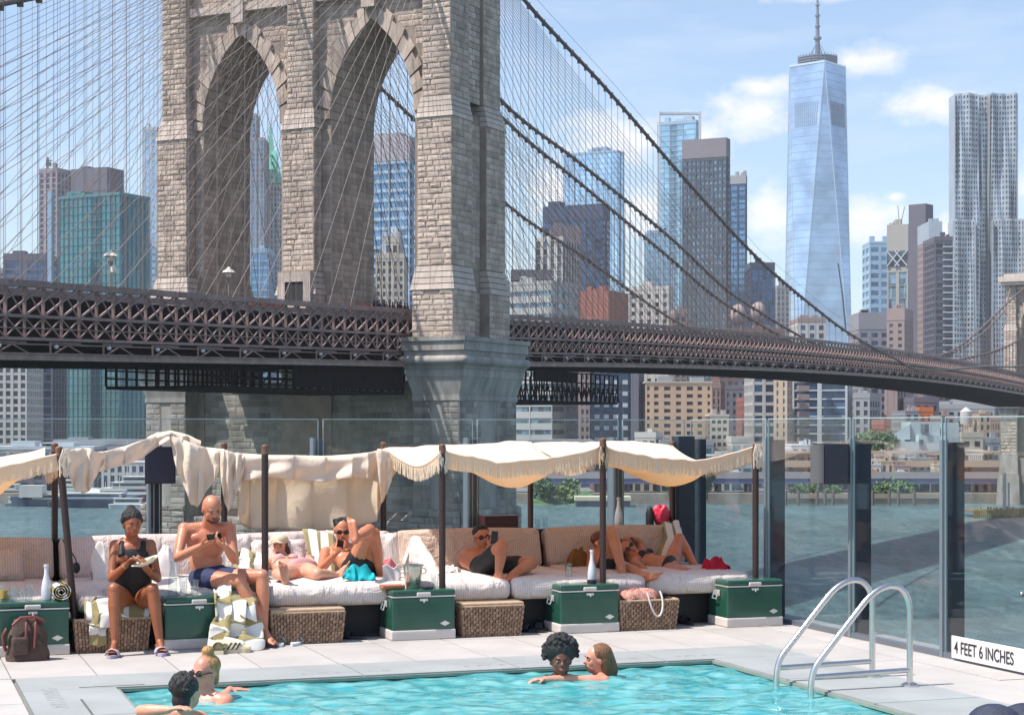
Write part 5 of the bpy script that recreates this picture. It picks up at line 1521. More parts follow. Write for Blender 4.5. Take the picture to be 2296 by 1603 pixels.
# depth marks let into the coping (worn, low contrast)
ink2 = mat('worn_coping_ink', (.27, .28, .29), .7, var=.35, vs=30)
for (a, b, t, s_, rz) in ((2.9, 12.78, 'NO DIVING', .12, 0), (4.15, 12.8, '4 FT 6 IN', .12, 0), (4.9, 12.8, 'NO DIVING', .12, 0), (5.9, 12.8, '4 FT 6 IN', .1, 0)):
    obj('coping_mark', text_mb(t, DM @ Matrix.Translation((a, b, .0035)), s_, 1.1, .0005, 0), ink2, copS)
obj('coping_mark', text_mb('NO DIVING', DM @ Matrix.Translation((1.15, 11.8, .0035)) @ Matrix.Rotation(R(-90), 4, 'Z') @ Matrix.Rotation(R(180), 4, 'Z'), .16, 1.1, .0005, 0), ink2, copS)
# depth sign on the glass
sign = thing('depth_sign', 'long white sign at the foot of the glass reading 4 FEET 6 INCHES', 'sign', D(7.86, 11.4, .02))
q = MB(DM); q.box(7.855, 7.872, 10.75, 11.94, .022, .192); obj('board', q, mat('sign_white', (.66, .64, .64), .5, var=.03), sign)
SM = DM @ Matrix.Translation((7.852, 11.9, .062)) @ Matrix(((0, 0, -1, 0), (-1, 0, 0, 0), (0, 1, 0, 0), (0, 0, 0, 1)))
obj('lettering', text_mb('4 FEET 6 INCHES', SM, .135, .78, .001, .001), ink, sign)

# glass wall
gl_m = clear_glass('wall_glass', (.95, .975, .975), 1.5, 0., .85)
edge_m = mat('glass_edge', (.33, .42, .43), .25, var=0)
post_m = mat('post_grey', (.15, .165, .19), .45, .3, var=.05)
stile_m = mat('stile_pale', (.21, .25, .285), .4, .4, var=.05)
fin_m = mat('fin_dark', (.035, .045, .06), .5, .2, var=.1)
GT = 1.885; PT = 1.69
wall1 = thing('glass_wall', 'tall frameless glass wall behind the daybeds with grey posts', 'glass wall', D(3, 16.85, 0), 'glass walls round the pool deck')
pa = [-2.27, -.70, .87, 2.44, 4.01, 5.58, 7.15]
for i, a in enumerate(pa + [7.9]):
    if i < len(pa):
        q = MB(DM); q.box(a - .055, a + .055, 16.90, 17.08, 0, PT); obj('post', q, post_m if i != 3 else fin_m, wall1)
        q = MB(DM); q.box(a - .075, a - .055, 16.85, 17.0, 0, PT + .02); obj('stile', q, stile_m, wall1)
    if i:
        a0 = (pa + [7.9])[i - 1] + .03; a1 = a - .03
        q = MB(DM); q.box(a0, a1, 16.86, 16.872, .04, GT); obj('glass_panel', q, gl_m, wall1)
        q = MB(DM); q.box(a0 - .003, a1 + .003, 16.858, 16.874, GT, GT + .008); q.box(a0 - .008, a0 - .001, 16.858, 16.874, .04, GT); q.box(a1 + .001, a1 + .008, 16.858, 16.874, .04, GT); obj('panel_edge', q, edge_m, wall1)
q = MB(DM); q.box(-9, 7.9, 16.80, 16.93, 0, .045); obj('base_shoe', q, post_m, wall1)
wall2 = thing('glass_wall', 'glass wall along the right side of the pool with dark fins', 'glass wall', D(7.9, 12, 0), 'glass walls round the pool deck')
pb = [16.80, 15.09, 13.53, 12.12, 10.6, 9.1, 7.6, 6.1]
for i, b in enumerate(pb):
    q = MB(DM); q.box(7.93, 8.08, b - .02, b + .02, 0, PT); obj('fin', q, fin_m, wall2)
    q = MB(DM); q.box(7.875, 7.925, b - .02, b + .02, 0, PT + (.02 if i else .0)); obj('stile', q, stile_m, wall2)
    if i < len(pb) - 1:
        b0, b1 = pb[i + 1] + .03, b - .03
        q = MB(DM); q.box(7.9, 7.912, b0, b1, .04, GT); obj('glass_panel', q, gl_m, wall2)
        q = MB(DM); q.box(7.898, 7.914, b0 - .003, b1 + .003, GT, GT + .008); q.box(7.898, 7.914, b1 + .001, b1 + .008, .04, GT); q.box(7.898, 7.914, b0 - .008, b0 - .001, .04, GT); obj('panel_edge', q, edge_m, wall2)
q = MB(DM); q.box(7.88, 7.94, -3, 16.79, 0, .045); obj('base_shoe', q, post_m, wall2)
q = MB(DM); q.box(7.935, 8.2, -3, 17.2, -.6, .02); obj('curb', q, mat('curb_grey', (.28, .28, .28), .8), wall2)

q = MB(DM); q.box(7.66, 7.84, 16.55, 16.72, 0, 1.72); obj('corner_post', q, fin_m, wall1)
# handrail ladder
chrome = mat('polished_steel', (.68, .655, .63), .27, 1., var=.05, vs=4)
lad = thing('pool_ladder', 'polished steel ladder rails arching over the pool edge', 'pool ladder', D(6.5, 11.1, 0))
def bez(p, n=10):
    out = []
    for k in range(n + 1):
        t = k / n
        q = [Vector(x) for x in p]
        while len(q) > 1: q = [q[i].lerp(q[i + 1], t) for i in range(len(q) - 1)]
        out.append(q[0])
    return out
for b in (11.32, 10.82):
    q = MB(DM); L_ = lambda a, z: Vector((a, b, z))
    pts = [L_(6.0, -.95), L_(6.0, -.3)] + bez([L_(6.0, -.02), L_(6.0, .10), L_(6.02, .16), L_(6.07, .215)], 6) + bez([L_(6.42, .60), L_(6.56, .745), L_(6.76, .76), L_(6.78, .54)], 12) + [L_(6.78, .3), L_(6.78, 0.0)]
    q.tube(pts, .0215, 12); obj('rail', q, chrome, lad)
    q = MB(DM); q.tube([L_(6.0, .10), L_(6.78, .115)], .0185, 10); obj('cross_bar', q, chrome, lad)
    q = MB(DM); q.rev([(.062, .0035), (.062, .014), (.03, .03), (.024, .03)], L_(6.78, 0), 16); obj('foot_plate', q, chrome, lad)
for z in (-.3, -.6, -.9):
    q = MB(DM); q.box(5.93, 6.03, 10.84, 11.30, z - .02, z + .01); obj('tread', q, mat('tread_grey', (.4, .42, .42), .5), lad)
# little tap outside / behind the right panel
tap = thing('valve_stand', 'thin standpipe with a dark valve behind the right glass panel', 'standpipe', D(8.35, 11.9, -.6))
q = MB(DM); q.tube([(8.35, 11.6, -.6), (8.35, 11.6, .47)], .012, 8); obj('pipe', q, chrome, tap)
q = MB(DM); q.box(8.33, 8.37, 11.575, 11.625, .47, .60); q.tube([(8.27, 11.6, .53), (8.43, 11.6, .53)], .012, 6); obj('valve', q, fin_m, tap)
q = MB(DM)
for c_ in ((8.26, 11.6, .53), (8.44, 11.6, .54), (8.35, 11.6, .625)): q.ell(c_, .02)
obj('knob', q, chrome, tap)
q = MB(DM); q.box(8.2, 8.55, 9, 14, -.62, -.6); obj('mount_plate', q, mat('ledge_grey', (.3, .3, .3), .8), tap)
# speakers
sp = thing('loudspeaker', 'black loudspeaker hanging on the fourth glass post of the back wall, left', 'loudspeaker', D(2.44, 16.7, 1.27), 'loudspeakers on the glass walls')
q = MB(DM); q.prism([(2.30, 16.62), (2.58, 16.62), (2.55, 16.86), (2.33, 16.86)], 1.29, 1.63); obj('housing', q, mat('speaker_black', (.02, .022, .035), .6, var=.1), sp)
q = MB(DM); q.box(2.315, 2.565, 16.605, 16.62, 1.305, 1.615); obj('grille', q, mat('speaker_grille', (.035, .035, .06), .9, var=.1), sp)
sp = thing('loudspeaker', 'grey fronted loudspeaker hanging on the second fin of the right glass wall', 'loudspeaker', D(7.75, 13.6, 1.3), 'loudspeakers on the glass walls')
bm_ = DB(0, 0, 1)
q = MB(DM)
fp = [(7.555 + .07 - .07 * math.cos(R(t)), 13.60 + .0 + .10 * math.sin(R(t))) for t in range(-80, 81, 16)]
q.prism(fp[::-1], 1.33, 1.66); obj('grille', q, mat('grille_grey', (.10, .095, .10), .8, var=.06, vs=60), sp, smooth=False)
q = MB(DM); q.prism([(7.62, 13.50), (7.82, 13.46), (7.86, 13.5), (7.86, 13.58), (7.80, 13.66), (7.62, 13.70)], 1.325, 1.668); obj('housing', q, mat('speaker_black', (.02, .022, .035), .6), sp)
# ================================================================ DAYBEDS, CANOPIES AND THINGS ON THEM
ticking = bpy.data.materials.new('mattress_ticking'); ticking.use_nodes = True
def ticking_mat(name, c1, c2):
    m = bpy.data.materials.new(name); m.use_nodes = True
    nt = m.node_tree; N = nt.nodes; L = nt.links; p = N['Principled BSDF']; p.inputs['Roughness'].default_value = .92; p.inputs['Specular IOR Level'].default_value = .15
    tcn = N.new('ShaderNodeTexCoord'); mp = N.new('ShaderNodeMapping'); mp.inputs['Rotation'].default_value = (0, 0, -TH); L.new(tcn.outputs['Object'], mp.inputs[0])
    sp_ = N.new('ShaderNodeSeparateXYZ'); L.new(mp.outputs[0], sp_.inputs[0])
    mu = N.new('ShaderNodeMath'); mu.operation = 'MULTIPLY'; mu.inputs[1].default_value = 2 * math.pi / .022; L.new(sp_.outputs[0], mu.inputs[0])
    sn = N.new('ShaderNodeMath'); sn.operation = 'SINE'; L.new(mu.outputs[0], sn.inputs[0])
    gt = N.new('ShaderNodeMapRange'); gt.inputs[1].default_value = -.4; gt.inputs[2].default_value = .4; L.new(sn.outputs[0], gt.inputs[0])
    mc = N.new('ShaderNodeMix'); mc.data_type = 'RGBA'; L.new(gt.outputs[0], mc.inputs[0]); mc.inputs[6].default_value = (*c1, 1); mc.inputs[7].default_value = (*c2, 1)
    n2 = N.new('ShaderNodeTexNoise'); n2.inputs['Scale'].default_value = 4.5; n2.inputs['Detail'].default_value = 4; n2.inputs['Distortion'].default_value = .8; L.new(tcn.outputs['Object'], n2.inputs['Vector'])
    b = N.new('ShaderNodeBump'); b.inputs['Strength'].default_value = .9; b.inputs['Distance'].default_value = .09; L.new(n2.outputs[0], b.inputs['Height']); L.new(b.outputs[0], p.inputs['Normal'])
    L.new(mc.outputs[2], p.inputs['Base Color']); return m
bpy.data.materials.remove(ticking)
mattress_m = ticking_mat('mattress_ticking', (.70, .62, .575), (.60, .515, .475))
cush_m = ticking_mat('shaded_ticking', (.60, .46, .38), (.50, .375, .31))  # tan tone: shade under the canopies put into the cushion colour
cush2_m = ticking_mat('pink_ticking', (.62, .51, .47), (.53, .43, .40))
frame_m = mat('black_frame', (.012, .013, .018), .6, var=.1)
pole_m = mat('dark_brown_pole', (.035, .017, .014), .55, var=.2, vs=4)
cap_m = mat('pole_cap_wood', (.17, .085, .05), .6, var=.3, vs=20)
beds = [(-1.62, -.08), (-.06, 1.46), (1.49, 3.02), (3.05, 4.57), (4.60, 6.07), (6.10, 7.60)]
bl = ['left end daybed cut off by the picture edge, brown cushions', 'daybed with a crumpled pillow left of the seated woman', 'daybed the seated woman and the bald man sit on',
      'daybed with the woman in a cap and the man with a raised foot', 'daybed under the canopy where one man lies alone with a phone', 'daybed at the glass corner with two people lying on it']
for i, (a0, a1) in enumerate(beds):
    root = thing('daybed', bl[i], 'daybed', D((a0 + a1) / 2, 15.6, 0), 'daybeds in a row along the glass')
    q = MB(DM); q.box(a0 + .03, a1 - .03, 15.02, 16.62, .0, .285); obj('base', q, frame_m, root)
    q = MB(DM); q.box(a0 - .005, a1 + .005, 16.50, 16.74, .775, .80); q.box(a0, a1, 16.56, 16.60, .286, .775); obj('back_frame', q, frame_m, root)
    split = (i == 4, .5) if i in (4, 5) else None
    if i in (4, 5):
        mid = a0 + (a1 - a0) * (.44 if i == 4 else .30)
        for (x0, x1) in ((a0, mid - .004), (mid + .004, a1)):
            q = MB(DM); q.rbox(x0, x1, 14.80, 16.45, .29, .475, .07, puff=.014); obj('mattress', q, mattress_m, root)
    else:
        q = MB(DM); q.rbox(a0, a1, 14.80, 16.45, .29, .475, .075, puff=.02); obj('mattress', q, mattress_m, root)
    # back cushion leaning on the frame
    Mc = DM @ Matrix.Translation(((a0 + a1) / 2, 16.20, .47)) @ Matrix.Rotation(R(-17), 4, 'X')
    w = (a1 - a0) / 2
    q = MB(Mc); q.rbox(-w + .01, w - .01, -.02, .16, 0, .385, .055, puff=.02); obj('back_cushion', q, cush_m if i in (0, 1, 4, 5) else cush2_m, root)
    if i == 4:
        Mb = DM @ Matrix.Translation((a0 + .08, 16.25, .50)) @ Matrix.Rotation(R(15), 4, 'Y') @ Matrix.Rotation(R(17), 4, 'X')
        q = MB(Mb); q.rbox(-.055, .065, -1.25, 0, -.02, .33, .055, puff=.012); obj('side_bolster', q, mattress_m, root)
# a loose brown leather box on the back shelf
q = MB(DM); a_ = 5.60; q.box(5.60, 5.95, 16.62, 16.80, .803, .94); tag(obj('storage_box', q, mat('oxblood', (.05, .012, .012), .5)), 'dark red brown box on the shelf behind the reclining man', 'box')

# poles
poles = [(1.47, 14.74, 'tilted dark pole at the left beside the wicker basket', True), (3.03, 14.74, 'front pole between the bald man and the woman in the cap', False),
         (4.58, 14.74, 'front pole behind the ice bucket cooler', False), (6.08, 14.74, 'front pole rising by the tall glass bottle', False), (7.61, 14.76, 'front pole at the right end of the canopy', False),
         (1.49, 16.62, 'rear pole left of the tilted one', False), (3.03, 16.62, 'rear pole behind the bald man\'s head', False), (4.57, 16.62, 'rear pole at the end of the hanging curtain', False),
         (6.08, 16.62, 'rear pole with an orange brown cap above the canopy', False), (7.62, 16.62, 'rear pole in the glass corner', False), (-.07, 14.74, 'pole of the left canopy outside the view', False)]
for (a, b, lb, tilt) in poles:
    z1 = 1.655 if b > 15 else (1.70 if abs(a - 6.08) < .1 else 1.65)
    p0 = Vector((a, b, 0)); p1 = Vector((a, b, z1))
    if tilt: p0 = DM.inverted() @ GZ(178, 1400, .2); p0 = Vector((1.50, 14.74, 0)); p1 = Vector((1.36, 14.78, 1.64))
    root = thing('canopy_pole', lb, 'pole', DM @ p0, 'dark poles carrying the canopies')
    q = MB(DM); q.tube([p0, p1.lerp(p0, .04)], .029, 12); obj('pole', q, pole_m, root)
    q = MB(DM); q.tube([p1.lerp(p0, .04), p1], .031, 12); q.ell(p1, (.031, .031, .018)); obj('pole_cap', q, cap_m, root)

# canopies
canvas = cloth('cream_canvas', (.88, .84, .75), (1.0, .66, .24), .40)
fringe_m = cloth('cotton_fringe', (.76, .66, .52), (1.0, .80, .55), .30, .8, 90, .10)
def canopy(a0, a1, label, bmin=14.76, bmax=16.60, zc=(1.62, 1.62, 1.62, 1.62), sagf=.13, sags=.15, belly=.30, sagr=.05, hump=.0, belly_a=.62):
    root = thing('canopy', label, 'canopy', D((a0 + a1) / 2, (bmin + bmax) / 2, 1.6), 'fringed cream canopies')
    def edge_z(s, t):
        z = (zc[0] * (1 - s) * (1 - t) + zc[1] * s * (1 - t) + zc[2] * s * t + zc[3] * (1 - s) * t)
        c = lambda x: 4 * x * (1 - x)
        bx = math.exp(-((s - belly_a) / .25) ** 2) * .6 + .4
        z -= sagf * c(s) * (1 - t) ** 2 + sagr * c(s) * t ** 2 + sags * c(t) * ((1 - s) ** 3 + s ** 3)
        z += hump * c(s) ** .7 * math.exp(-((t - .9) / .22) ** 2) - belly * c(s) ** 1.2 * c(min(1, t ** .62 * .98)) ** 1.3 * bx
        z += .007 * math.sin(s * 31 + t * 9) * c(t) + .03 * noise.noise(Vector((s * 5 + a0, t * 2.2, 1.3))) * c(s) ** .5 + .012 * noise.noise(Vector((s * 16, t * 5, a0))) * c(s) ** .5
        return z
    inx = lambda s, t: (.03 * 4 * s * (1 - s) * 1)
    def pos(s, t):
        a = a0 + (a1 - a0) * s; b = bmin + (bmax - bmin) * t
        b += .05 * 4 * s * (1 - s) * (1 - t) ** 2 - .03 * 4 * s * (1 - s) * t ** 2
        a += .05 * 4 * t * (1 - t) * ((1 - s) ** 2 - s ** 2)
        return Vector((a, b, edge_z(s, t)))
    q = MB(DM); q.grid(lambda s, t: pos(s, t), 40, 26); obj('sheet', q, canvas, root, solid=.004)
    fr = MB(DM); hem = MB(DM); rr = random.Random(int(a0 * 10) + 5)
    edges = [[pos(k / 130, 0) for k in range(131)], [pos(k / 130, 1) for k in range(131)], [pos(0, k / 130) for k in range(131)], [pos(1, k / 130) for k in range(131)]]
    for e in edges:
        hem.tube(e[::5] + [e[-1]], .008, 5, False)
        for i in range(len(e) - 1):
            d = (e[i + 1] - e[i]); p = e[i]; w = d * .97
            hh = .135 + rr.uniform(-.008, .008); nrm = Vector((-d.y, d.x, 0)).normalized() * rr.uniform(-.006, .006)
            sw = d * rr.uniform(-.12, .12)
            fr.add([p, p + w, p + w - EZ * hh * .5 + nrm, p - EZ * hh * .5 + nrm, p + w * .9 + sw - EZ * hh + nrm * 2, p + w * .1 + sw - EZ * hh + nrm * 2], [(0, 1, 2, 3), (3, 2, 4, 5)])
    obj('hem', hem, canvas, root); obj('fringe', fr, fringe_m, root, kind='stuff', smooth=False)
    for (s, t) in ((0, 0), (1, 0)):
        p = pos(s, t); kb = MB(DM); rr2 = random.Random(3)
        for k in range(16):
            kb.tube([p + Vector((rr2.uniform(-.03, .03), -.03, .02)), p + Vector((rr2.uniform(-.05, .05), -.045, -.08)), p + Vector((rr2.uniform(-.04, .04), -.04, -.17 - rr2.random() * .04))], .006, 4)
        obj('tie', kb, canvas, root)
    return root
canopy(4.58, 6.08, 'fringed cream canopy over the man lying alone with a phone', zc=(1.615, 1.65, 1.66, 1.61), hump=.035, sagr=.01)
canopy(6.08, 7.61, 'fringed cream canopy at the glass corner, orange glow beneath', zc=(1.65, 1.635, 1.62, 1.645), hump=.06, sagr=.01)
canopy(-.07, 1.40, 'fringed cream canopy at the left picture edge', zc=(1.45, 1.615, 1.62, 1.48), sagf=.08)

def drape(name, label, cat, pts, folds=14, amp=.03, m=None, parent=None, seed=1, nv=16, fringe=0.):
    """cloth hanging between an upper and a lower edge given along the line; each point is (u, v_top, v_bottom, b)"""
    rr = random.Random(seed); us = [p[0] for p in pts]
    def at_(s):
        x = s * (len(pts) - 1); i = min(int(x), len(pts) - 2); f = x - i; f = f * f * (3 - 2 * f)
        return [pts[i][k] * (1 - f) + pts[i + 1][k] * f for k in range(4)]
    ph = [rr.uniform(0, 6.3) for _ in range(4)]
    def fn(s, t):
        u, vt, vb, b = at_(s)
        off = amp * (math.sin(s * folds * 6.28 + ph[0]) * (.3 + .7 * t) + .6 * math.sin(s * folds * 2.7 + ph[1] + t * 2) + .5 * math.sin(t * 9 + s * 17 + ph[2]) * (.5)) 
        off += .04 * math.sin(min(t * 5, 1) * 1.57) * -1
        w = DB(u + .8 * math.sin(t * 7 + s * 40), vt + (vb - vt) * t, b + off)
        return w
    q = MB(); q.grid(fn, max(24, int((us[-1] - us[0]) / 3.2)), nv)
    o = obj(name, q, m or canvas, parent, solid=.005)
    if label: tag(o, label, cat)
    return o
root = thing('pulled_back_canopy', 'crumpled cream canopy pulled back and hung over rear rail and speaker', 'canopy', D(3, 16.5, 1.4))
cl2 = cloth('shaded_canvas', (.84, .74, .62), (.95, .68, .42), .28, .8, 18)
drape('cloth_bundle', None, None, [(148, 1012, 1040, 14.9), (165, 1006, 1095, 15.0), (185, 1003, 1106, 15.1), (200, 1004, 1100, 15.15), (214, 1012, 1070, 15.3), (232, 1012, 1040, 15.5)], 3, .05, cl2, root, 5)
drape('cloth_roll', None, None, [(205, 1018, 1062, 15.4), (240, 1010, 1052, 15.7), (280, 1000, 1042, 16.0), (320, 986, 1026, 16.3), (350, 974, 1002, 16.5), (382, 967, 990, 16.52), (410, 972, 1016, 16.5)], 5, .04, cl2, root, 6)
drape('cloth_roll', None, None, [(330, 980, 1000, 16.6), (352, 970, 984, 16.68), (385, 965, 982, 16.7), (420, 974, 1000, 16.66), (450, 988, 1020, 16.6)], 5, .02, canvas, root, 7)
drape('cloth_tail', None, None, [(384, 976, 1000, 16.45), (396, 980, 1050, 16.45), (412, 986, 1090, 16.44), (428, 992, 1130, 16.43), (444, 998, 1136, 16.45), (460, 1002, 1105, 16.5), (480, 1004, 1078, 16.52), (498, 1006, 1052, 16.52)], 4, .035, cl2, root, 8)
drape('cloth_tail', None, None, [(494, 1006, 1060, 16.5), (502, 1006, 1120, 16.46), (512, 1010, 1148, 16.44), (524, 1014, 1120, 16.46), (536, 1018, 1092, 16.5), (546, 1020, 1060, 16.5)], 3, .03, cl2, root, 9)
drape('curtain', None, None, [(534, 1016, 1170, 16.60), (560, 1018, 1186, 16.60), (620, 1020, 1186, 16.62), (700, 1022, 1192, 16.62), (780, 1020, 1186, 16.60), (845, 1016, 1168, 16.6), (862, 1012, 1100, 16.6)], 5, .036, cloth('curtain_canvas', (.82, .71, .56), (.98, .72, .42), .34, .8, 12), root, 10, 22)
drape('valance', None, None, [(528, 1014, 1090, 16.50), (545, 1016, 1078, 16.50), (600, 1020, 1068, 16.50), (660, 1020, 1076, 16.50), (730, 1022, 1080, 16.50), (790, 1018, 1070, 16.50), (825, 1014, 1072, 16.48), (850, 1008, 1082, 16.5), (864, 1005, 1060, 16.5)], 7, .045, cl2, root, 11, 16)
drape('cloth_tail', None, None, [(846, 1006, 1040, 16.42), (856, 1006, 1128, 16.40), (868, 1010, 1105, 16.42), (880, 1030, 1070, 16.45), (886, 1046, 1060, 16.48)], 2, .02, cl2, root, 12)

# coolers
green = mat('enamel_green', (.018, .085, .055), .32, .1, var=.15, vs=3, coat=.3)
ivory = mat('ivory_base', (.60, .54, .50), .5, var=.04)
silver = mat('latch_silver', (.70, .68, .64), .35, .6, var=.03)
cl = ['green cooler behind the brown bag at the left, bottle and glasses on it', 'green cooler between the seated woman and the bald man', 'green cooler carrying the ice bucket', 'green cooler with the tall glass bottle standing on it', 'green cooler at the right end with nothing on top']
for i, (a0, a1) in enumerate(((.86, 1.42), (2.18, 2.74), (4.09, 4.65), (5.62, 6.18), (7.22, 7.78))):
    b0 = 14.60 if i < 4 else 14.56; w = a1 - a0; H = .425
    root = thing('cooler', cl[i], 'cooler', D((a0 + a1) / 2, b0 + .2, 0), 'green steel coolers in front of the daybeds')
    Mx = DM @ Matrix.Translation((a0, b0, 0)) @ Matrix.Rotation(R((-1, 1.5, -.5, .8, 0)[i]), 4, 'Z')
    q = MB(Mx); q.rbox(-.006, w + .006, -.006, .396, 0, .085, .012); obj('base', q, ivory, root)
    q = MB(Mx); q.rbox(0, w, 0, .39, .078, .362, .014); obj('body', q, green, root)
    q = MB(Mx); q.rbox(-.005, w + .005, -.005, .395, .362, .374, .005); obj('trim', q, silver, root)
    q = MB(Mx); q.rbox(-.004, w + .004, -.004, .394, .374, H, .018); obj('lid', q, green, root)
    q = MB(Mx); q.rbox(w / 2 - .062, w / 2 + .062, -.016, .03, .368, .404, .008); obj('latch_plate', q, ivory, root)
    q = MB(Mx); q.rbox(w / 2 - .036, w / 2 + .036, -.014, .0, .330, .352, .006); q.tube([(w / 2, -.012, .345), (w / 2, -.016, .318)], .006, 6); obj('latch', q, silver, root)
    q = MB(Mx)
    q.add([(w - .135, -.003, .135), (w - .09, -.003, .112), (w - .045, -.003, .135), (w - .09, -.003, .158), (w - .135, 0, .135), (w - .09, 0, .112), (w - .045, 0, .135), (w - .09, 0, .158)],
          [(0, 1, 2, 3), (0, 4, 5, 1), (1, 5, 6, 2), (2, 6, 7, 3), (3, 7, 4, 0)]); obj('emblem', q, silver, root)
    for xs in (-.004, w + .004):
        s_ = -1 if xs < 0 else 1
        q = MB(Mx); q.rbox(min(xs, xs + s_ * .012), max(xs, xs + s_ * .012), .13, .26, .275, .33, .003); obj('handle_plate', q, silver, root)
        q = MB(Mx); q.tube([(xs + s_ * .01, .15, .32), (xs + s_ * .03, .155, .25), (xs + s_ * .03, .235, .25), (xs + s_ * .01, .24, .32)], .007, 6); obj('handle', q, silver, root)

# baskets
wick = mat('wicker', (.30, .19, .125), .8, var=.12, vs=20, rnd=.35)
wick_top = mat('wicker_lid', (.44, .31, .20), .85, var=.12, vs=20)
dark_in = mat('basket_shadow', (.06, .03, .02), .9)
bkl = ['open wicker basket with a striped towel hanging out, under the seated woman', 'wicker basket under the daybed beside the bald man\'s feet', 'lidded wicker basket between the third and fourth coolers', 'wicker basket with a pink bag on top, right of the fourth cooler']
for i, (a0, a1) in enumerate(((1.47, 2.06), (3.06, 3.68), (4.72, 5.28), (6.2, 6.76))):
    b0 = 14.62; H = .265; w = a1 - a0; tp = .025
    root = thing('wicker_basket', bkl[i], 'basket', D((a0 + a1) / 2, b0 + .2, 0), 'wicker baskets under the daybeds')
    Mx = DM @ Matrix.Translation((a0, b0, 0))
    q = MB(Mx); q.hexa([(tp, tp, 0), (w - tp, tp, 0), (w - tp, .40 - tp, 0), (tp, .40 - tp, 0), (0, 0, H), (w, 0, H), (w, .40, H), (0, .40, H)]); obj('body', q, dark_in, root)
    wv_ = MB(Mx); rr = random.Random(i)
    nS = int(w / .026)
    for k in range(nS + 1):
        x = w * k / nS; xb = tp + (w - 2 * tp) * k / nS
        for j in range(11):
            f0, f1 = j / 11, (j + .94) / 11
            o_ = .013 if (k + j) % 2 else .004
            wv_.bar((xb + (x - xb) * f0, tp * (1 - f0) - o_, H * f0), (xb + (x - xb) * f1, tp * (1 - f1) - o_, H * f1), .021, .010)
    nD = 15
    for k in range(nD):
        y = .4 * (k + .5) / nD
        for j in range(9):
            o_ = .007 if (k + j) % 2 else .003
            xa, xb2 = tp * (1 - j / 9), tp * (1 - (j + 1) / 9)
            wv_.bar((xa - o_, y, H * j / 9), (xb2 - o_, y, H * (j + 1) / 9), .02, .010)
    obj('weave', wv_, wick, root, kind='stuff')
    q = MB(Mx)
    for (p, r_) in (((0, 0), (w, 0)), ((w, 0), (w, .4)), ((w, .4), (0, .4)), ((0, .4), (0, 0))): q.tube([(p[0], p[1], H), (r_[0], r_[1], H)], .012, 6)
    obj('rim', q, wick_top, root)
    if i in (1, 2):
        q = MB(Mx); q.rbox(-.008, w + .008, -.008, .408, H + .004, H + .03, .012); obj('lid', q, wick_top, root)
    q = MB(Mx); q.rbox(-.014, .004, .14, .26, H - .08, H - .035, .006); obj('handle', q, dark_in, root)

# striped towels
tow = striped('towel_stripes', (.30, .25, .115), (.72, .70, .66), .09, 0)
tow2 = striped('towel_stripes_wide', (.30, .25, .115), (.72, .70, .66), .085, 1)
def towel(label, fn, nu=30, nv=24, m=None, wu=1., wv_=1., name='towel', cat='towel', grp='striped towels', parent=None):
    q = MB(); q.grid(fn, nu, nv, lambda s, t: (s * wu, t * wv_))
    o = obj(name, q, m or tow, parent, solid=.008)
    if label: tag(o, label, cat, grp)
    return o
def sheet(pts, amp=.012, f1=13, f2=9, ph=0.):
    """bilinear-ish patch through a grid of 3-D rows, with wrinkles"""
    rows = [[Vector(p) for p in r] for r in pts]
    def fn(s, t):
        y = t * (len(rows) - 1); j = min(int(y), len(rows) - 2); g_ = y - j; g_ = g_ * g_ * (3 - 2 * g_)
        def rw(r):
            x = s * (len(r) - 1); i = min(int(x), len(r) - 2); f = x - i; f = f * f * (3 - 2 * f)
            return r[i].lerp(r[i + 1], f)
        p = rw(rows[j]).lerp(rw(rows[j + 1]), g_)
        n = Vector((math.sin(s * f1 + t * 3 + ph), math.sin(t * f2 + s * 5 + ph * 2), math.sin(s * f2 - t * f1 + ph))) * amp
        return p + n
    return fn
# over cooler 2 and down to the floor
towel('striped towel draped over the second cooler down to the floor', sheet([
    [DB(478, 1303, 14.95), DB(520, 1300, 14.95), DB(556, 1302, 14.95), DB(600, 1305, 14.9)],
    [DB(474, 1325, 14.72), DB(510, 1318, 14.7), DB(550, 1318, 14.7), DB(582, 1325, 14.72)],
    [DB(476, 1350, 14.52), DB(510, 1348, 14.5), DB(545, 1350, 14.5), DB(566, 1355, 14.52)],
    [DB(480, 1385, 14.50), DB(510, 1386, 14.46), DB(545, 1385, 14.46), DB(572, 1385, 14.5)],
    [DB(470, 1415, 14.50), DB(508, 1412, 14.42), DB(548, 1412, 14.42), DB(590, 1412, 14.48)],
    [DB(468, 1440, 14.44), DB(508, 1436, 14.34), DB(550, 1438, 14.36), DB(600, 1440, 14.46)],
    [DB(470, 1452, 14.3), DB(508, 1450, 14.24), DB(550, 1452, 14.26), DB(602, 1450, 14.36)]], .032, 21, 16), 36, 44, tow2, 1, .7)
towel('striped towel spilling out of the basket behind the woman\'s legs', sheet([
    [DB(190, 1332, 15.0), DB(225, 1330, 15.0), DB(280, 1335, 15.0), DB(335, 1345, 15.0)],
    [DB(184, 1350, 14.75), DB(215, 1345, 14.72), DB(280, 1350, 14.72), DB(334, 1360, 14.75)],
    [DB(186, 1385, 14.62), DB(215, 1385, 14.58), DB(280, 1376, 14.6), DB(330, 1382, 14.7)],
    [DB(188, 1400, 14.66), DB(215, 1405, 14.57), DB(280, 1392, 14.66), DB(328, 1395, 14.8)]], .02), 36, 30, tow, .7, .5)
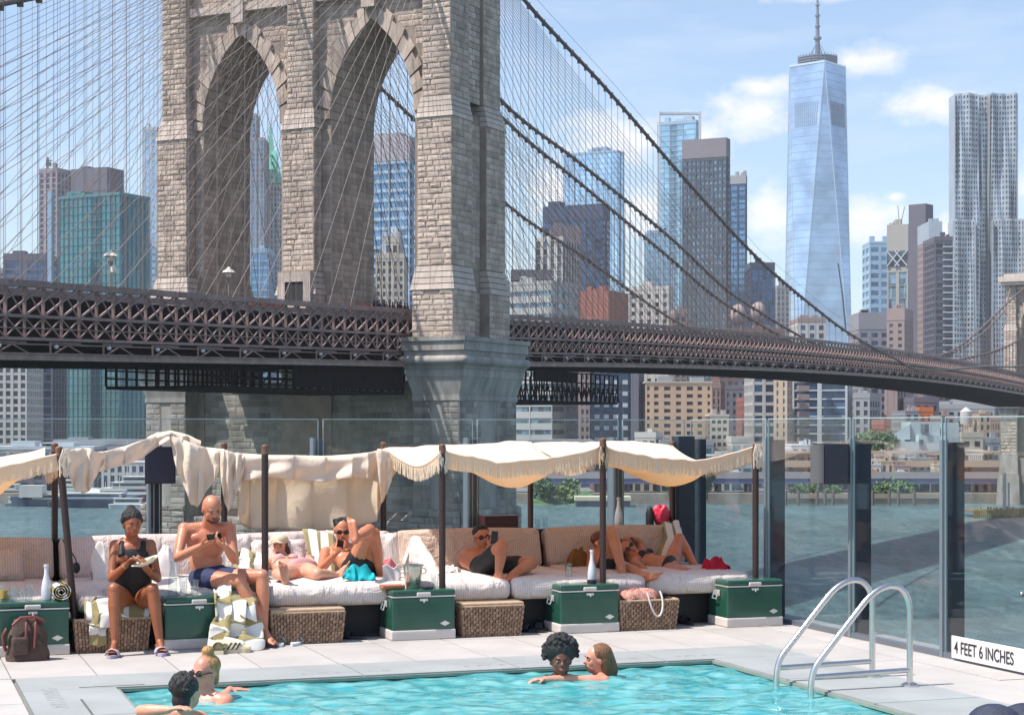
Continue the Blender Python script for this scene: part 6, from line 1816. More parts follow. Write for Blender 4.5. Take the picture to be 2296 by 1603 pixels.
towel('end of a striped towel hanging down the wicker basket front', sheet([
    [DB(200, 1376, 14.62), DB(220, 1372, 14.6), DB(238, 1376, 14.62)],
    [DB(199, 1410, 14.6), DB(218, 1412, 14.58), DB(236, 1412, 14.6)],
    [DB(200, 1446, 14.6), DB(218, 1448, 14.59), DB(237, 1446, 14.6)]], .008), 14, 24, tow2, 1, .25)
towel('striped towel hung over the back cushion beside the man with the phone', sheet([
    [DB(678, 1186, 16.42), DB(712, 1188, 16.42), DB(746, 1190, 16.42)], [DB(679, 1192, 16.26), DB(713, 1194, 16.26), DB(746, 1196, 16.26)],
    [DB(690, 1240, 16.08), DB(716, 1240, 16.08), DB(748, 1244, 16.08)], [DB(700, 1286, 15.9), DB(724, 1290, 15.9), DB(752, 1292, 15.9)]], .006), 20, 20, tow, .44, 1)
towel('crumpled striped towel at the bald man\'s elbow', sheet([
    [DB(528, 1240, 15.8), DB(555, 1232, 15.8), DB(585, 1244, 15.8), DB(604, 1262, 15.8)], [DB(524, 1262, 15.6), DB(552, 1258, 15.55), DB(586, 1262, 15.55), DB(606, 1282, 15.6)],
    [DB(526, 1288, 15.4), DB(556, 1284, 15.35), DB(590, 1290, 15.4), DB(612, 1300, 15.4)]], .03, 17, 13), 26, 20, tow, .5, 1)
towel('striped towel draped on the cushion above the bikini woman\'s knees', sheet([
    [DB(1482, 1172, 16.42), DB(1500, 1170, 16.42), DB(1520, 1168, 16.42)], [DB(1484, 1180, 16.25), DB(1503, 1178, 16.25), DB(1522, 1178, 16.25)],
    [DB(1488, 1206, 16.12), DB(1510, 1208, 16.1), DB(1530, 1204, 16.1)], [DB(1470, 1240, 16.0), DB(1500, 1236, 15.96), DB(1530, 1230, 15.95)], [DB(1462, 1262, 15.8), DB(1495, 1258, 15.8), DB(1520, 1256, 15.8)]], .012), 22, 30, tow, .35, 1)
rt = thing('rolled_towel', 'rolled olive striped towel lying on the left cooler', 'towel', D(1.38, 14.8, .43), 'striped towels')
q = MB()
c_ = D(1.36, 14.95, .50)
def spiral(s, t):
    th = s * 6.28 * 3.2; r_ = .012 + .058 * s
    return c_ + E1 * (r_ * math.cos(th)) * 1.1 + EZ * (r_ * math.sin(th)) + E2 * (-.36 * (1 - t))
q.grid(spiral, 90, 4, lambda s, t: (s * 2.4, t)); obj('roll', q, tow, rt, solid=.006)

# cloths lying on the beds
red_m = cloth('red_cotton', (.55, .03, .06), (.8, .1, .1), .1); teal_m = cloth('teal_print', (.03, .40, .45), (.1, .6, .6), .1, var=.5); white_c = cloth('white_cotton', (.78, .74, .72), (.9, .8, .7), .15)
brown_fl = cloth('brown_floral', (.22, .10, .03), (.5, .3, .1), .1, var=.7)
def heap(label, u0, u1, v0, v1, b, m, cat='cloth', name='cloth', seed=0, amp=.02, depth=.25, n=26):
    rr = random.Random(seed); ph = [rr.uniform(0, 6) for _ in range(6)]
    def fn(s, t):
        u = u0 + (u1 - u0) * s; e = math.sin(math.pi * min(max(s, 0), 1)) ** .6
        top = v1 + (v0 - v1) * (.35 + .65 * e) * math.sin(math.pi * min(t, 1)) ** .7
        p = DB(u, top, b - depth / 2 + depth * t)
        return p + Vector((math.sin(s * 9 + ph[0] + t * 5), math.sin(t * 11 + ph[1]), math.sin(s * 21 + ph[2]) * .8 + math.sin(s * 9 - t * 13 + ph[3]) * .6)) * amp
    q = MB(); q.grid(fn, n, n)
    return tag(obj(name, q, m, None, solid=.006), label, cat)
heap('bright red cloth lying at the bikini woman\'s feet', 1576, 1634, 1250, 1284, 15.25, red_m, seed=1)
heap('teal and green printed cloth under the raised leg of the man', 772, 838, 1268, 1302, 15.1, teal_m, seed=2, n=30)
heap('crumpled white cloth on the daybed by the ice bucket pole', 992, 1032, 1268, 1284, 15.6, white_c, seed=3, amp=.01)
heap('brown floral shirt propped on the cushion beside the tall bottle', 1274, 1322, 1228, 1288, 15.9, brown_fl, seed=4, depth=.3)
heap('sand coloured towel spread under the bald man', 400, 560, 1290, 1318, 15.5, white_c, seed=6, amp=.01, depth=.6, cat='towel')
heap('small pink cloth beside the bent knee on the middle daybed', 858, 886, 1252, 1282, 15.5, cloth('pink_cotton', (.55, .18, .2), (.8, .3, .3), .1), seed=7, amp=.012)
heap('white shirt hung behind the seated woman', 205, 246, 1214, 1318, 15.9, white_c, cat='shirt', name='shirt', seed=8, amp=.015)
heap('white towel on the daybed between woman and bald man', 345, 400, 1222, 1300, 15.95, white_c, cat='towel', seed=9, amp=.012)
# pillows
def pillow(label, a, b, z, w, h, tilt, m, rz=0.):
    M = DM @ Matrix.Translation((a, b, z)) @ Matrix.Rotation(R(rz), 4, 'Z') @ Matrix.Rotation(R(tilt), 4, 'X')
    q = MB(M)
    def fn(s, t, sg):
        x, y = (s - .5) * 2, (t - .5) * 2
        th = (1 - x ** 4) ** .5 * (1 - y ** 4) ** .5
        pin = 1 - .08 * (1 - abs(x)) * abs(y) ** 3
        return (x * w / 2 * (1 - .06 * (1 - y * y) * 0), sg * (.065 * th + .004 * math.sin(x * 9 + y * 6) * th), y * h / 2 * pin)
    q.grid(lambda s, t: fn(s, t, -1), 16, 12); q.grid(lambda s, t: fn(s, t, 1), 16, 12)
    return tag(obj('pillow', q, m), label, 'pillow', 'pillows on the daybeds')
pillow('crumpled tan pillow behind the glasses at the left', .96, 15.95, .62, .42, .30, -20, cush_m, 6)
pillow('pale pillow standing behind the bald man\'s back', 2.95, 16.05, .66, .46, .38, -18, mattress_m)
pillow('pale round cornered pillow behind the woman in the cap', 3.42, 16.0, .63, .5, .34, -20, mattress_m)
pillow('narrow pale pillow at the right end of the middle daybed', 4.42, 16.0, .66, .26, .36, -14, mattress_m)

# bottles, glasses, bucket
glassy = clear_glass('drinking_glass', (.93, .96, .97), 1.5, .0, 1.6)
frost = mat('frosted_bottle', (.62, .62, .66), .25, var=.05, spec=.6)
water_in = clear_glass('bottle_glass', (.86, .93, .94), 1.5, .02, 1.8)
def bottle(label, p, h, m, r_=.042, grp='glass bottles'):
    q = MB(); q.rev([(r_ * .95, 0), (r_, .01), (r_, h * .30), (r_ * .8, h * .5), (r_ * .42, h * .72), (r_ * .38, h * .92), (r_ * .48, h * .93), (r_ * .48, h), (r_ * .3, h)], p, 18)
    return tag(obj('bottle', q, m), label, 'bottle', grp)
CZ = .427
def top(u, v, b, z=CZ):
    """point on the lid height under pixel column u"""
    k = (u - CU) / F; Y = b / (CT - k * ST); return Vector((k * Y, Y, z))
root = bottle('tall milky glass bottle on the left cooler beside the rolled towel', top(104, 0, 14.72), .285, frost)
bottle('clear pinkish glass bottle on the second cooler', top(387, 0, 14.78), .29, water_in, .04)
bo = bottle('tall clear bottle with a dark foot on the fourth cooler', top(1327, 0, 14.78), .29, frost, .038)
q = MB(); q.rev([(.043, .001), (.043, .03), (.035, .03)], top(1327, 0, 14.70) + Vector((0, -.0, 0)), 16)
tag(obj('coaster', q, frame_m), 'black coaster in front of the bottle on the fourth cooler', 'coaster')
bottle('pale grey bottle on the shelf behind the last daybed', top(1387, 0, 16.64, .803), .30, mat('grey_steel_bottle', (.42, .42, .42), .35, .5), .042, 'bottles on the back shelf')
q = MB(); p = top(1457, 0, 16.64, .803); q.rev([(.04, 0), (.042, .01), (.042, .13), (.03, .18), (.016, .205), (.0, .21)], p, 16)
tag(obj('flask', q, frame_m), 'black pointed flask on the shelf beside the pink bag', 'flask')
def tumbler(label, p, h=.12, r_=.035, liquid=None, tilt=0):
    root = thing('glass', label, 'glass', p, 'drinking glasses on the coolers')
    q = MB(); q.rev([(r_ * .8, 0), (r_ * .82, .008), (r_, h), (r_ - .003, h), (r_ * .8 - .003, .012), (0, .012)], p, 16); obj('vessel', q, glassy, root)
    if liquid: 
        q = MB(); q.rev([(r_ * .78 - .004, .014), (r_ * .9 - .004, h * .6), (0, h * .6)], p, 14); obj('drink', q, liquid, root)
    rr = random.Random(int(p.x * 100)); q = MB()
    for k in range(4): q.rbox(p.x - .012 + rr.uniform(-.01, .01), p.x + .012, p.y - .012, p.y + .012, p.z + h * .2 + k * .02, p.z + h * .2 + k * .02 + .018, .004)
    obj('ice', q, glassy, root)
ylw = mat('orange_drink', (.85, .48, .01), .3); 
tumbler('short glass of yellow orange drink at the left picture edge', top(8, 0, 14.8, CZ), .14, .04, ylw)
tumbler('clear glass with ice beside the yellow drink', top(30, 0, 14.7), .13)
tumbler('second clear glass with ice, nearer the milky bottle', top(66, 0, 14.72), .13)
tumbler('low clear glass in front of the others on the left cooler', top(50, 0, 14.66), .09)
tumbler('tall empty glass right of the pinkish bottle', top(411, 0, 14.76), .15, .036)
tumbler('lower glass with ice beside the tall empty one', top(436, 0, 14.72), .13, .036)
tumbler('clear glass right of the ice bucket by the pole', top(975, 0, 14.76), .12, .036)
tumbler('clear glass left of the tall bottle with the dark foot', top(1275, 0, 14.90), .17, .035)
tumbler('small glass on the shelf behind the reclining man', top(1205, 0, 16.66, .803), .10, .03)
tumbler('second small glass on the same back shelf', top(1222, 0, 16.66, .803), .11, .03)
# ice bucket
p = top(926, 0, 14.80); root = thing('ice_bucket', 'steel ice bucket with tongs and glasses on the third cooler', 'ice bucket', p)
q = MB(); q.rev([(.062, 0), (.065, .006), (.088, .19), (.096, .195), (.096, .20), (.084, .198), (.06, .02), (0, .02)], p, 28); obj('bucket', q, mat('bucket_steel', (.55, .54, .47), .22, .85, var=.2, vs=25), root)
q = MB(); rr = random.Random(9)
for k in range(34):
    a_ = rr.uniform(0, 6.28); r2 = rr.uniform(0, .068); c_ = p + Vector((r2 * math.cos(a_), r2 * math.sin(a_), .165 + rr.uniform(0, .035)))
    q.ell(c_, (.016, .014, .013), Euler((rr.random() * 3, rr.random() * 3, 0)).to_matrix(), 6, 4)
obj('ice', q, glassy, root, kind='stuff')
q = MB(); q.tube([p + Vector((-.02, 0, .15)), p + Vector((-.03, 0, .27))], .012, 8); q.tube([p + Vector((.02, 0, .15)), p + Vector((.035, 0, .28))], .012, 8); q.tube([p + Vector((.0, .02, .15)), p + Vector((.005, .02, .26))], .008, 8); obj('tongs', q, glassy, root)
for s_ in (-1, 1):
    q = MB(); q.tube([p + Vector((s_ * .088, 0, .17)), p + Vector((s_ * .11, 0, .16)), p + Vector((s_ * .11, 0, .13)), p + Vector((s_ * .082, 0, .12))], .005, 6); obj('handle', q, silver, root)
q = MB(); c_ = top(878, 0, 14.78); M_ = Matrix.Translation(c_) @ DM; q.M = M_; q.rbox(-.10, .10, -.08, .08, .001, .035, .008)
tag(obj('wallet', q, mat('tan_leather', (.35, .13, .06), .5)), 'orange brown leather case at the left of the third cooler', 'case')
q = MB(Matrix.Translation(top(958, 0, 14.66)) @ DM); q.rbox(-.04, .04, -.05, .05, .001, .02, .004); tag(obj('card_holder', q, frame_m), 'small black card holder on the third cooler', 'card holder')
q = MB(); q.grid(lambda s, t: top(858 + 40 * s, 0, 14.95) + EZ * (.03 + .15 * t + .02 * math.sin(s * 8)) + Vector((0, .04 * math.sin(s * 6 + t * 4), 0)), 14, 10)
tag(obj('napkin', q, white_c, None, solid=.004), 'printed white napkin standing folded on the third cooler', 'napkin')
# pink red bag on the shelf
q = MB(); c_ = top(1482, 0, 16.64, .803) + EZ * .1
def bagf(s, t):
    th = s * 6.2832; ph = t * math.pi; r_ = .085 * math.sin(ph) ** .6 * (1 + .12 * math.sin(th * 3 + t * 5) + .08 * math.sin(th * 7))
    return c_ + Vector((r_ * math.cos(th), r_ * .7 * math.sin(th), -.1 * math.cos(ph) + .02 * math.sin(th * 5) * t + .02 * math.sin(ph)))
q.grid(bagf, 40, 20); tag(obj('plastic_bag', q, mat('pink_plastic', (.75, .04, .10), .35, var=.35, vs=14, bump=.6, bs=30)), 'crumpled pink red bag on the shelf in front of the glass', 'bag')
# leather bag on the floor at the left
root = thing('travel_bag', 'brown canvas bag with red leather straps standing against the left cooler', 'bag', D(1.0, 14.35, 0))
lb_m = mat('brown_canvas', (.075, .045, .035), .8, var=.3, vs=10, bump=.4, bs=40); rl_m = mat('red_leather', (.16, .035, .03), .5, var=.2)
Mb = Matrix.Translation(top(62, 0, 14.36, 0)) @ DM
q = MB(Mb)
def bf(s, t):
    th = s * 6.2832; c, s2 = math.cos(th), math.sin(th)
    w = .165 - .03 * t - .04 * t ** 4; d = .10 - .03 * t - .045 * t ** 3
    sg = lambda x, e: (1 if x > 0 else -1) * abs(x) ** e
    return (w * sg(c, .6) + .006 * math.sin(t * 14 + th * 3), d * sg(s2, .6) + .008 * math.sin(t * 9 + th * 4), .002 + .315 * t)
q.grid(bf, 44, 20); q.grid(lambda s, t: (bf(s, 1)[0] * (1 - t), bf(s, 1)[1] * (1 - t), .317 + .02 * t), 44, 3); obj('body', q, lb_m, root)
q = MB(Mb)
for x in (-.02, .05): q.tube([(x - .01, -.105, .10), (x, -.10, .2), (x + .005, -.075, .3), (x + .01, -.03, .335)], .011, 6)
q.tube([(-.12, -.09, .28), (-.06, -.07, .335), (.05, -.07, .34), (.12, -.06, .30)], .012, 8)
q.tube([(-.16, -.04, .25), (-.19, -.06, .2), (-.18, -.05, .12), (-.165, -.04, .08)], .014, 8); obj('strap', q, rl_m, root)
q = MB(Mb); q.rbox(-.03, -.002, -.118, -.10, .08, .13, .006); q.rbox(-.14, .14, -.09, .09, 0.0, .02, .01); obj('buckle', q, rl_m, root)
q = MB(Mb); q.rbox(-.13, .0, -.125, -.09, .05, .19, .02); obj('pocket', q, lb_m, root)
# pink beach bag on basket 4
p = D(6.42, 14.72, .275); root = thing('beach_bag', 'pink crocheted bag with a rope handle hanging over the basket', 'bag', p)
q = MB(); 
def pb(s, t):
    th = s * 6.2832; ph = t * math.pi / 2; r_ = (.20 * math.cos(ph) ** .5 + .0) * (1 + .1 * math.sin(th * 5) + .06 * math.sin(th * 11 + t * 9))
    return p + E1 * (r_ * math.cos(th)) + E2 * (r_ * .5 * math.sin(th)) + EZ * (.085 * math.sin(ph) + .012 * math.sin(th * 9 + t * 7))
q.grid(pb, 48, 14); obj('body', q, mat('pink_crochet', (.62, .30, .24), .8, var=.3, vs=30, bump=1., bs=70), root)
q = MB(); q.tube(bez([p + E1 * .03 - E2 * .12 + EZ * .06, p + E1 * .04 - E2 * .17 - EZ * .02, p + E1 * .09 - E2 * .13 - EZ * .26, p + E1 * .20 - E2 * .13 - EZ * .22, p + E1 * .19 - E2 * .16 + EZ * .0, p + E1 * .16 - E2 * .1 + EZ * .07], 18), .009, 8); obj('handle', q, white_c, root)
q = MB(); q.grid(lambda s, t: DB(1412 + 26 * s - 4 * t, 1318 + 34 * s + 8 * t, 14.72) + Vector((0, .01 * math.sin(s * 9), 0)), 12, 6); tag(obj('bandana', q, white_c, None, solid=.004), 'white cloth corner hanging over the mattress above the pink bag', 'cloth')

# shoes
def slide(label, p, rz, m, ms, grp=None, cat='slide sandal'):
    M = Matrix.Translation(p) @ Matrix.Rotation(rz, 4, 'Z')
    root = thing('slide_sandal', label, cat, p, grp)
    q = MB(M)
    out = [(.045 * math.cos(t) * (1.05 if math.sin(t) > 0 else .85), .13 * math.sin(t)) for t in [2 * math.pi * k / 20 for k in range(20)]]
    q.prism(out, .001, .025); obj('sole', q, m, root)
    q = MB(M); q.grid(lambda s, t: (.052 * math.cos(math.pi * s), .015 + .07 * t, .02 + .05 * math.sin(math.pi * s)), 14, 6); obj('strap', q, ms, root, solid=.006)
    return root
wh = mat('slide_white', (.66, .70, .72), .5); lt = mat('slide_strap', (.38, .52, .55), .5)
slide('left one of the pale blue slides in front of the wicker basket', GZ(626, 1446, 0), R(10), wh, lt, 'pale blue slides on the deck')
slide('right one of the pale blue slides, slightly apart', GZ(664, 1444, 0), R(-6), wh, lt, 'pale blue slides on the deck')
dk = mat('dark_rubber', (.03, .03, .035), .7)
for k, (u, v, rz, lb) in enumerate(((1192, 1416, 60, 'black sandal left of the fourth cooler, nearer the basket'), (1222, 1412, 80, 'black sandal touching the side of the fourth cooler'), (792, 1432, 70, 'dark sandal left of the third cooler, nearer the basket'), (820, 1424, 75, 'dark sandal beside the foot of the third cooler'),
                                 (1540, 1398, 20, 'black flip flop in the shade by the last basket'), (1578, 1392, 95, 'black flip flop beside the last cooler'))):
    slide(lb, GZ(u, v, 0), R(rz), dk, dk, 'dark sandals under the daybeds', 'sandal')
# sneaker
p = GZ(520, 1462, 0); root = thing('sneaker', 'cream sneaker with three dark stripes lying by the towel', 'sneaker', p)
M = Matrix.Translation(p) @ Matrix.Rotation(R(14), 4, 'Z')
q = MB(M); q.grid(lambda s, t: (-.15 + .30 * s, (.045 + .012 * math.sin(s * 3.1)) * math.cos(math.pi * t) * (1 if .02 < s < .98 else .6), .002 + (.03 + (.075 if s < .45 else .075 - .055 * (s - .45) / .55) * math.sin(math.pi * t) ** .7 * (1 if s > .06 else .7))), 24, 14); obj('upper', q, mat('sneaker_cream', (.66, .58, .40), .7), root)
q = MB(M); q.prism([(-.155, -.045), (.10, -.055), (.15, -.03), (.155, .03), (.10, .055), (-.155, .045)], .0, .032); obj('sole', q, mat('sneaker_sole', (.62, .52, .34), .6), root)
for k in range(3):
    q = MB(M); q.hexa([(-.05 + k * .035, -.062, .03), (-.035 + k * .035, -.062, .03), (-.035 + k * .035, -.05, .03), (-.05 + k * .035, -.05, .03), (-.015 + k * .035, -.05, .085), (.0 + k * .035, -.05, .085), (.0 + k * .035, -.035, .085), (-.015 + k * .035, -.035, .085)]); obj('stripe', q, dk, root)
p = GZ(488, 1462, 0); root = thing('sneaker', 'second sneaker seen from the front beside the striped one', 'sneaker', p)
q = MB(Matrix.Translation(p) @ Matrix.Rotation(R(100), 4, 'Z')); q.grid(lambda s, t: (-.14 + .28 * s, .045 * math.cos(math.pi * t), .002 + .03 + (.07 if s < .45 else .07 - .05 * (s - .45) / .55) * math.sin(math.pi * t) ** .7), 20, 12); q.prism([(-.145, -.045), (.10, -.05), (.15, 0), (.10, .05), (-.145, .045)], 0, .03); obj('upper', q, mat('sneaker_cream', (.66, .58, .40), .7), root)
# cable and pouch at the left bed
q = MB(); q.tube(bez([DB(140, 1208, 16.1), DB(150, 1230, 16.0), DB(168, 1240, 15.9), DB(172, 1262, 15.9)], 10), .006, 6); q.ell(DB(171, 1272, 15.9), (.035, .03, .05)); 
tag(obj('earphone_case', q, frame_m), 'black pouch on a cord hanging at the frame by the tilted pole', 'pouch')
# ================================================================ PEOPLE
def JL(par, uv, L, sg):
    """point seen at (u, v) at distance L from the joint par; sg = -1 nearer, +1 farther"""
    d = (P(uv[0], uv[1], 1.0) - Vector((0, 0, EYE))); o = Vector((0, 0, EYE)) - par
    a = d.dot(d); b = 2 * o.dot(d); c = o.dot(o) - L * L
    disc = b * b - 4 * a * c
    t = (-b + sg * math.sqrt(disc)) / (2 * a) if disc > 0 else -b / (2 * a)
    p = Vector((0, 0, EYE)) + d * t
    if disc <= 0: p = par + (p - par).normalized() * L
    return p
def remesh(name, mb, m, parent, vox=.0075, smooth_it=4, dec=None):
    me = bpy.data.meshes.new('tmp'); me.from_pydata(mb.v, [], mb.f)
    o = bpy.data.objects.new('tmp', me); col.objects.link(o)
    r_ = o.modifiers.new('r', 'REMESH'); r_.mode = 'VOXEL'; r_.voxel_size = vox; r_.use_smooth_shade = True
    s_ = o.modifiers.new('s', 'SMOOTH'); s_.factor = .5; s_.iterations = smooth_it
    dg_ = bpy.context.evaluated_depsgraph_get(); dg_.update()
    nm = bpy.data.meshes.new_from_object(o.evaluated_get(dg_))
    bpy.data.objects.remove(o); bpy.data.meshes.remove(me)
    nm.name = name; nm.materials.clear(); nm.materials.append(m)
    nm.transform(Matrix.Translation(-wl(parent))); nm.shade_smooth()
    ob = bpy.data.objects.new(name, nm); link(ob, parent); WL[ob.name] = wl(parent)
    return ob
def frame(f, u):
    u = u.normalized(); f = (f - u * f.dot(u)).normalized(); s = f.cross(u)
    return s, f, u, Matrix((s, f, u)).transposed()
def limb(q, pts, rs, n=12):
    pts = [Vector(p) for p in pts]
    if len(pts) == 2 and len(rs) > 2:
        pts = [pts[0].lerp(pts[1], k / (len(rs) - 1)) for k in range(len(rs))]
    q.tube(pts, list(rs), n)
    q.ell(pts[0], rs[0], n=n, m=8); q.ell(pts[-1], rs[-1], n=n, m=8)
def hand(q, wr, d, nrm, sg, curl=.5, sc_=1.0, spread=.0):
    s, n_, d, _ = frame(nrm, d)                 # d fingers, n_ palm normal, s side
    Rm = Matrix((s, n_, d)).transposed()
    q.ell(wr + d * .045 * sc_, (.038 * sc_, .0155 * sc_, .052 * sc_), Rm, 12, 8)
    q.ell(wr + d * .072 * sc_, (.038 * sc_, .0145 * sc_, .022 * sc_), Rm, 12, 6)
    for i, ln in enumerate((.95, 1.05, 1.0, .8)):
        p = wr + d * .082 * sc_ + s * (i - 1.5) * .0195 * sc_ * sg * -1
        ang = 0.; pts = [p - d * .02 * sc_]; dirv = d + s * (i - 1.5) * spread * -sg
        for L_, c_ in ((.040, .5), (.027, 1.), (.021, .8)):
            ang += curl * c_
            dv = (dirv.normalized() * math.cos(ang) + n_ * math.sin(ang))
            pts.append(pts[-1] + dv * (L_ + (.02 if len(pts) == 1 else 0)) * ln * sc_)
        q.tube(pts, [.0095 * sc_, .0092 * sc_, .0085 * sc_, .007 * sc_], 8); q.ell(pts[-1], .007 * sc_, n=8, m=6)
    tb = wr + d * .02 * sc_ + s * .028 * sg * sc_
    t1 = tb + (d * .6 + s * .75 * sg + n_ * .25).normalized() * .04 * sc_
    t2 = t1 + (d * .9 + s * .3 * sg + n_ * .35).normalized() * .034 * sc_
    q.tube([tb, t1, t2], [.014 * sc_, .011 * sc_, .009 * sc_], 8); q.ell(t2, .009 * sc_, n=8, m=6)
def foot(q, an, f, u, sg=1, sc_=1.0):
    s, u_, f, _ = frame(u, f); u = u_
    heel = an - u * .045 * sc_ - f * .035 * sc_; ball = an - u * .058 * sc_ + f * .125 * sc_
    q.ell(heel, .034 * sc_, n=10, m=8); q.ell(an, .037 * sc_, n=10, m=8)
    for w in (-.017, .017):
        q.tube([heel + s * w * .6, ball + s * w * 1.2], [.028 * sc_, .021 * sc_], 10); q.ell(ball + s * w * 1.2, .022 * sc_, n=8, m=6)
    q.tube([an, ball + u * .008], [.034 * sc_, .022 * sc_], 10)
    for i in range(5):
        p = ball + s * sg * (.034 - .017 * i) * sc_ + f * (.012 - .004 * i) * sc_
        L_ = (.042, .038, .033, .028, .022)[i] * sc_; r_ = (.0125, .0095, .009, .0085, .008)[i] * sc_
        q.tube([p - f * .01, p + f * L_], [r_, r_ * .85], 8); q.ell(p + f * L_, r_ * .9, n=8, m=6)
def head(q, c, f, u, sc_=1.0, man=True):
    s, f, u, Rm = frame(f, u); k = sc_
    q.ell(c + u * .022 * k - f * .008 * k, (.076 * k, .094 * k, .092 * k), Rm, 18, 14)
    q.ell(c + f * .022 * k - u * .032 * k, (.062 * k, .068 * k, .080 * k), Rm, 16, 12)
    q.ell(c + f * .052 * k - u * .082 * k, (.034 * k if man else .028 * k, .030 * k, .024 * k), Rm, 12, 8)
    for w in (-1, 1):
        q.ell(c + f * .056 * k - u * .022 * k + s * w * .036 * k, (.024 * k, .024 * k, .026 * k), Rm, 10, 8)
        q.ell(c + s * w * .076 * k - f * .004 * k - u * .006 * k, (.009 * k, .019 * k, .031 * k), Rm, 10, 8)
        q.ell(c + f * .040 * k - u * .060 * k + s * w * .036 * k, (.020 * k, .030 * k, .026 * k), Rm, 10, 8)
    q.ell(c + f * .080 * k + u * .020 * k, (.052 * k, .012 * k, .010 * k), Rm, 12, 8)
    q.tube([c + f * .082 * k + u * .012 * k, c + f * .104 * k - u * .022 * k], [.008 * k, .0125 * k], 8); q.ell(c + f * .103 * k - u * .024 * k, (.0165 * k, .012 * k, .010 * k), Rm, 10, 8)
    q.ell(c + f * .083 * k - u * .055 * k, (.026 * k, .012 * k, .012 * k), Rm, 10, 8)
eye_m = mat('eye_dark', (.03, .02, .018), .25, var=0); white_m = mat('eye_white', (.30, .25, .22), .3, var=0)
black_cloth = mat('black_swimwear', (.012, .012, .014), .65, var=.1); navy_cloth = mat('navy_shorts', (.02, .03, .09), .8, var=.2, vs=9, bump=.4, bs=14)
def skin(name, c): 
    m = mat(name, c, .42, var=.14, vs=7, spec=.5, bump=.15, bs=70)
    nt = m.node_tree; hs = [n for n in nt.nodes if n.type == 'HUE_SAT'][0]
    nz_ = nt.nodes.new('ShaderNodeTexNoise'); nz_.inputs['Scale'].default_value = 4.5; nz_.inputs['Detail'].default_value = 5
    mc_ = nt.nodes.new('ShaderNodeMix'); mc_.data_type = 'RGBA'; mr_ = nt.nodes.new('ShaderNodeMapRange'); mr_.inputs[1].default_value = .4; mr_.inputs[2].default_value = .68
    nt.links.new(nz_.outputs[0], mr_.inputs[0]); nt.links.new(mr_.outputs[0], mc_.inputs[0])
    mc_.inputs[6].default_value = (*c, 1); mc_.inputs[7].default_value = (c[0] * 1.02, c[1] * .76, c[2] * .72, 1); nt.links.new(mc_.outputs[2], hs.inputs['Color'])
    p = m.node_tree.nodes['Principled BSDF']; p.inputs['Subsurface Weight'].default_value = .0
    return m
hair_blk = mat('black_hair', (.012, .010, .010), .5, var=.3, vs=30, bump=.8, bs=90, stretch=(1, 1, .3)); hair_brn = mat('brown_hair', (.09, .035, .015), .5, var=.4, vs=30, bump=.8, bs=90, stretch=(1, 1, .3)); hair_bld = mat('blond_hair', (.42, .22, .08), .5, var=.4, vs=30, bump=.8, bs=90, stretch=(1, 1, .3))
hair_red = mat('red_hair', (.16, .045, .02), .5, var=.4, vs=30, bump=.8, bs=90)
def face_bits(root, c, f, u, k=1., lips=(.30, .09, .08), eyes=True, brow=(.03, .015, .01), shades=None):
    s, f, u, Rm = frame(f, u)
    if shades is None and eyes:
        for w in (-1, 1):
            q = MB(); q.ell(c + f * .0795 * k + u * .004 * k + s * w * .030 * k, (.0135 * k, .006 * k, .0058 * k), Rm, 10, 6); obj('eye', q, white_m, root)
            q = MB(); q.ell(c + f * .0835 * k + u * .004 * k + s * w * .029 * k, (.0065 * k, .0035 * k, .0062 * k), Rm, 10, 6); obj('iris', q, eye_m, root)
    if shades is not None:
        q = MB()
        for w in (-1, 1): q.ell(c + f * .094 * k + u * .004 * k + s * w * .032 * k, (.028 * k, .006 * k, .019 * k), Rm, 14, 8); q.bar(c + s * w * .066 * k + f * .085 * k + u * .008 * k, c + s * w * .078 * k - f * .005 * k + u * .006 * k, .005, .007)
        q.bar(c - s * .01 + f * .102 * k + u * .008 * k, c + s * .01 + f * .102 * k + u * .008 * k, .006)
        obj('sunglasses', q, shades, root)
    q = MB()
    for w in (-1, 1): q.tube([c + f * .091 * k + u * .021 * k + s * w * .016 * k, c + f * .089 * k + u * .027 * k + s * w * .032 * k, c + f * .078 * k + u * .022 * k + s * w * .046 * k], [.0035 * k, .004 * k, .002 * k], 6)
    obj('eyebrows', q, mat('brow_%02d' % int(brow[0] * 100), brow, .8, var=0), root)
    q = MB(); q.ell(c + f * .0905 * k - u * .0495 * k, (.023 * k, .0065 * k, .0045 * k), Rm, 12, 6); q.ell(c + f * .091 * k - u * .058 * k, (.019 * k, .007 * k, .0058 * k), Rm, 12, 6)
    obj('lips', q, mat('lips_%02d' % int(lips[0] * 100), lips, .4, var=0), root)
def hair_cap(q, c, f, u, k=1., front=.06, th=.012, back=-.06):
    s, f, u, Rm = frame(f, u)
    q.ell(c + u * .034 * k - f * .020 * k, ((.078 + th) * k, (.088 + th) * k, (.086 + th) * k), Rm, 20, 14)
    q.ell(c - f * .045 * k - u * .03 * k, ((.062 + th) * k, (.05 + th) * k, (.07 + th) * k), Rm, 16, 12)

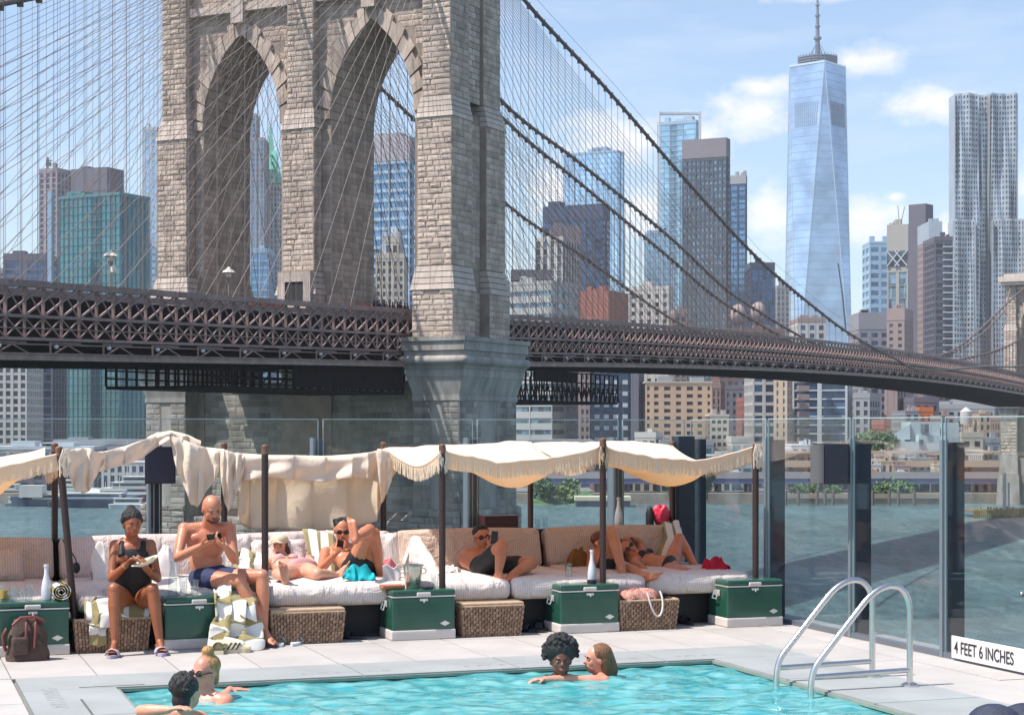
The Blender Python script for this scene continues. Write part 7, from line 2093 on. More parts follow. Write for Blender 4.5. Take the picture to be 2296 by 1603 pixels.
def person(label, J, sk, man=True, face=None, up=None, k=1., clothes=(), feet=None, hands=None, fat=1., vox=.0078, lips=(.30, .09, .08), brow=(.03, .015, .01), shades=None, group=None, show_face=True, base=None):
    """J: joints in the world. face / up: where the head looks, its crown direction"""
    g_ = 1.0 if man else .90
    pel, nk = J['pelvis'], J['neck']
    root = thing('person', label, 'person', base or Vector((pel.x, pel.y, min(v.z for v in J.values()) - .03)), group)
    q = MB(); upv = (nk - pel).normalized(); side = (J['shR'] - J['shL'])
    hside = (J['hipR'] - J['hipL']); 
    ch = J.get('chest', pel.lerp(nk, .68)); ab = J.get('waist', pel.lerp(nk, .33))
    fw = upv.cross(side).normalized() * -1
    def basis(sd, u_): 
        sd = (sd - u_ * sd.dot(u_)).normalized(); fr_ = u_.cross(sd); return Matrix((sd, fr_, u_)).transposed(), fr_
    uc = (nk - ab).normalized(); Rc, fc = basis(side, uc); up_ = (ab - pel).normalized(); Rp, fp_ = basis(hside, up_)
    # the front of the body is -fr (towards where the person faces); find it from the face
    ff = face.normalized() if face is not None else -E2
    front = fc if fc.dot(ff) > 0 else -fc
    T = {}
    T['pelvis'] = (pel, (.158 * g_ * (1.06 if not man else 1) * fat, .112 * fat, .115), Rp)
    T['abdomen'] = (ab, (.138 * g_ * fat, .098 * fat, .15), Rp)
    T['chest'] = (ch, (.163 * g_ * fat, .108 * g_ * fat, .165), Rc)
    T['upper'] = (ch.lerp(nk, .52), (.155 * g_, .085 * g_, .085), Rc)
    for n_ in T: q.ell(*T[n_], 20, 14)
    if man:
        for w in (-1, 1): q.ell(ch + front * .070 + Rc.col[0] * w * .068 + Rc.col[2] * .045, (.072, .034, .052), Rc, 12, 8)
    else:
        for w in (-1, 1): q.ell(ch + front * .066 + Rc.col[0] * w * .062 + Rc.col[2] * .015, (.056, .050, .054), Rc, 14, 10)
    for sd in ('L', 'R'):
        sh = J['sh' + sd]; el_, wr = J['el' + sd], J['wr' + sd]
        limb(q, [ch.lerp(nk, .70), sh], [.062 * g_, .052 * g_]); limb(q, [nk, sh], [.045 * g_, .046 * g_])
        q.ell(sh, .054 * g_, n=14, m=10)
        limb(q, [sh, el_], [.050 * g_, .049 * g_, .041 * g_, .037 * g_]); limb(q, [el_, wr], [.038 * g_, .040 * g_, .033 * g_, .025 * g_])
        h_ = (hands or {}).get(sd)
        if h_ is None: h_ = ((wr - el_), Vector((0, 0, -1)), .5)
        sgn = 1 if sd == 'R' else -1
        hand(q, wr, h_[0], h_[1], sgn * (h_[3] if len(h_) > 3 else 1), h_[2], .98 * g_)
        hp, kn, an = J['hip' + sd], J['kn' + sd], J['an' + sd]
        limb(q, [hp, kn], [.088 * g_ * fat, .086 * g_ * fat, .072 * g_, .058 * g_]); q.ell(kn, .055 * g_, n=12, m=8)
        limb(q, [kn, an], [.053 * g_, .057 * g_, .046 * g_, .034 * g_])
        sd_ = (hp - kn)
        ft = (feet or {}).get(sd)
        if ft is None: ft = (fp_ * (1 if fp_.dot(ff) > 0 else -1) - EZ * .1, (kn - an))
        foot(q, an, ft[0], ft[1], sgn, g_)
        q.ell(pel.lerp(hp, .8) - front * .03 - up_ * .03, .095 * g_ * fat, n=14, m=10)
    hc = J['head']; limb(q, [nk.lerp(ch, .15), hc - up.normalized() * .05 * k - ff * .015], [.060 * g_, .054 * g_ if man else .046])
    head(q, hc, ff, up, k * (1. if man else .95), man)
    body = remesh('body', q, sk, root, vox)
    if show_face: face_bits(root, hc, ff, up, k * (1. if man else .95), lips, True, brow, shades)
    for cl_ in clothes:
        q = MB(); kind = cl_[0]; m_ = cl_[1]; e = .009
        if kind == 'suit':
            for n_ in ('pelvis', 'abdomen', 'chest'):
                c_, r_, M_ = T[n_]; q.ell(c_, tuple(x + e for x in r_) if n_ != 'chest' else (r_[0] + .002, r_[1] + e, r_[2] * .9), M_, 20, 14)
            limb(q, [pel, ab, ch - Rc.col[2] * .04], [.118, .116, .12], 16); limb(q, [pel + Rp.col[0] * .04, ch + Rc.col[0] * .045 - Rc.col[2] * .05], [.112, .108], 16); limb(q, [pel - Rp.col[0] * .04, ch - Rc.col[0] * .045 - Rc.col[2] * .05], [.112, .108], 16)
            for w in (-1, 1):
                q.ell(ch + front * .052 + Rc.col[0] * w * .062 + Rc.col[2] * .015, (.064, .056, .064), Rc, 14, 10)
                q.tube([ch + Rc.col[0] * w * .085 + front * .10 + Rc.col[2] * .05, nk + Rc.col[0] * w * .085 + front * .035 - Rc.col[2] * .01, nk + Rc.col[0] * w * .09 - front * .05, ch + Rc.col[0] * w * .07 - front * .09], .026, 8)
                q.ell(pel.lerp(J['hipL' if w < 0 else 'hipR'], .8) - front * .03 - up_ * .02, .102 * g_, n=14, m=10)
            nm = 'swimsuit'
        elif kind in ('shorts', 'trunks'):
            c_, r_, M_ = T['pelvis']; q.ell(c_, (r_[0] + .014, r_[1] + .016, r_[2] * .95), M_, 20, 14)
            ln = .62 if kind == 'shorts' else .34
            for sd in ('L', 'R'):
                limb(q, [J['hip' + sd], J['hip' + sd].lerp(J['kn' + sd], ln)], [.103 * g_ * fat, .102 * g_ * fat, .092 * g_]); q.ell(pel.lerp(J['hip' + sd], .8) - front * .03 - up_ * .03, .104 * g_ * fat, n=14, m=10)
            nm = 'swim_shorts'
        elif kind == 'bikini_top':
            for w in (-1, 1):
                q.ell(ch + front * .073 + Rc.col[0] * w * .063 + Rc.col[2] * .012, (.055, .050, .046), Rc, 14, 10)
                q.tube([ch + front * .10 + Rc.col[0] * w * .07 + Rc.col[2] * .05, nk + Rc.col[0] * w * .06 + front * .045], .0065, 6)
            q.rev([(0, 0)], (0, 0, 0), 3) if False else None
            ring_ = [ch + Rc.col[2] * -.02 + Rc.col[0] * (.165 * g_ * math.cos(t)) + Rc.col[1] * (.115 * g_ * math.sin(t)) for t in [2 * math.pi * i / 24 for i in range(25)]]
            q.tube(ring_, .0075, 6, False); nm = 'bikini_top'
        elif kind == 'bikini_bottom':
            c_, r_, M_ = T['pelvis']; q.ell(c_ - up_ * .035, (r_[0] + .006, r_[1] + .008, r_[2] * .55), M_, 20, 14)
            for sd in ('L', 'R'): q.ell(pel.lerp(J['hip' + sd], .7) - front * .03 - up_ * .03, .098 * g_, n=14, m=10)
            nm = 'bikini_bottom'
        elif kind == 'shirt':
            for n_ in T:
                c_, r_, M_ = T[n_]; q.ell(c_, tuple(x + .022 for x in r_), M_, 20, 14)
            for sd in ('L', 'R'): limb(q, [J['sh' + sd], J['sh' + sd].lerp(J['el' + sd], .7)], [.068, .066]); limb(q, [nk, J['sh' + sd]], [.055, .062])
            nm = 'shirt'
        remesh(nm, q, m_, root, .009, 3)
    return root, (lambda a: frame(ff, up))(0)
def hair(root, fn, m, name='hair', vox=.008, sm=2):
    q = MB(); fn(q); return remesh(name, q, m, root, vox, sm)
V = Vector
def stand(neck, facing, sh=.36, bend=0.):
    """upright legs and trunk below a neck point, used for bathers standing in the pool"""
    f = facing.normalized(); s = f.cross(EZ); s.normalize()
    J = dict(neck=neck, pelvis=neck - EZ * .47 + f * bend, shL=neck - s * sh / 2 - EZ * .045, shR=neck + s * sh / 2 - EZ * .045)
    for n_, w in (('L', -1), ('R', 1)):
        J['hip' + n_] = J['pelvis'] + s * w * .09 - EZ * .04
        J['kn' + n_] = J['hip' + n_] - EZ * .26 + f * .18; J['an' + n_] = J['kn' + n_] + V((0, 0, -(J['kn' + n_].z + 1.30))) if J['kn' + n_].z > -1.2 else J['kn' + n_] - EZ * .1 - f * .2
    return J, f, s
phone_m = mat('phone_black', (.015, .015, .02), .2, var=0)
def phone(label, c, nrm, up_, w=.072, h=.145):
    s, n_, u, Rm = frame(nrm, up_); M = Matrix.Translation(c) @ Matrix((s, n_, u)).transposed().to_4x4()
    root = thing('phone', label, 'phone', c, 'phones in the hands of the sunbathers')
    q = MB(M); q.rbox(-w / 2, w / 2, -.004, .004, -h / 2, h / 2, .003); obj('case', q, phone_m, root)
    q = MB(M); q.box(-w / 2 + .004, w / 2 - .004, .0042, .0048, -h / 2 + .008, h / 2 - .008); obj('screen', q, mat('phone_screen', (.03, .035, .05), .1, var=0), root)

S1 = skin('skin_brown', (.30, .105, .045)); S2 = skin('skin_tan', (.53, .225, .13)); S3 = skin('skin_light', (.62, .33, .22)); S4 = skin('skin_warm', (.52, .21, .11)); S5 = skin('skin_golden', (.50, .20, .095)); S6 = skin('skin_deep', (.13, .052, .032)); S7 = skin('skin_pink', (.62, .30, .21))
cam_dir = lambda p: (V((0, 0, EYE)) - p).normalized()
right = V((1, 0, 0))

# --- seated woman in a black swimsuit, eating
pel = DB(299, 1338, 14.86)
J = dict(pelvis=pel, neck=DB(298, 1212, 14.76), chest=DB(298, 1252, 14.76), waist=DB(299, 1300, 14.82), shL=DB(258, 1222, 14.80), shR=DB(337, 1221, 14.74), head=DB(296, 1172, 14.66),
         hipL=DB(281, 1346, 14.80), hipR=DB(319, 1346, 14.78))
J['elL'] = JL(J['shL'], (250, 1296), .29, -1); J['wrL'] = JL(J['elL'], (284, 1264), .20, -1)
J['elR'] = JL(J['shR'], (354, 1298), .28, -1); J['wrR'] = JL(J['elR'], (338, 1290), .2, -1)
J['wrR'] = DB(336, 1284, 14.50)
J['knL'] = DB(256, 1320, 14.42); J['knR'] = DB(342, 1320, 14.42); J['anL'] = DB(258, 1440, 14.36); J['anR'] = DB(358, 1436, 14.38)
fdir = (V((.45, -.86, -.28)))
r1, _ = person('seated woman in a black swimsuit eating from a pale plate', J, S1, False, fdir, V((.10, -.15, 1)), 1.0,
               clothes=(('suit', black_cloth),), feet={'L': (V((.02, -1, -.05)), EZ), 'R': (V((.35, -1, -.05)), EZ)},
               hands={'L': (V((.75, -.25, .75)), V((.4, -.2, -.8)), .9), 'R': (V((-.25, -.5, .5)), V((-.3, .3, 1)), .35)}, base=V((pel.x, pel.y, 0)))
hc = J['head']
def h1(q):
    s, f, u, Rm = frame(fdir, V((.10, -.15, 1)))
    q.ell(hc + u * .046 - f * .018, (.084, .092, .074), Rm, 18, 12); [q.ell(hc + u * (.02 - .03 * j) - f * .01 + s * w * .078, (.016, .03, .03), Rm, 8, 6) for j in range(1) for w in (-1, 1)]; q.ell(hc - f * .055 - u * .02, (.062, .045, .065), Rm, 14, 10)
    r_h = random.Random(5)
    for k in range(160):
        a = r_h.uniform(0, 6.28); e = r_h.uniform(-.3, 1.5); d = s * math.cos(a) * math.cos(e) + f * math.sin(a) * math.cos(e) + u * math.sin(e)
        if d.dot(f) > .5 and e < .7: continue
        q.ell(hc + u * .04 - f * .018 + V((d.x * .080, d.y * .084, d.z * .074)), r_h.uniform(.007, .012), n=6, m=4)
    q.ell(hc + u * .11 - f * .06, (.038, .04, .032), Rm, 12, 8); limb(q, [hc - f * .085 - u * .01, hc - f * .10 - u * .12], [.035, .022])
hair(r1, h1, hair_blk)
q = MB()
s, f, u, Rm = frame(fdir, V((.1, -.15, 1)))
q.ell(hc - s * .073 - u * .045 + f * .0, (.007, .007, .010)); obj('earring', q, silver, r1)
q = MB(); wb_ = J['wrL']; dd = (J['wrL'] - J['elL']).normalized(); q.tube([wb_ - dd * .03, wb_ - dd * .012], .029, 12); obj('bracelet', q, mat('gold_band', (.55, .40, .18), .3, .8), r1)
pc_ = J['wrR'] + V((-.02, -.03, .075)); 
Mp = Matrix.Translation(pc_) @ Matrix.Rotation(R(-20), 4, 'Y') @ Matrix.Rotation(R(8), 4, 'X')
root = thing('plate', 'pale plate held by the seated woman', 'plate', pc_)
q = MB(Mp); q.rev([(.0, 0), (.06, 0), (.115, .028), (.118, .032), (.112, .032), (.058, .006), (0, .006)], (0, 0, 0), 24); obj('dish', q, mat('pale_card', (.66, .62, .52), .6, var=.04), root)
q = MB(Mp); rr = random.Random(2)
for k in range(26): q.ell((rr.uniform(-.06, .06), rr.uniform(-.05, .05), .016 + rr.random() * .014), (.014, .012, .009), n=6, m=4)
obj('food', q, mat('food_green', (.30, .28, .12), .7, var=.5, vs=30), root, kind='stuff')
q = MB(); fk = J['wrL'] + V((.06, -.05, .07)); q.tube([fk, fk.lerp(pc_, .75)], [.004, .005], 6); tag(obj('fork', q, mat('pale_card', (.66, .62, .52), .6)), 'white fork in the seated woman\'s hand', 'fork')
for sd, lb in (('L', 'lilac slide on the left foot of the seated woman in the photo'), ('R', 'lilac slide turned outwards under the seated woman\'s other foot')):
    a_ = J['an' + sd]; fd = V((.02, -1, 0)) if sd == 'L' else V((.35, -1, 0)).normalized()
    slide(lb, V((a_.x, a_.y, 0)) + fd * .05, math.atan2(fd.y, fd.x) - math.pi / 2, mat('lilac_sole', (.35, .31, .42), .6), mat('lilac_strap', (.48, .43, .52), .5), 'lilac slides of the seated woman')

# --- bald man with a phone
pel = DB(468, 1290, 15.05)
J = dict(pelvis=pel, neck=DB(466, 1180, 14.98), chest=DB(462, 1216, 15.02), waist=DB(462, 1258, 15.06), shL=DB(413, 1184, 15.02), shR=DB(514, 1182, 14.90), head=DB(475, 1140, 14.88),
         hipL=DB(452, 1300, 15.0), hipR=DB(492, 1298, 14.98))
J['elL'] = JL(J['shL'], (398, 1250), .30, -1); J['wrL'] = JL(J['elL'], (452, 1222), .25, -1)
J['elR'] = JL(J['shR'], (526, 1254), .30, -1); J['wrR'] = JL(J['elR'], (506, 1226), .22, -1)
J['knL'] = JL(J['hipL'], (538, 1302), .44, -1); J['anL'] = JL(J['knL'], (598, 1428), .45, -1)
J['knR'] = JL(J['hipR'], (588, 1290), .44, -1); J['anR'] = JL(J['knR'], (592, 1410), .44, 1)
fdir = V((.42, -.80, -.55)); upd = V((.12, -.45, 1))
r2, _ = person('bald bare chested man sitting and looking down at his phone', J, S2, True, fdir, upd, 1.02, clothes=(('trunks', navy_cloth),),
               feet={'L': (V((.75, -.6, -.25)), V((.1, 0, 1))), 'R': (V((.55, -.6, -.3)), V((0, 0, 1)))},
               hands={'L': (V((.95, -.2, .35)), V((-.1, .3, .8)), .75), 'R': (V((-.75, -.2, .55)), V((.1, .3, .8)), .75)}, fat=1.02, base=V((pel.x, pel.y - .3, 0)))
phone('phone held by the bald man in both hands', J['wrL'].lerp(J['wrR'], .55) + V((.0, -.03, .085)), V((-.1, .75, .6)), V((1, .1, .15)), .06, .12)
s, f, u, Rm = frame(fdir, upd); hc = J['head']
q = MB(); q.ell(hc + f * .060 - u * .082, (.040, .030, .028), Rm, 12, 8); q.ell(hc + f * .088 - u * .042, (.026, .008, .006), Rm); 
for w in (-1, 1): q.ell(hc + f * .04 - u * .068 + s * w * .040, (.018, .034, .024), Rm)
obj('beard', q, mat('stubble', (.13, .055, .04), .9, var=.2, vs=60), r2)

# --- woman in a cap, lying back
pel = DB(672, 1278, 15.55)
J = dict(pelvis=pel, neck=DB(632, 1250, 15.98), chest=DB(640, 1270, 15.86), waist=DB(655, 1277, 15.7), shL=DB(603, 1262, 15.88), shR=DB(664, 1256, 15.98), head=DB(626, 1226, 16.00), hipL=DB(655, 1284, 15.46), hipR=DB(688, 1280, 15.52))
J['elL'] = JL(J['shL'], (574, 1284), .26, -1); J['wrL'] = JL(J['elL'], (598, 1300), .22, -1)
J['elR'] = JL(J['shR'], (700, 1262), .26, -1); J['wrR'] = JL(J['elR'], (690, 1248), .22, 1)
J['knL'] = JL(J['hipL'], (622, 1286), .36, -1); J['anL'] = DB(640, 1292, 14.93)
J['knR'] = JL(J['hipR'], (712, 1286), .38, -1); J['anR'] = JL(J['knR'], (756, 1290), .33, 1)
fdir = V((-.05, -.95, .10)); upd = V((-.05, .1, 1))
r3, _ = person('woman in a pale cap lying back on the daybed', J, S3, False, fdir, upd, 1.0, clothes=(('bikini_top', mat('pink_bikini', (.55, .30, .30), .8)), ('bikini_bottom', mat('pink_bikini', (.55, .30, .30), .8))),
               feet={'L': (V((-.1, -.25, 1)), V((0, 1, .1))), 'R': (V((.35, -.2, .9)), V((-.9, .2, .2)))}, base=V((pel.x, pel.y, .47)))
hc = J['head']; s, f, u, Rm = frame(fdir, upd)
def h3(q):
    q.ell(hc + u * .02 - f * .02, (.082, .085, .085), Rm, 18, 12)
    limb(q, [hc - s * .07 - u * .02, hc - s * .085 - u * .10, hc - s * .08 - u * .17], [.03, .03, .018]); limb(q, [hc + s * .07 - u * .0, hc + s * .11 - u * .06, hc + s * .15 - u * .10], [.035, .035, .02]); limb(q, [hc + s * .08, hc + s * .15 + u * .01 - f * .02, hc + s * .17 - u * .03], [.03, .028, .02])
hair(r3, h3, hair_brn)
capm_ = mat('cap_linen', (.58, .50, .36), .85, var=.05, bump=.3, bs=80)
def cp_(q): 
    q.ell(hc + u * .062 - f * .012, (.086, .094, .064), Rm, 18, 12)
    for w in (-.04, -.02, 0, .02, .04): q.ell(hc + u * (.045 - abs(w) * .3) + f * .115 + s * w, (.028, .045, .006), Rm, 10, 6)
hair(r3, cp_, capm_, 'cap', .006)

# --- man with one foot raised over the other knee
pel = DB(805, 1272, 15.55)
J = dict(pelvis=pel, neck=DB(766, 1226, 15.95), chest=DB(776, 1246, 15.85), waist=DB(790, 1262, 15.7), shL=DB(730, 1238, 15.88), shR=DB(800, 1234, 15.95), head=DB(768, 1188, 15.86), hipL=DB(790, 1278, 15.45), hipR=DB(824, 1276, 15.5))
J['elL'] = JL(J['shL'], (718, 1278), .29, -1); J['wrL'] = JL(J['elL'], (752, 1240), .25, -1)
J['elR'] = JL(J['shR'], (822, 1256), .28, -1); J['wrR'] = JL(J['elR'], (790, 1236), .24, -1)
J['knR'] = JL(J['hipR'], (838, 1196), .43, -1); J['anR'] = JL(J['knR'], (854, 1290), .42, 1)
J['knL'] = JL(J['hipL'], (828, 1188), .45, -1); J['anL'] = JL(J['knL'], (797, 1206), .36, -1)
fdir = V((.12, -.92, -.25)); upd = V((0, -.2, 1))
r4, _ = person('reclining man with one bare foot raised over his other knee', J, S4, True, fdir, upd, 1.0, clothes=(('trunks', black_cloth),), brow=(.02, .012, .01),
               feet={'L': (V((-.18, .35, 1)), V((.1, .9, -.3))), 'R': (V((.55, -.75, -.1)), V((0, .2, 1)))}, hands={'L': (V((.55, -.2, .75)), V((.3, .8, .1)), .8)}, base=V((pel.x, pel.y, .47)), shades=mat('dark_lens', (.02, .012, .012), .1, var=0))
hc = J['head']; s, f, u, Rm = frame(fdir, upd)
hair(r4, lambda q: (q.ell(hc + u * .052 - f * .022, (.083, .090, .066), Rm, 18, 12), [q.ell(hc + u * (.085 + .02 * math.sin(k * 2.1)) + s * .022 * (k - 3) + f * .02 * math.cos(k * 1.7), .026, n=8, m=6) for k in range(7)]), hair_blk)
phone('phone held up by the man with the raised foot', J['wrL'] + V((.045, -.03, .075)), V((.3, .7, .7)), V((.2, -.5, 1)), .06, .11)

# --- man alone on the middle daybed
pel = DB(1092, 1270, 15.6)
J = dict(pelvis=pel, neck=DB(1064, 1240, 15.98), chest=DB(1068, 1256, 15.9), waist=DB(1080, 1266, 15.76), shL=DB(1040, 1254, 15.92), shR=DB(1088, 1246, 15.98), head=DB(1080, 1204, 15.94), hipL=DB(1080, 1276, 15.5), hipR=DB(1108, 1274, 15.55))
J['elL'] = JL(J['shL'], (1062, 1276), .28, -1); J['wrL'] = JL(J['elL'], (1098, 1226), .25, -1)
J['elR'] = JL(J['shR'], (1112, 1262), .28, -1); J['wrR'] = JL(J['elR'], (1118, 1232), .22, 1)
J['knL'] = JL(J['hipL'], (1126, 1222), .41, -1); J['anL'] = DB(1118, 1282, 14.98)
J['knR'] = JL(J['hipR'], (1192, 1262), .43, -1); J['anR'] = DB(1148, 1288, 15.0)
fdir = V((.32, -.92, -.12)); upd = V((-.12, .0, 1))
r5, _ = person('man in red sunglasses reclining alone with a phone', J, S5, True, fdir, upd, 1.0, clothes=(('shorts', black_cloth),), shades=mat('red_lens', (.12, .01, .012), .1, var=0), brow=(.02, .012, .01),
               feet={'L': (V((.3, -.9, -.15)), V((0, 0, 1))), 'R': (V((-.6, -.6, -.05)), V((-.4, .3, .8)))}, hands={'L': (V((.5, -.1, .8)), V((.2, .8, .2)), .7)}, base=V((pel.x, pel.y, .47)))
hc = J['head']; s, f, u, Rm = frame(fdir, upd)
hair(r5, lambda q: (q.ell(hc + u * .055 - f * .02, (.083, .088, .064), Rm, 18, 12), q.ell(hc + u * .095 + f * .02, (.06, .055, .03), Rm)), hair_blk)
phone('phone held before the face of the man in red sunglasses', J['wrL'] + V((.045, -.02, .095)), V((-.3, .9, .2)), V((.1, 0, 1)), .065, .115)

# --- person half hidden by the pole at the right bed
pel = DB(1374, 1274, 15.62)
J = dict(pelvis=pel, neck=DB(1340, 1244, 16.0), chest=DB(1346, 1256, 15.92), waist=DB(1360, 1266, 15.78), shL=DB(1318, 1250, 15.95), shR=DB(1360, 1244, 16.02), head=DB(1349, 1216, 16.02), hipL=DB(1362, 1278, 15.54), hipR=DB(1386, 1276, 15.58))
J['elL'] = JL(J['shL'], (1322, 1278), .25, -1); J['wrL'] = JL(J['elL'], (1345, 1284), .22, 1)
J['elR'] = JL(J['shR'], (1386, 1256), .28, -1); J['wrR'] = JL(J['elR'], (1404, 1276), .24, -1)
J['knL'] = JL(J['hipL'], (1372, 1192), .43, -1); J['anL'] = JL(J['knL'], (1394, 1278), .42, 1)
J['knR'] = JL(J['hipR'], (1412, 1276), .42, -1); J['anR'] = JL(J['knR'], (1440, 1288), .3, -1)
J['anL'] = DB(1396, 1284, 15.02)
fdir = V((.75, -.6, .2)); upd = V((-.25, .1, 1))
r6, _ = person('person half hidden by the pole with one knee drawn up', J, S5, True, fdir, upd, 1.0, clothes=(('trunks', black_cloth),), base=V((pel.x, pel.y, .47)), feet={'L': (V((.5, -.8, -.1)), V((0, 0, 1))), 'R': (V((.7, -.5, .3)), V((-.6, 0, .6)))}, shades=mat('red_lens', (.12, .01, .012), .1, var=0))
hc = J['head']; s, f, u, Rm = frame(fdir, upd)
hair(r6, lambda q: (q.ell(hc + u * .05 - f * .02, (.085, .09, .07), Rm, 16, 12)), hair_red)

# --- woman in a black bikini lying along the bed
pel = DB(1492, 1270, 15.62)
J = dict(pelvis=pel, neck=DB(1428, 1250, 15.86), chest=DB(1446, 1258, 15.80), waist=DB(1468, 1266, 15.7), shL=DB(1422, 1262, 15.62), shR=DB(1440, 1238, 16.0), head=DB(1408, 1232, 15.92), hipL=DB(1500, 1278, 15.5), hipR=DB(1504, 1266, 15.68))
J['elL'] = JL(J['shL'], (1452, 1282), .26, -1); J['wrL'] = JL(J['elL'], (1402, 1284), .22, 1)
J['elR'] = JL(J['shR'], (1436, 1216), .24, 1); J['wrR'] = JL(J['elR'], (1418, 1206), .18, -1)
J['knR'] = JL(J['hipR'], (1524, 1206), .41, 1); J['anR'] = JL(J['knR'], (1562, 1276), .41, -1)
J['knL'] = JL(J['hipL'], (1534, 1282), .36, -1); J['anL'] = JL(J['knL'], (1566, 1286), .34, 1)
fdir = V((-.15, -.75, .55)); upd = V((-.75, .1, .6))
r7, _ = person('woman in a black bikini lying with one knee up', J, S4, False, fdir, upd, 1.0, clothes=(('bikini_top', black_cloth), ('bikini_bottom', black_cloth)), base=V((pel.x, pel.y, .47)), shades=mat('dark_lens', (.02, .012, .012), .1, var=0),
               feet={'R': (V((.55, -.5, .45)), V((-.6, 0, .8))), 'L': (V((.4, -.3, .9)), V((-1, 0, .2)))})
hc = J['head']; s, f, u, Rm = frame(fdir, upd)
hair(r7, lambda q: (q.ell(hc + u * .045 - f * .025, (.085, .09, .075), Rm, 16, 12), q.ell(hc + u * .10 - f * .02, (.06, .06, .05), Rm), limb(q, [hc + s * .08, hc + s * .12 - u * .08], [.03, .02])), hair_red)

# --- bathers
# afro woman and her companion
nk = DB(1256, 1517, 12.22); J, f, s = stand(nk, V((.12, -1, 0)), .34)
J['head'] = nk + EZ * .125 + f * .03; J['elL'] = J['shL'] - EZ * .16 - s * .12 + f * .1; J['wrL'] = J['elL'] + s * .12 + f * .16 - EZ * .04
J['elR'] = J['shR'] - EZ * .12 + s * .16 + f * .1; J['wrR'] = J['elR'] + s * .18 + f * .02 + EZ * .08
fdir = V((.1, -1, -.02))
r8, _ = person('bather with a dark round afro smiling towards the camera', J, S6, False, fdir, V((.0, 0, 1)), 1.04, clothes=(('suit', black_cloth),), lips=(.35, .10, .08), base=V((nk.x, nk.y, -1.37)), vox=.008)
hc = J['head']; s, f, u, Rm = frame(fdir, V((0, 0, 1)))
rr = random.Random(8)
def h8(q):
    q.ell(hc + u * .075 - f * .03, (.128, .108, .105), Rm, 18, 12)
    for k in range(420):
        a = rr.uniform(0, 6.28); e = rr.uniform(-.35, 1.5)
        d = s * math.cos(a) * math.cos(e) + f * math.sin(a) * math.cos(e) + u * math.sin(e)
        if d.dot(f) > .42 and d.dot(u) < .55: continue
        q.ell(hc + u * .06 - f * .025 + V((d.x * .125, d.y * .11, d.z * .125)) * rr.uniform(.95, 1.1), rr.uniform(.009, .016), n=6, m=4)
hair(r8, h8, hair_blk, 'hair', .006, 0)
nk = DB(1345, 1515, 12.25); J, f, s = stand(nk, V((-1, -.15, 0)), .34)
J['head'] = nk + EZ * .125 + f * .02; J['elL'] = nk + f * .20 + EZ * .005 + V((0, -.16, 0)); J['wrL'] = J['elL'] + f * .22 - V((0, .04, -.01)); J['shL'].z += .03; J['elR'] = nk + f * .2 - EZ * .12 + V((0, .16, 0)); J['wrR'] = J['elR'] + f * .2
fdir = V((-1, -.25, -.05))
r9, _ = person('fair haired bather in profile with an arm round her companion', J, S7, False, fdir, V((0, 0, 1)), 1.0, clothes=(('bikini_top', black_cloth),), base=V((nk.x, nk.y, -1.37)), vox=.008)
hc = J['head']; s, f, u, Rm = frame(fdir, V((0, 0, 1)))
hair(r9, lambda q: (q.ell(hc + u * .04 - f * .03, (.088, .09, .082), Rm, 18, 12), limb(q, [hc + u * .02 - f * .07, hc - f * .11 - u * .08, hc - f * .10 - u * .19], [.06, .055, .035]), limb(q, [hc - f * .04 + s * .05, hc - f * .07 - u * .14 + s * .03], [.04, .03]), limb(q, [hc - f * .04 - s * .05, hc - f * .07 - u * .14 - s * .03], [.04, .03])), mat('wet_brown_hair', (.17, .07, .025), .4, var=.6, vs=14, bump=.8, bs=90, stretch=(1, 1, .25)))
# left pair
nk = DB(460, 1553, 12.05); J, f, s = stand(nk, V((-.5, -1, 0)), .35)
J['head'] = nk + EZ * .145 - f * .0; J['elL'] = J['shL'] - EZ * .12 + V((-.1, -.2, 0)); J['wrL'] = J['elL'] + V((-.1, -.18, .04)); J['elR'] = DB(500, 1566, 12.3); J['wrR'] = DB(516, 1544, 12.54)
J['elL'], J['elR'] = J['elL'], J['elR']
fdir = V((-.5, -.7, -.25))
r10, _ = person('blond bather with a bun and dark glasses facing his friend', J, S7, True, fdir, V((0, -.1, 1)), 1.0, clothes=(('trunks', black_cloth),), base=V((nk.x, nk.y, -1.37)), vox=.008, shades=mat('dark_lens', (.02, .012, .012), .1, var=0), hands={'R': (V((1, .1, 0)), V((0, 0, -1)), .15)})
hc = J['head']; s, f, u, Rm = frame(fdir, V((0, -.1, 1)))
hair(r10, lambda q: (q.ell(hc + u * .04 - f * .03, (.085, .09, .078), Rm, 18, 12), q.ell(hc + u * .135 - f * .03, (.045, .045, .042), Rm), limb(q, [hc - f * .07, hc - f * .09 - u * .08], [.05, .03])), hair_bld)
nk = DB(410, 1600, 11.28); J, f, s = stand(nk, V((.55, 1, 0)), .38)
J['head'] = DB(418, 1550, 11.28); J['elL'] = DB(316, 1592, 11.25); J['wrL'] = DB(378, 1590, 11.10); J['elR'] = nk + V((.25, .12, -.12)); J['wrR'] = nk + V((.35, .3, -.08))
J['shL'] = DB(366, 1612, 11.25); J['shR'] = DB(446, 1610, 11.4)
fdir = V((.6, 1, .05))
r11, _ = person('dark haired bather seen from behind with arms on the pool edge', J, S3, True, fdir, V((0, 0, 1)), 1.02, clothes=(('trunks', black_cloth),), base=V((nk.x, nk.y, -1.37)), vox=.008, show_face=False, hands={'L': (V((.9, -.3, .25)), V((0, 0, -1)), .4)})
hc = J['head']; s, f, u, Rm = frame(fdir, V((0, 0, 1)))
rr = random.Random(12)
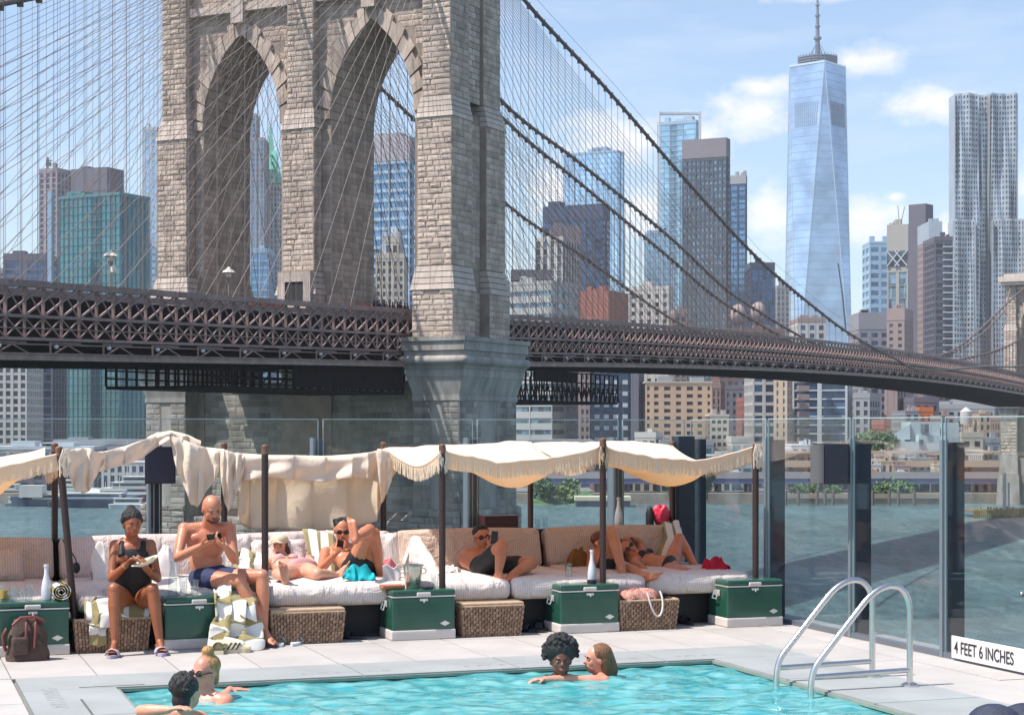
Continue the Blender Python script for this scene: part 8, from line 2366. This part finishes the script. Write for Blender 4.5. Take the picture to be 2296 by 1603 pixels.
def h11(q):
    q.ell(hc + u * .035 - f * .02, (.090, .095, .088), Rm, 18, 12); q.ell(hc - f * .05 - u * .05, (.066, .05, .065), Rm, 14, 10)
    for k in range(60):
        a = rr.uniform(0, 6.28); e = rr.uniform(-.2, 1.5); d = s * math.cos(a) * math.cos(e) - f * abs(math.sin(a)) * math.cos(e) + u * math.sin(e)
        q.ell(hc + u * .035 - f * .02 + d * .088, rr.uniform(.012, .020), n=6, m=4)
hair(r11, h11, hair_blk, 'hair', .007, 1)
# person lying at the lower right corner
def PY(u, v, Y): return P(u, v, Y)
J = dict(pelvis=PY(2232, 1632, 9.55), neck=PY(2440, 1608, 9.9), shL=PY(2410, 1650, 9.7), shR=PY(2410, 1590, 10.0), head=PY(2530, 1600, 10.0), hipL=PY(2235, 1646, 9.45), hipR=PY(2240, 1632, 9.65))
J['elL'] = PY(2330, 1655, 9.35); J['wrL'] = PY(2245, 1640, 9.25); J['elR'] = PY(2310, 1640, 9.9); J['wrR'] = PY(2205, 1606, 9.80)
J['knL'] = PY(2120, 1700, 9.2); J['anL'] = PY(1980, 1720, 9.1); J['knR'] = PY(2110, 1690, 9.4); J['anR'] = PY(1970, 1712, 9.3)
r12, _ = person('person in a dark blue crumpled shirt lying at the right bottom corner', J, S7, True, V((.2, -.3, 1)), V((1, .1, .2)), 1.0, clothes=(('shirt', mat('navy_shirt', (.025, .03, .055), .7, var=.3, vs=12, bump=1., bs=16)),), base=PY(2262, 1700, 9.55), vox=.01, hands={'R': (V((-1, 0, -.1)), V((0, 0, -1)), .4)})

# --- walkers on the bridge, a few pixels each
rr = random.Random(21); tints = [('black', (.02, .02, .025)), ('dark red', (.20, .02, .03)), ('navy', (.02, .03, .08)), ('grey', (.15, .15, .16)), ('maroon', (.12, .02, .03))]
for k in range(14):
    u_ = 840 + k * 5.6 + rr.uniform(-1.5, 1.5); Lw, _ = on_plane(u_, 690, -9.5); p = BR(Lw, -9.5, ztop(Lw) - .15); nm_, c_ = tints[k % 5]
    hgt = rr.uniform(1.6, 1.85); root = thing('person', 'tiny walker in %s clothes on the bridge deck, %s from the stone pier' % (nm_, ('fourteenth', 'thirteenth', 'twelfth', 'eleventh', 'tenth', 'ninth', 'eighth', 'seventh', 'sixth', 'fifth', 'fourth', 'third', 'second', 'first')[k]), 'person', p, 'walkers on the bridge')
    q = MB(); 
    for w in (-.09, .09): limb(q, [p + X2 * 0 + G2 * w + EZ * .05, p + G2 * w * .6 + EZ * hgt * .5], [.07, .1], 8)
    q.ell(p + EZ * hgt * .62, (.2, .16, .32), n=10, m=8); limb(q, [p + EZ * hgt * .8, p + EZ * hgt * .88], [.07, .07], 8); q.ell(p + EZ * hgt * .93, .12, n=10, m=8)
    for w in (-.23, .23): limb(q, [p + G2 * w + EZ * hgt * .78, p + G2 * w * 1.2 + EZ * hgt * .5], [.06, .05], 6)
    remesh('body', q, mat('walker_' + nm_.replace(' ', '_'), c_, .8, var=0), root, .05, 1)
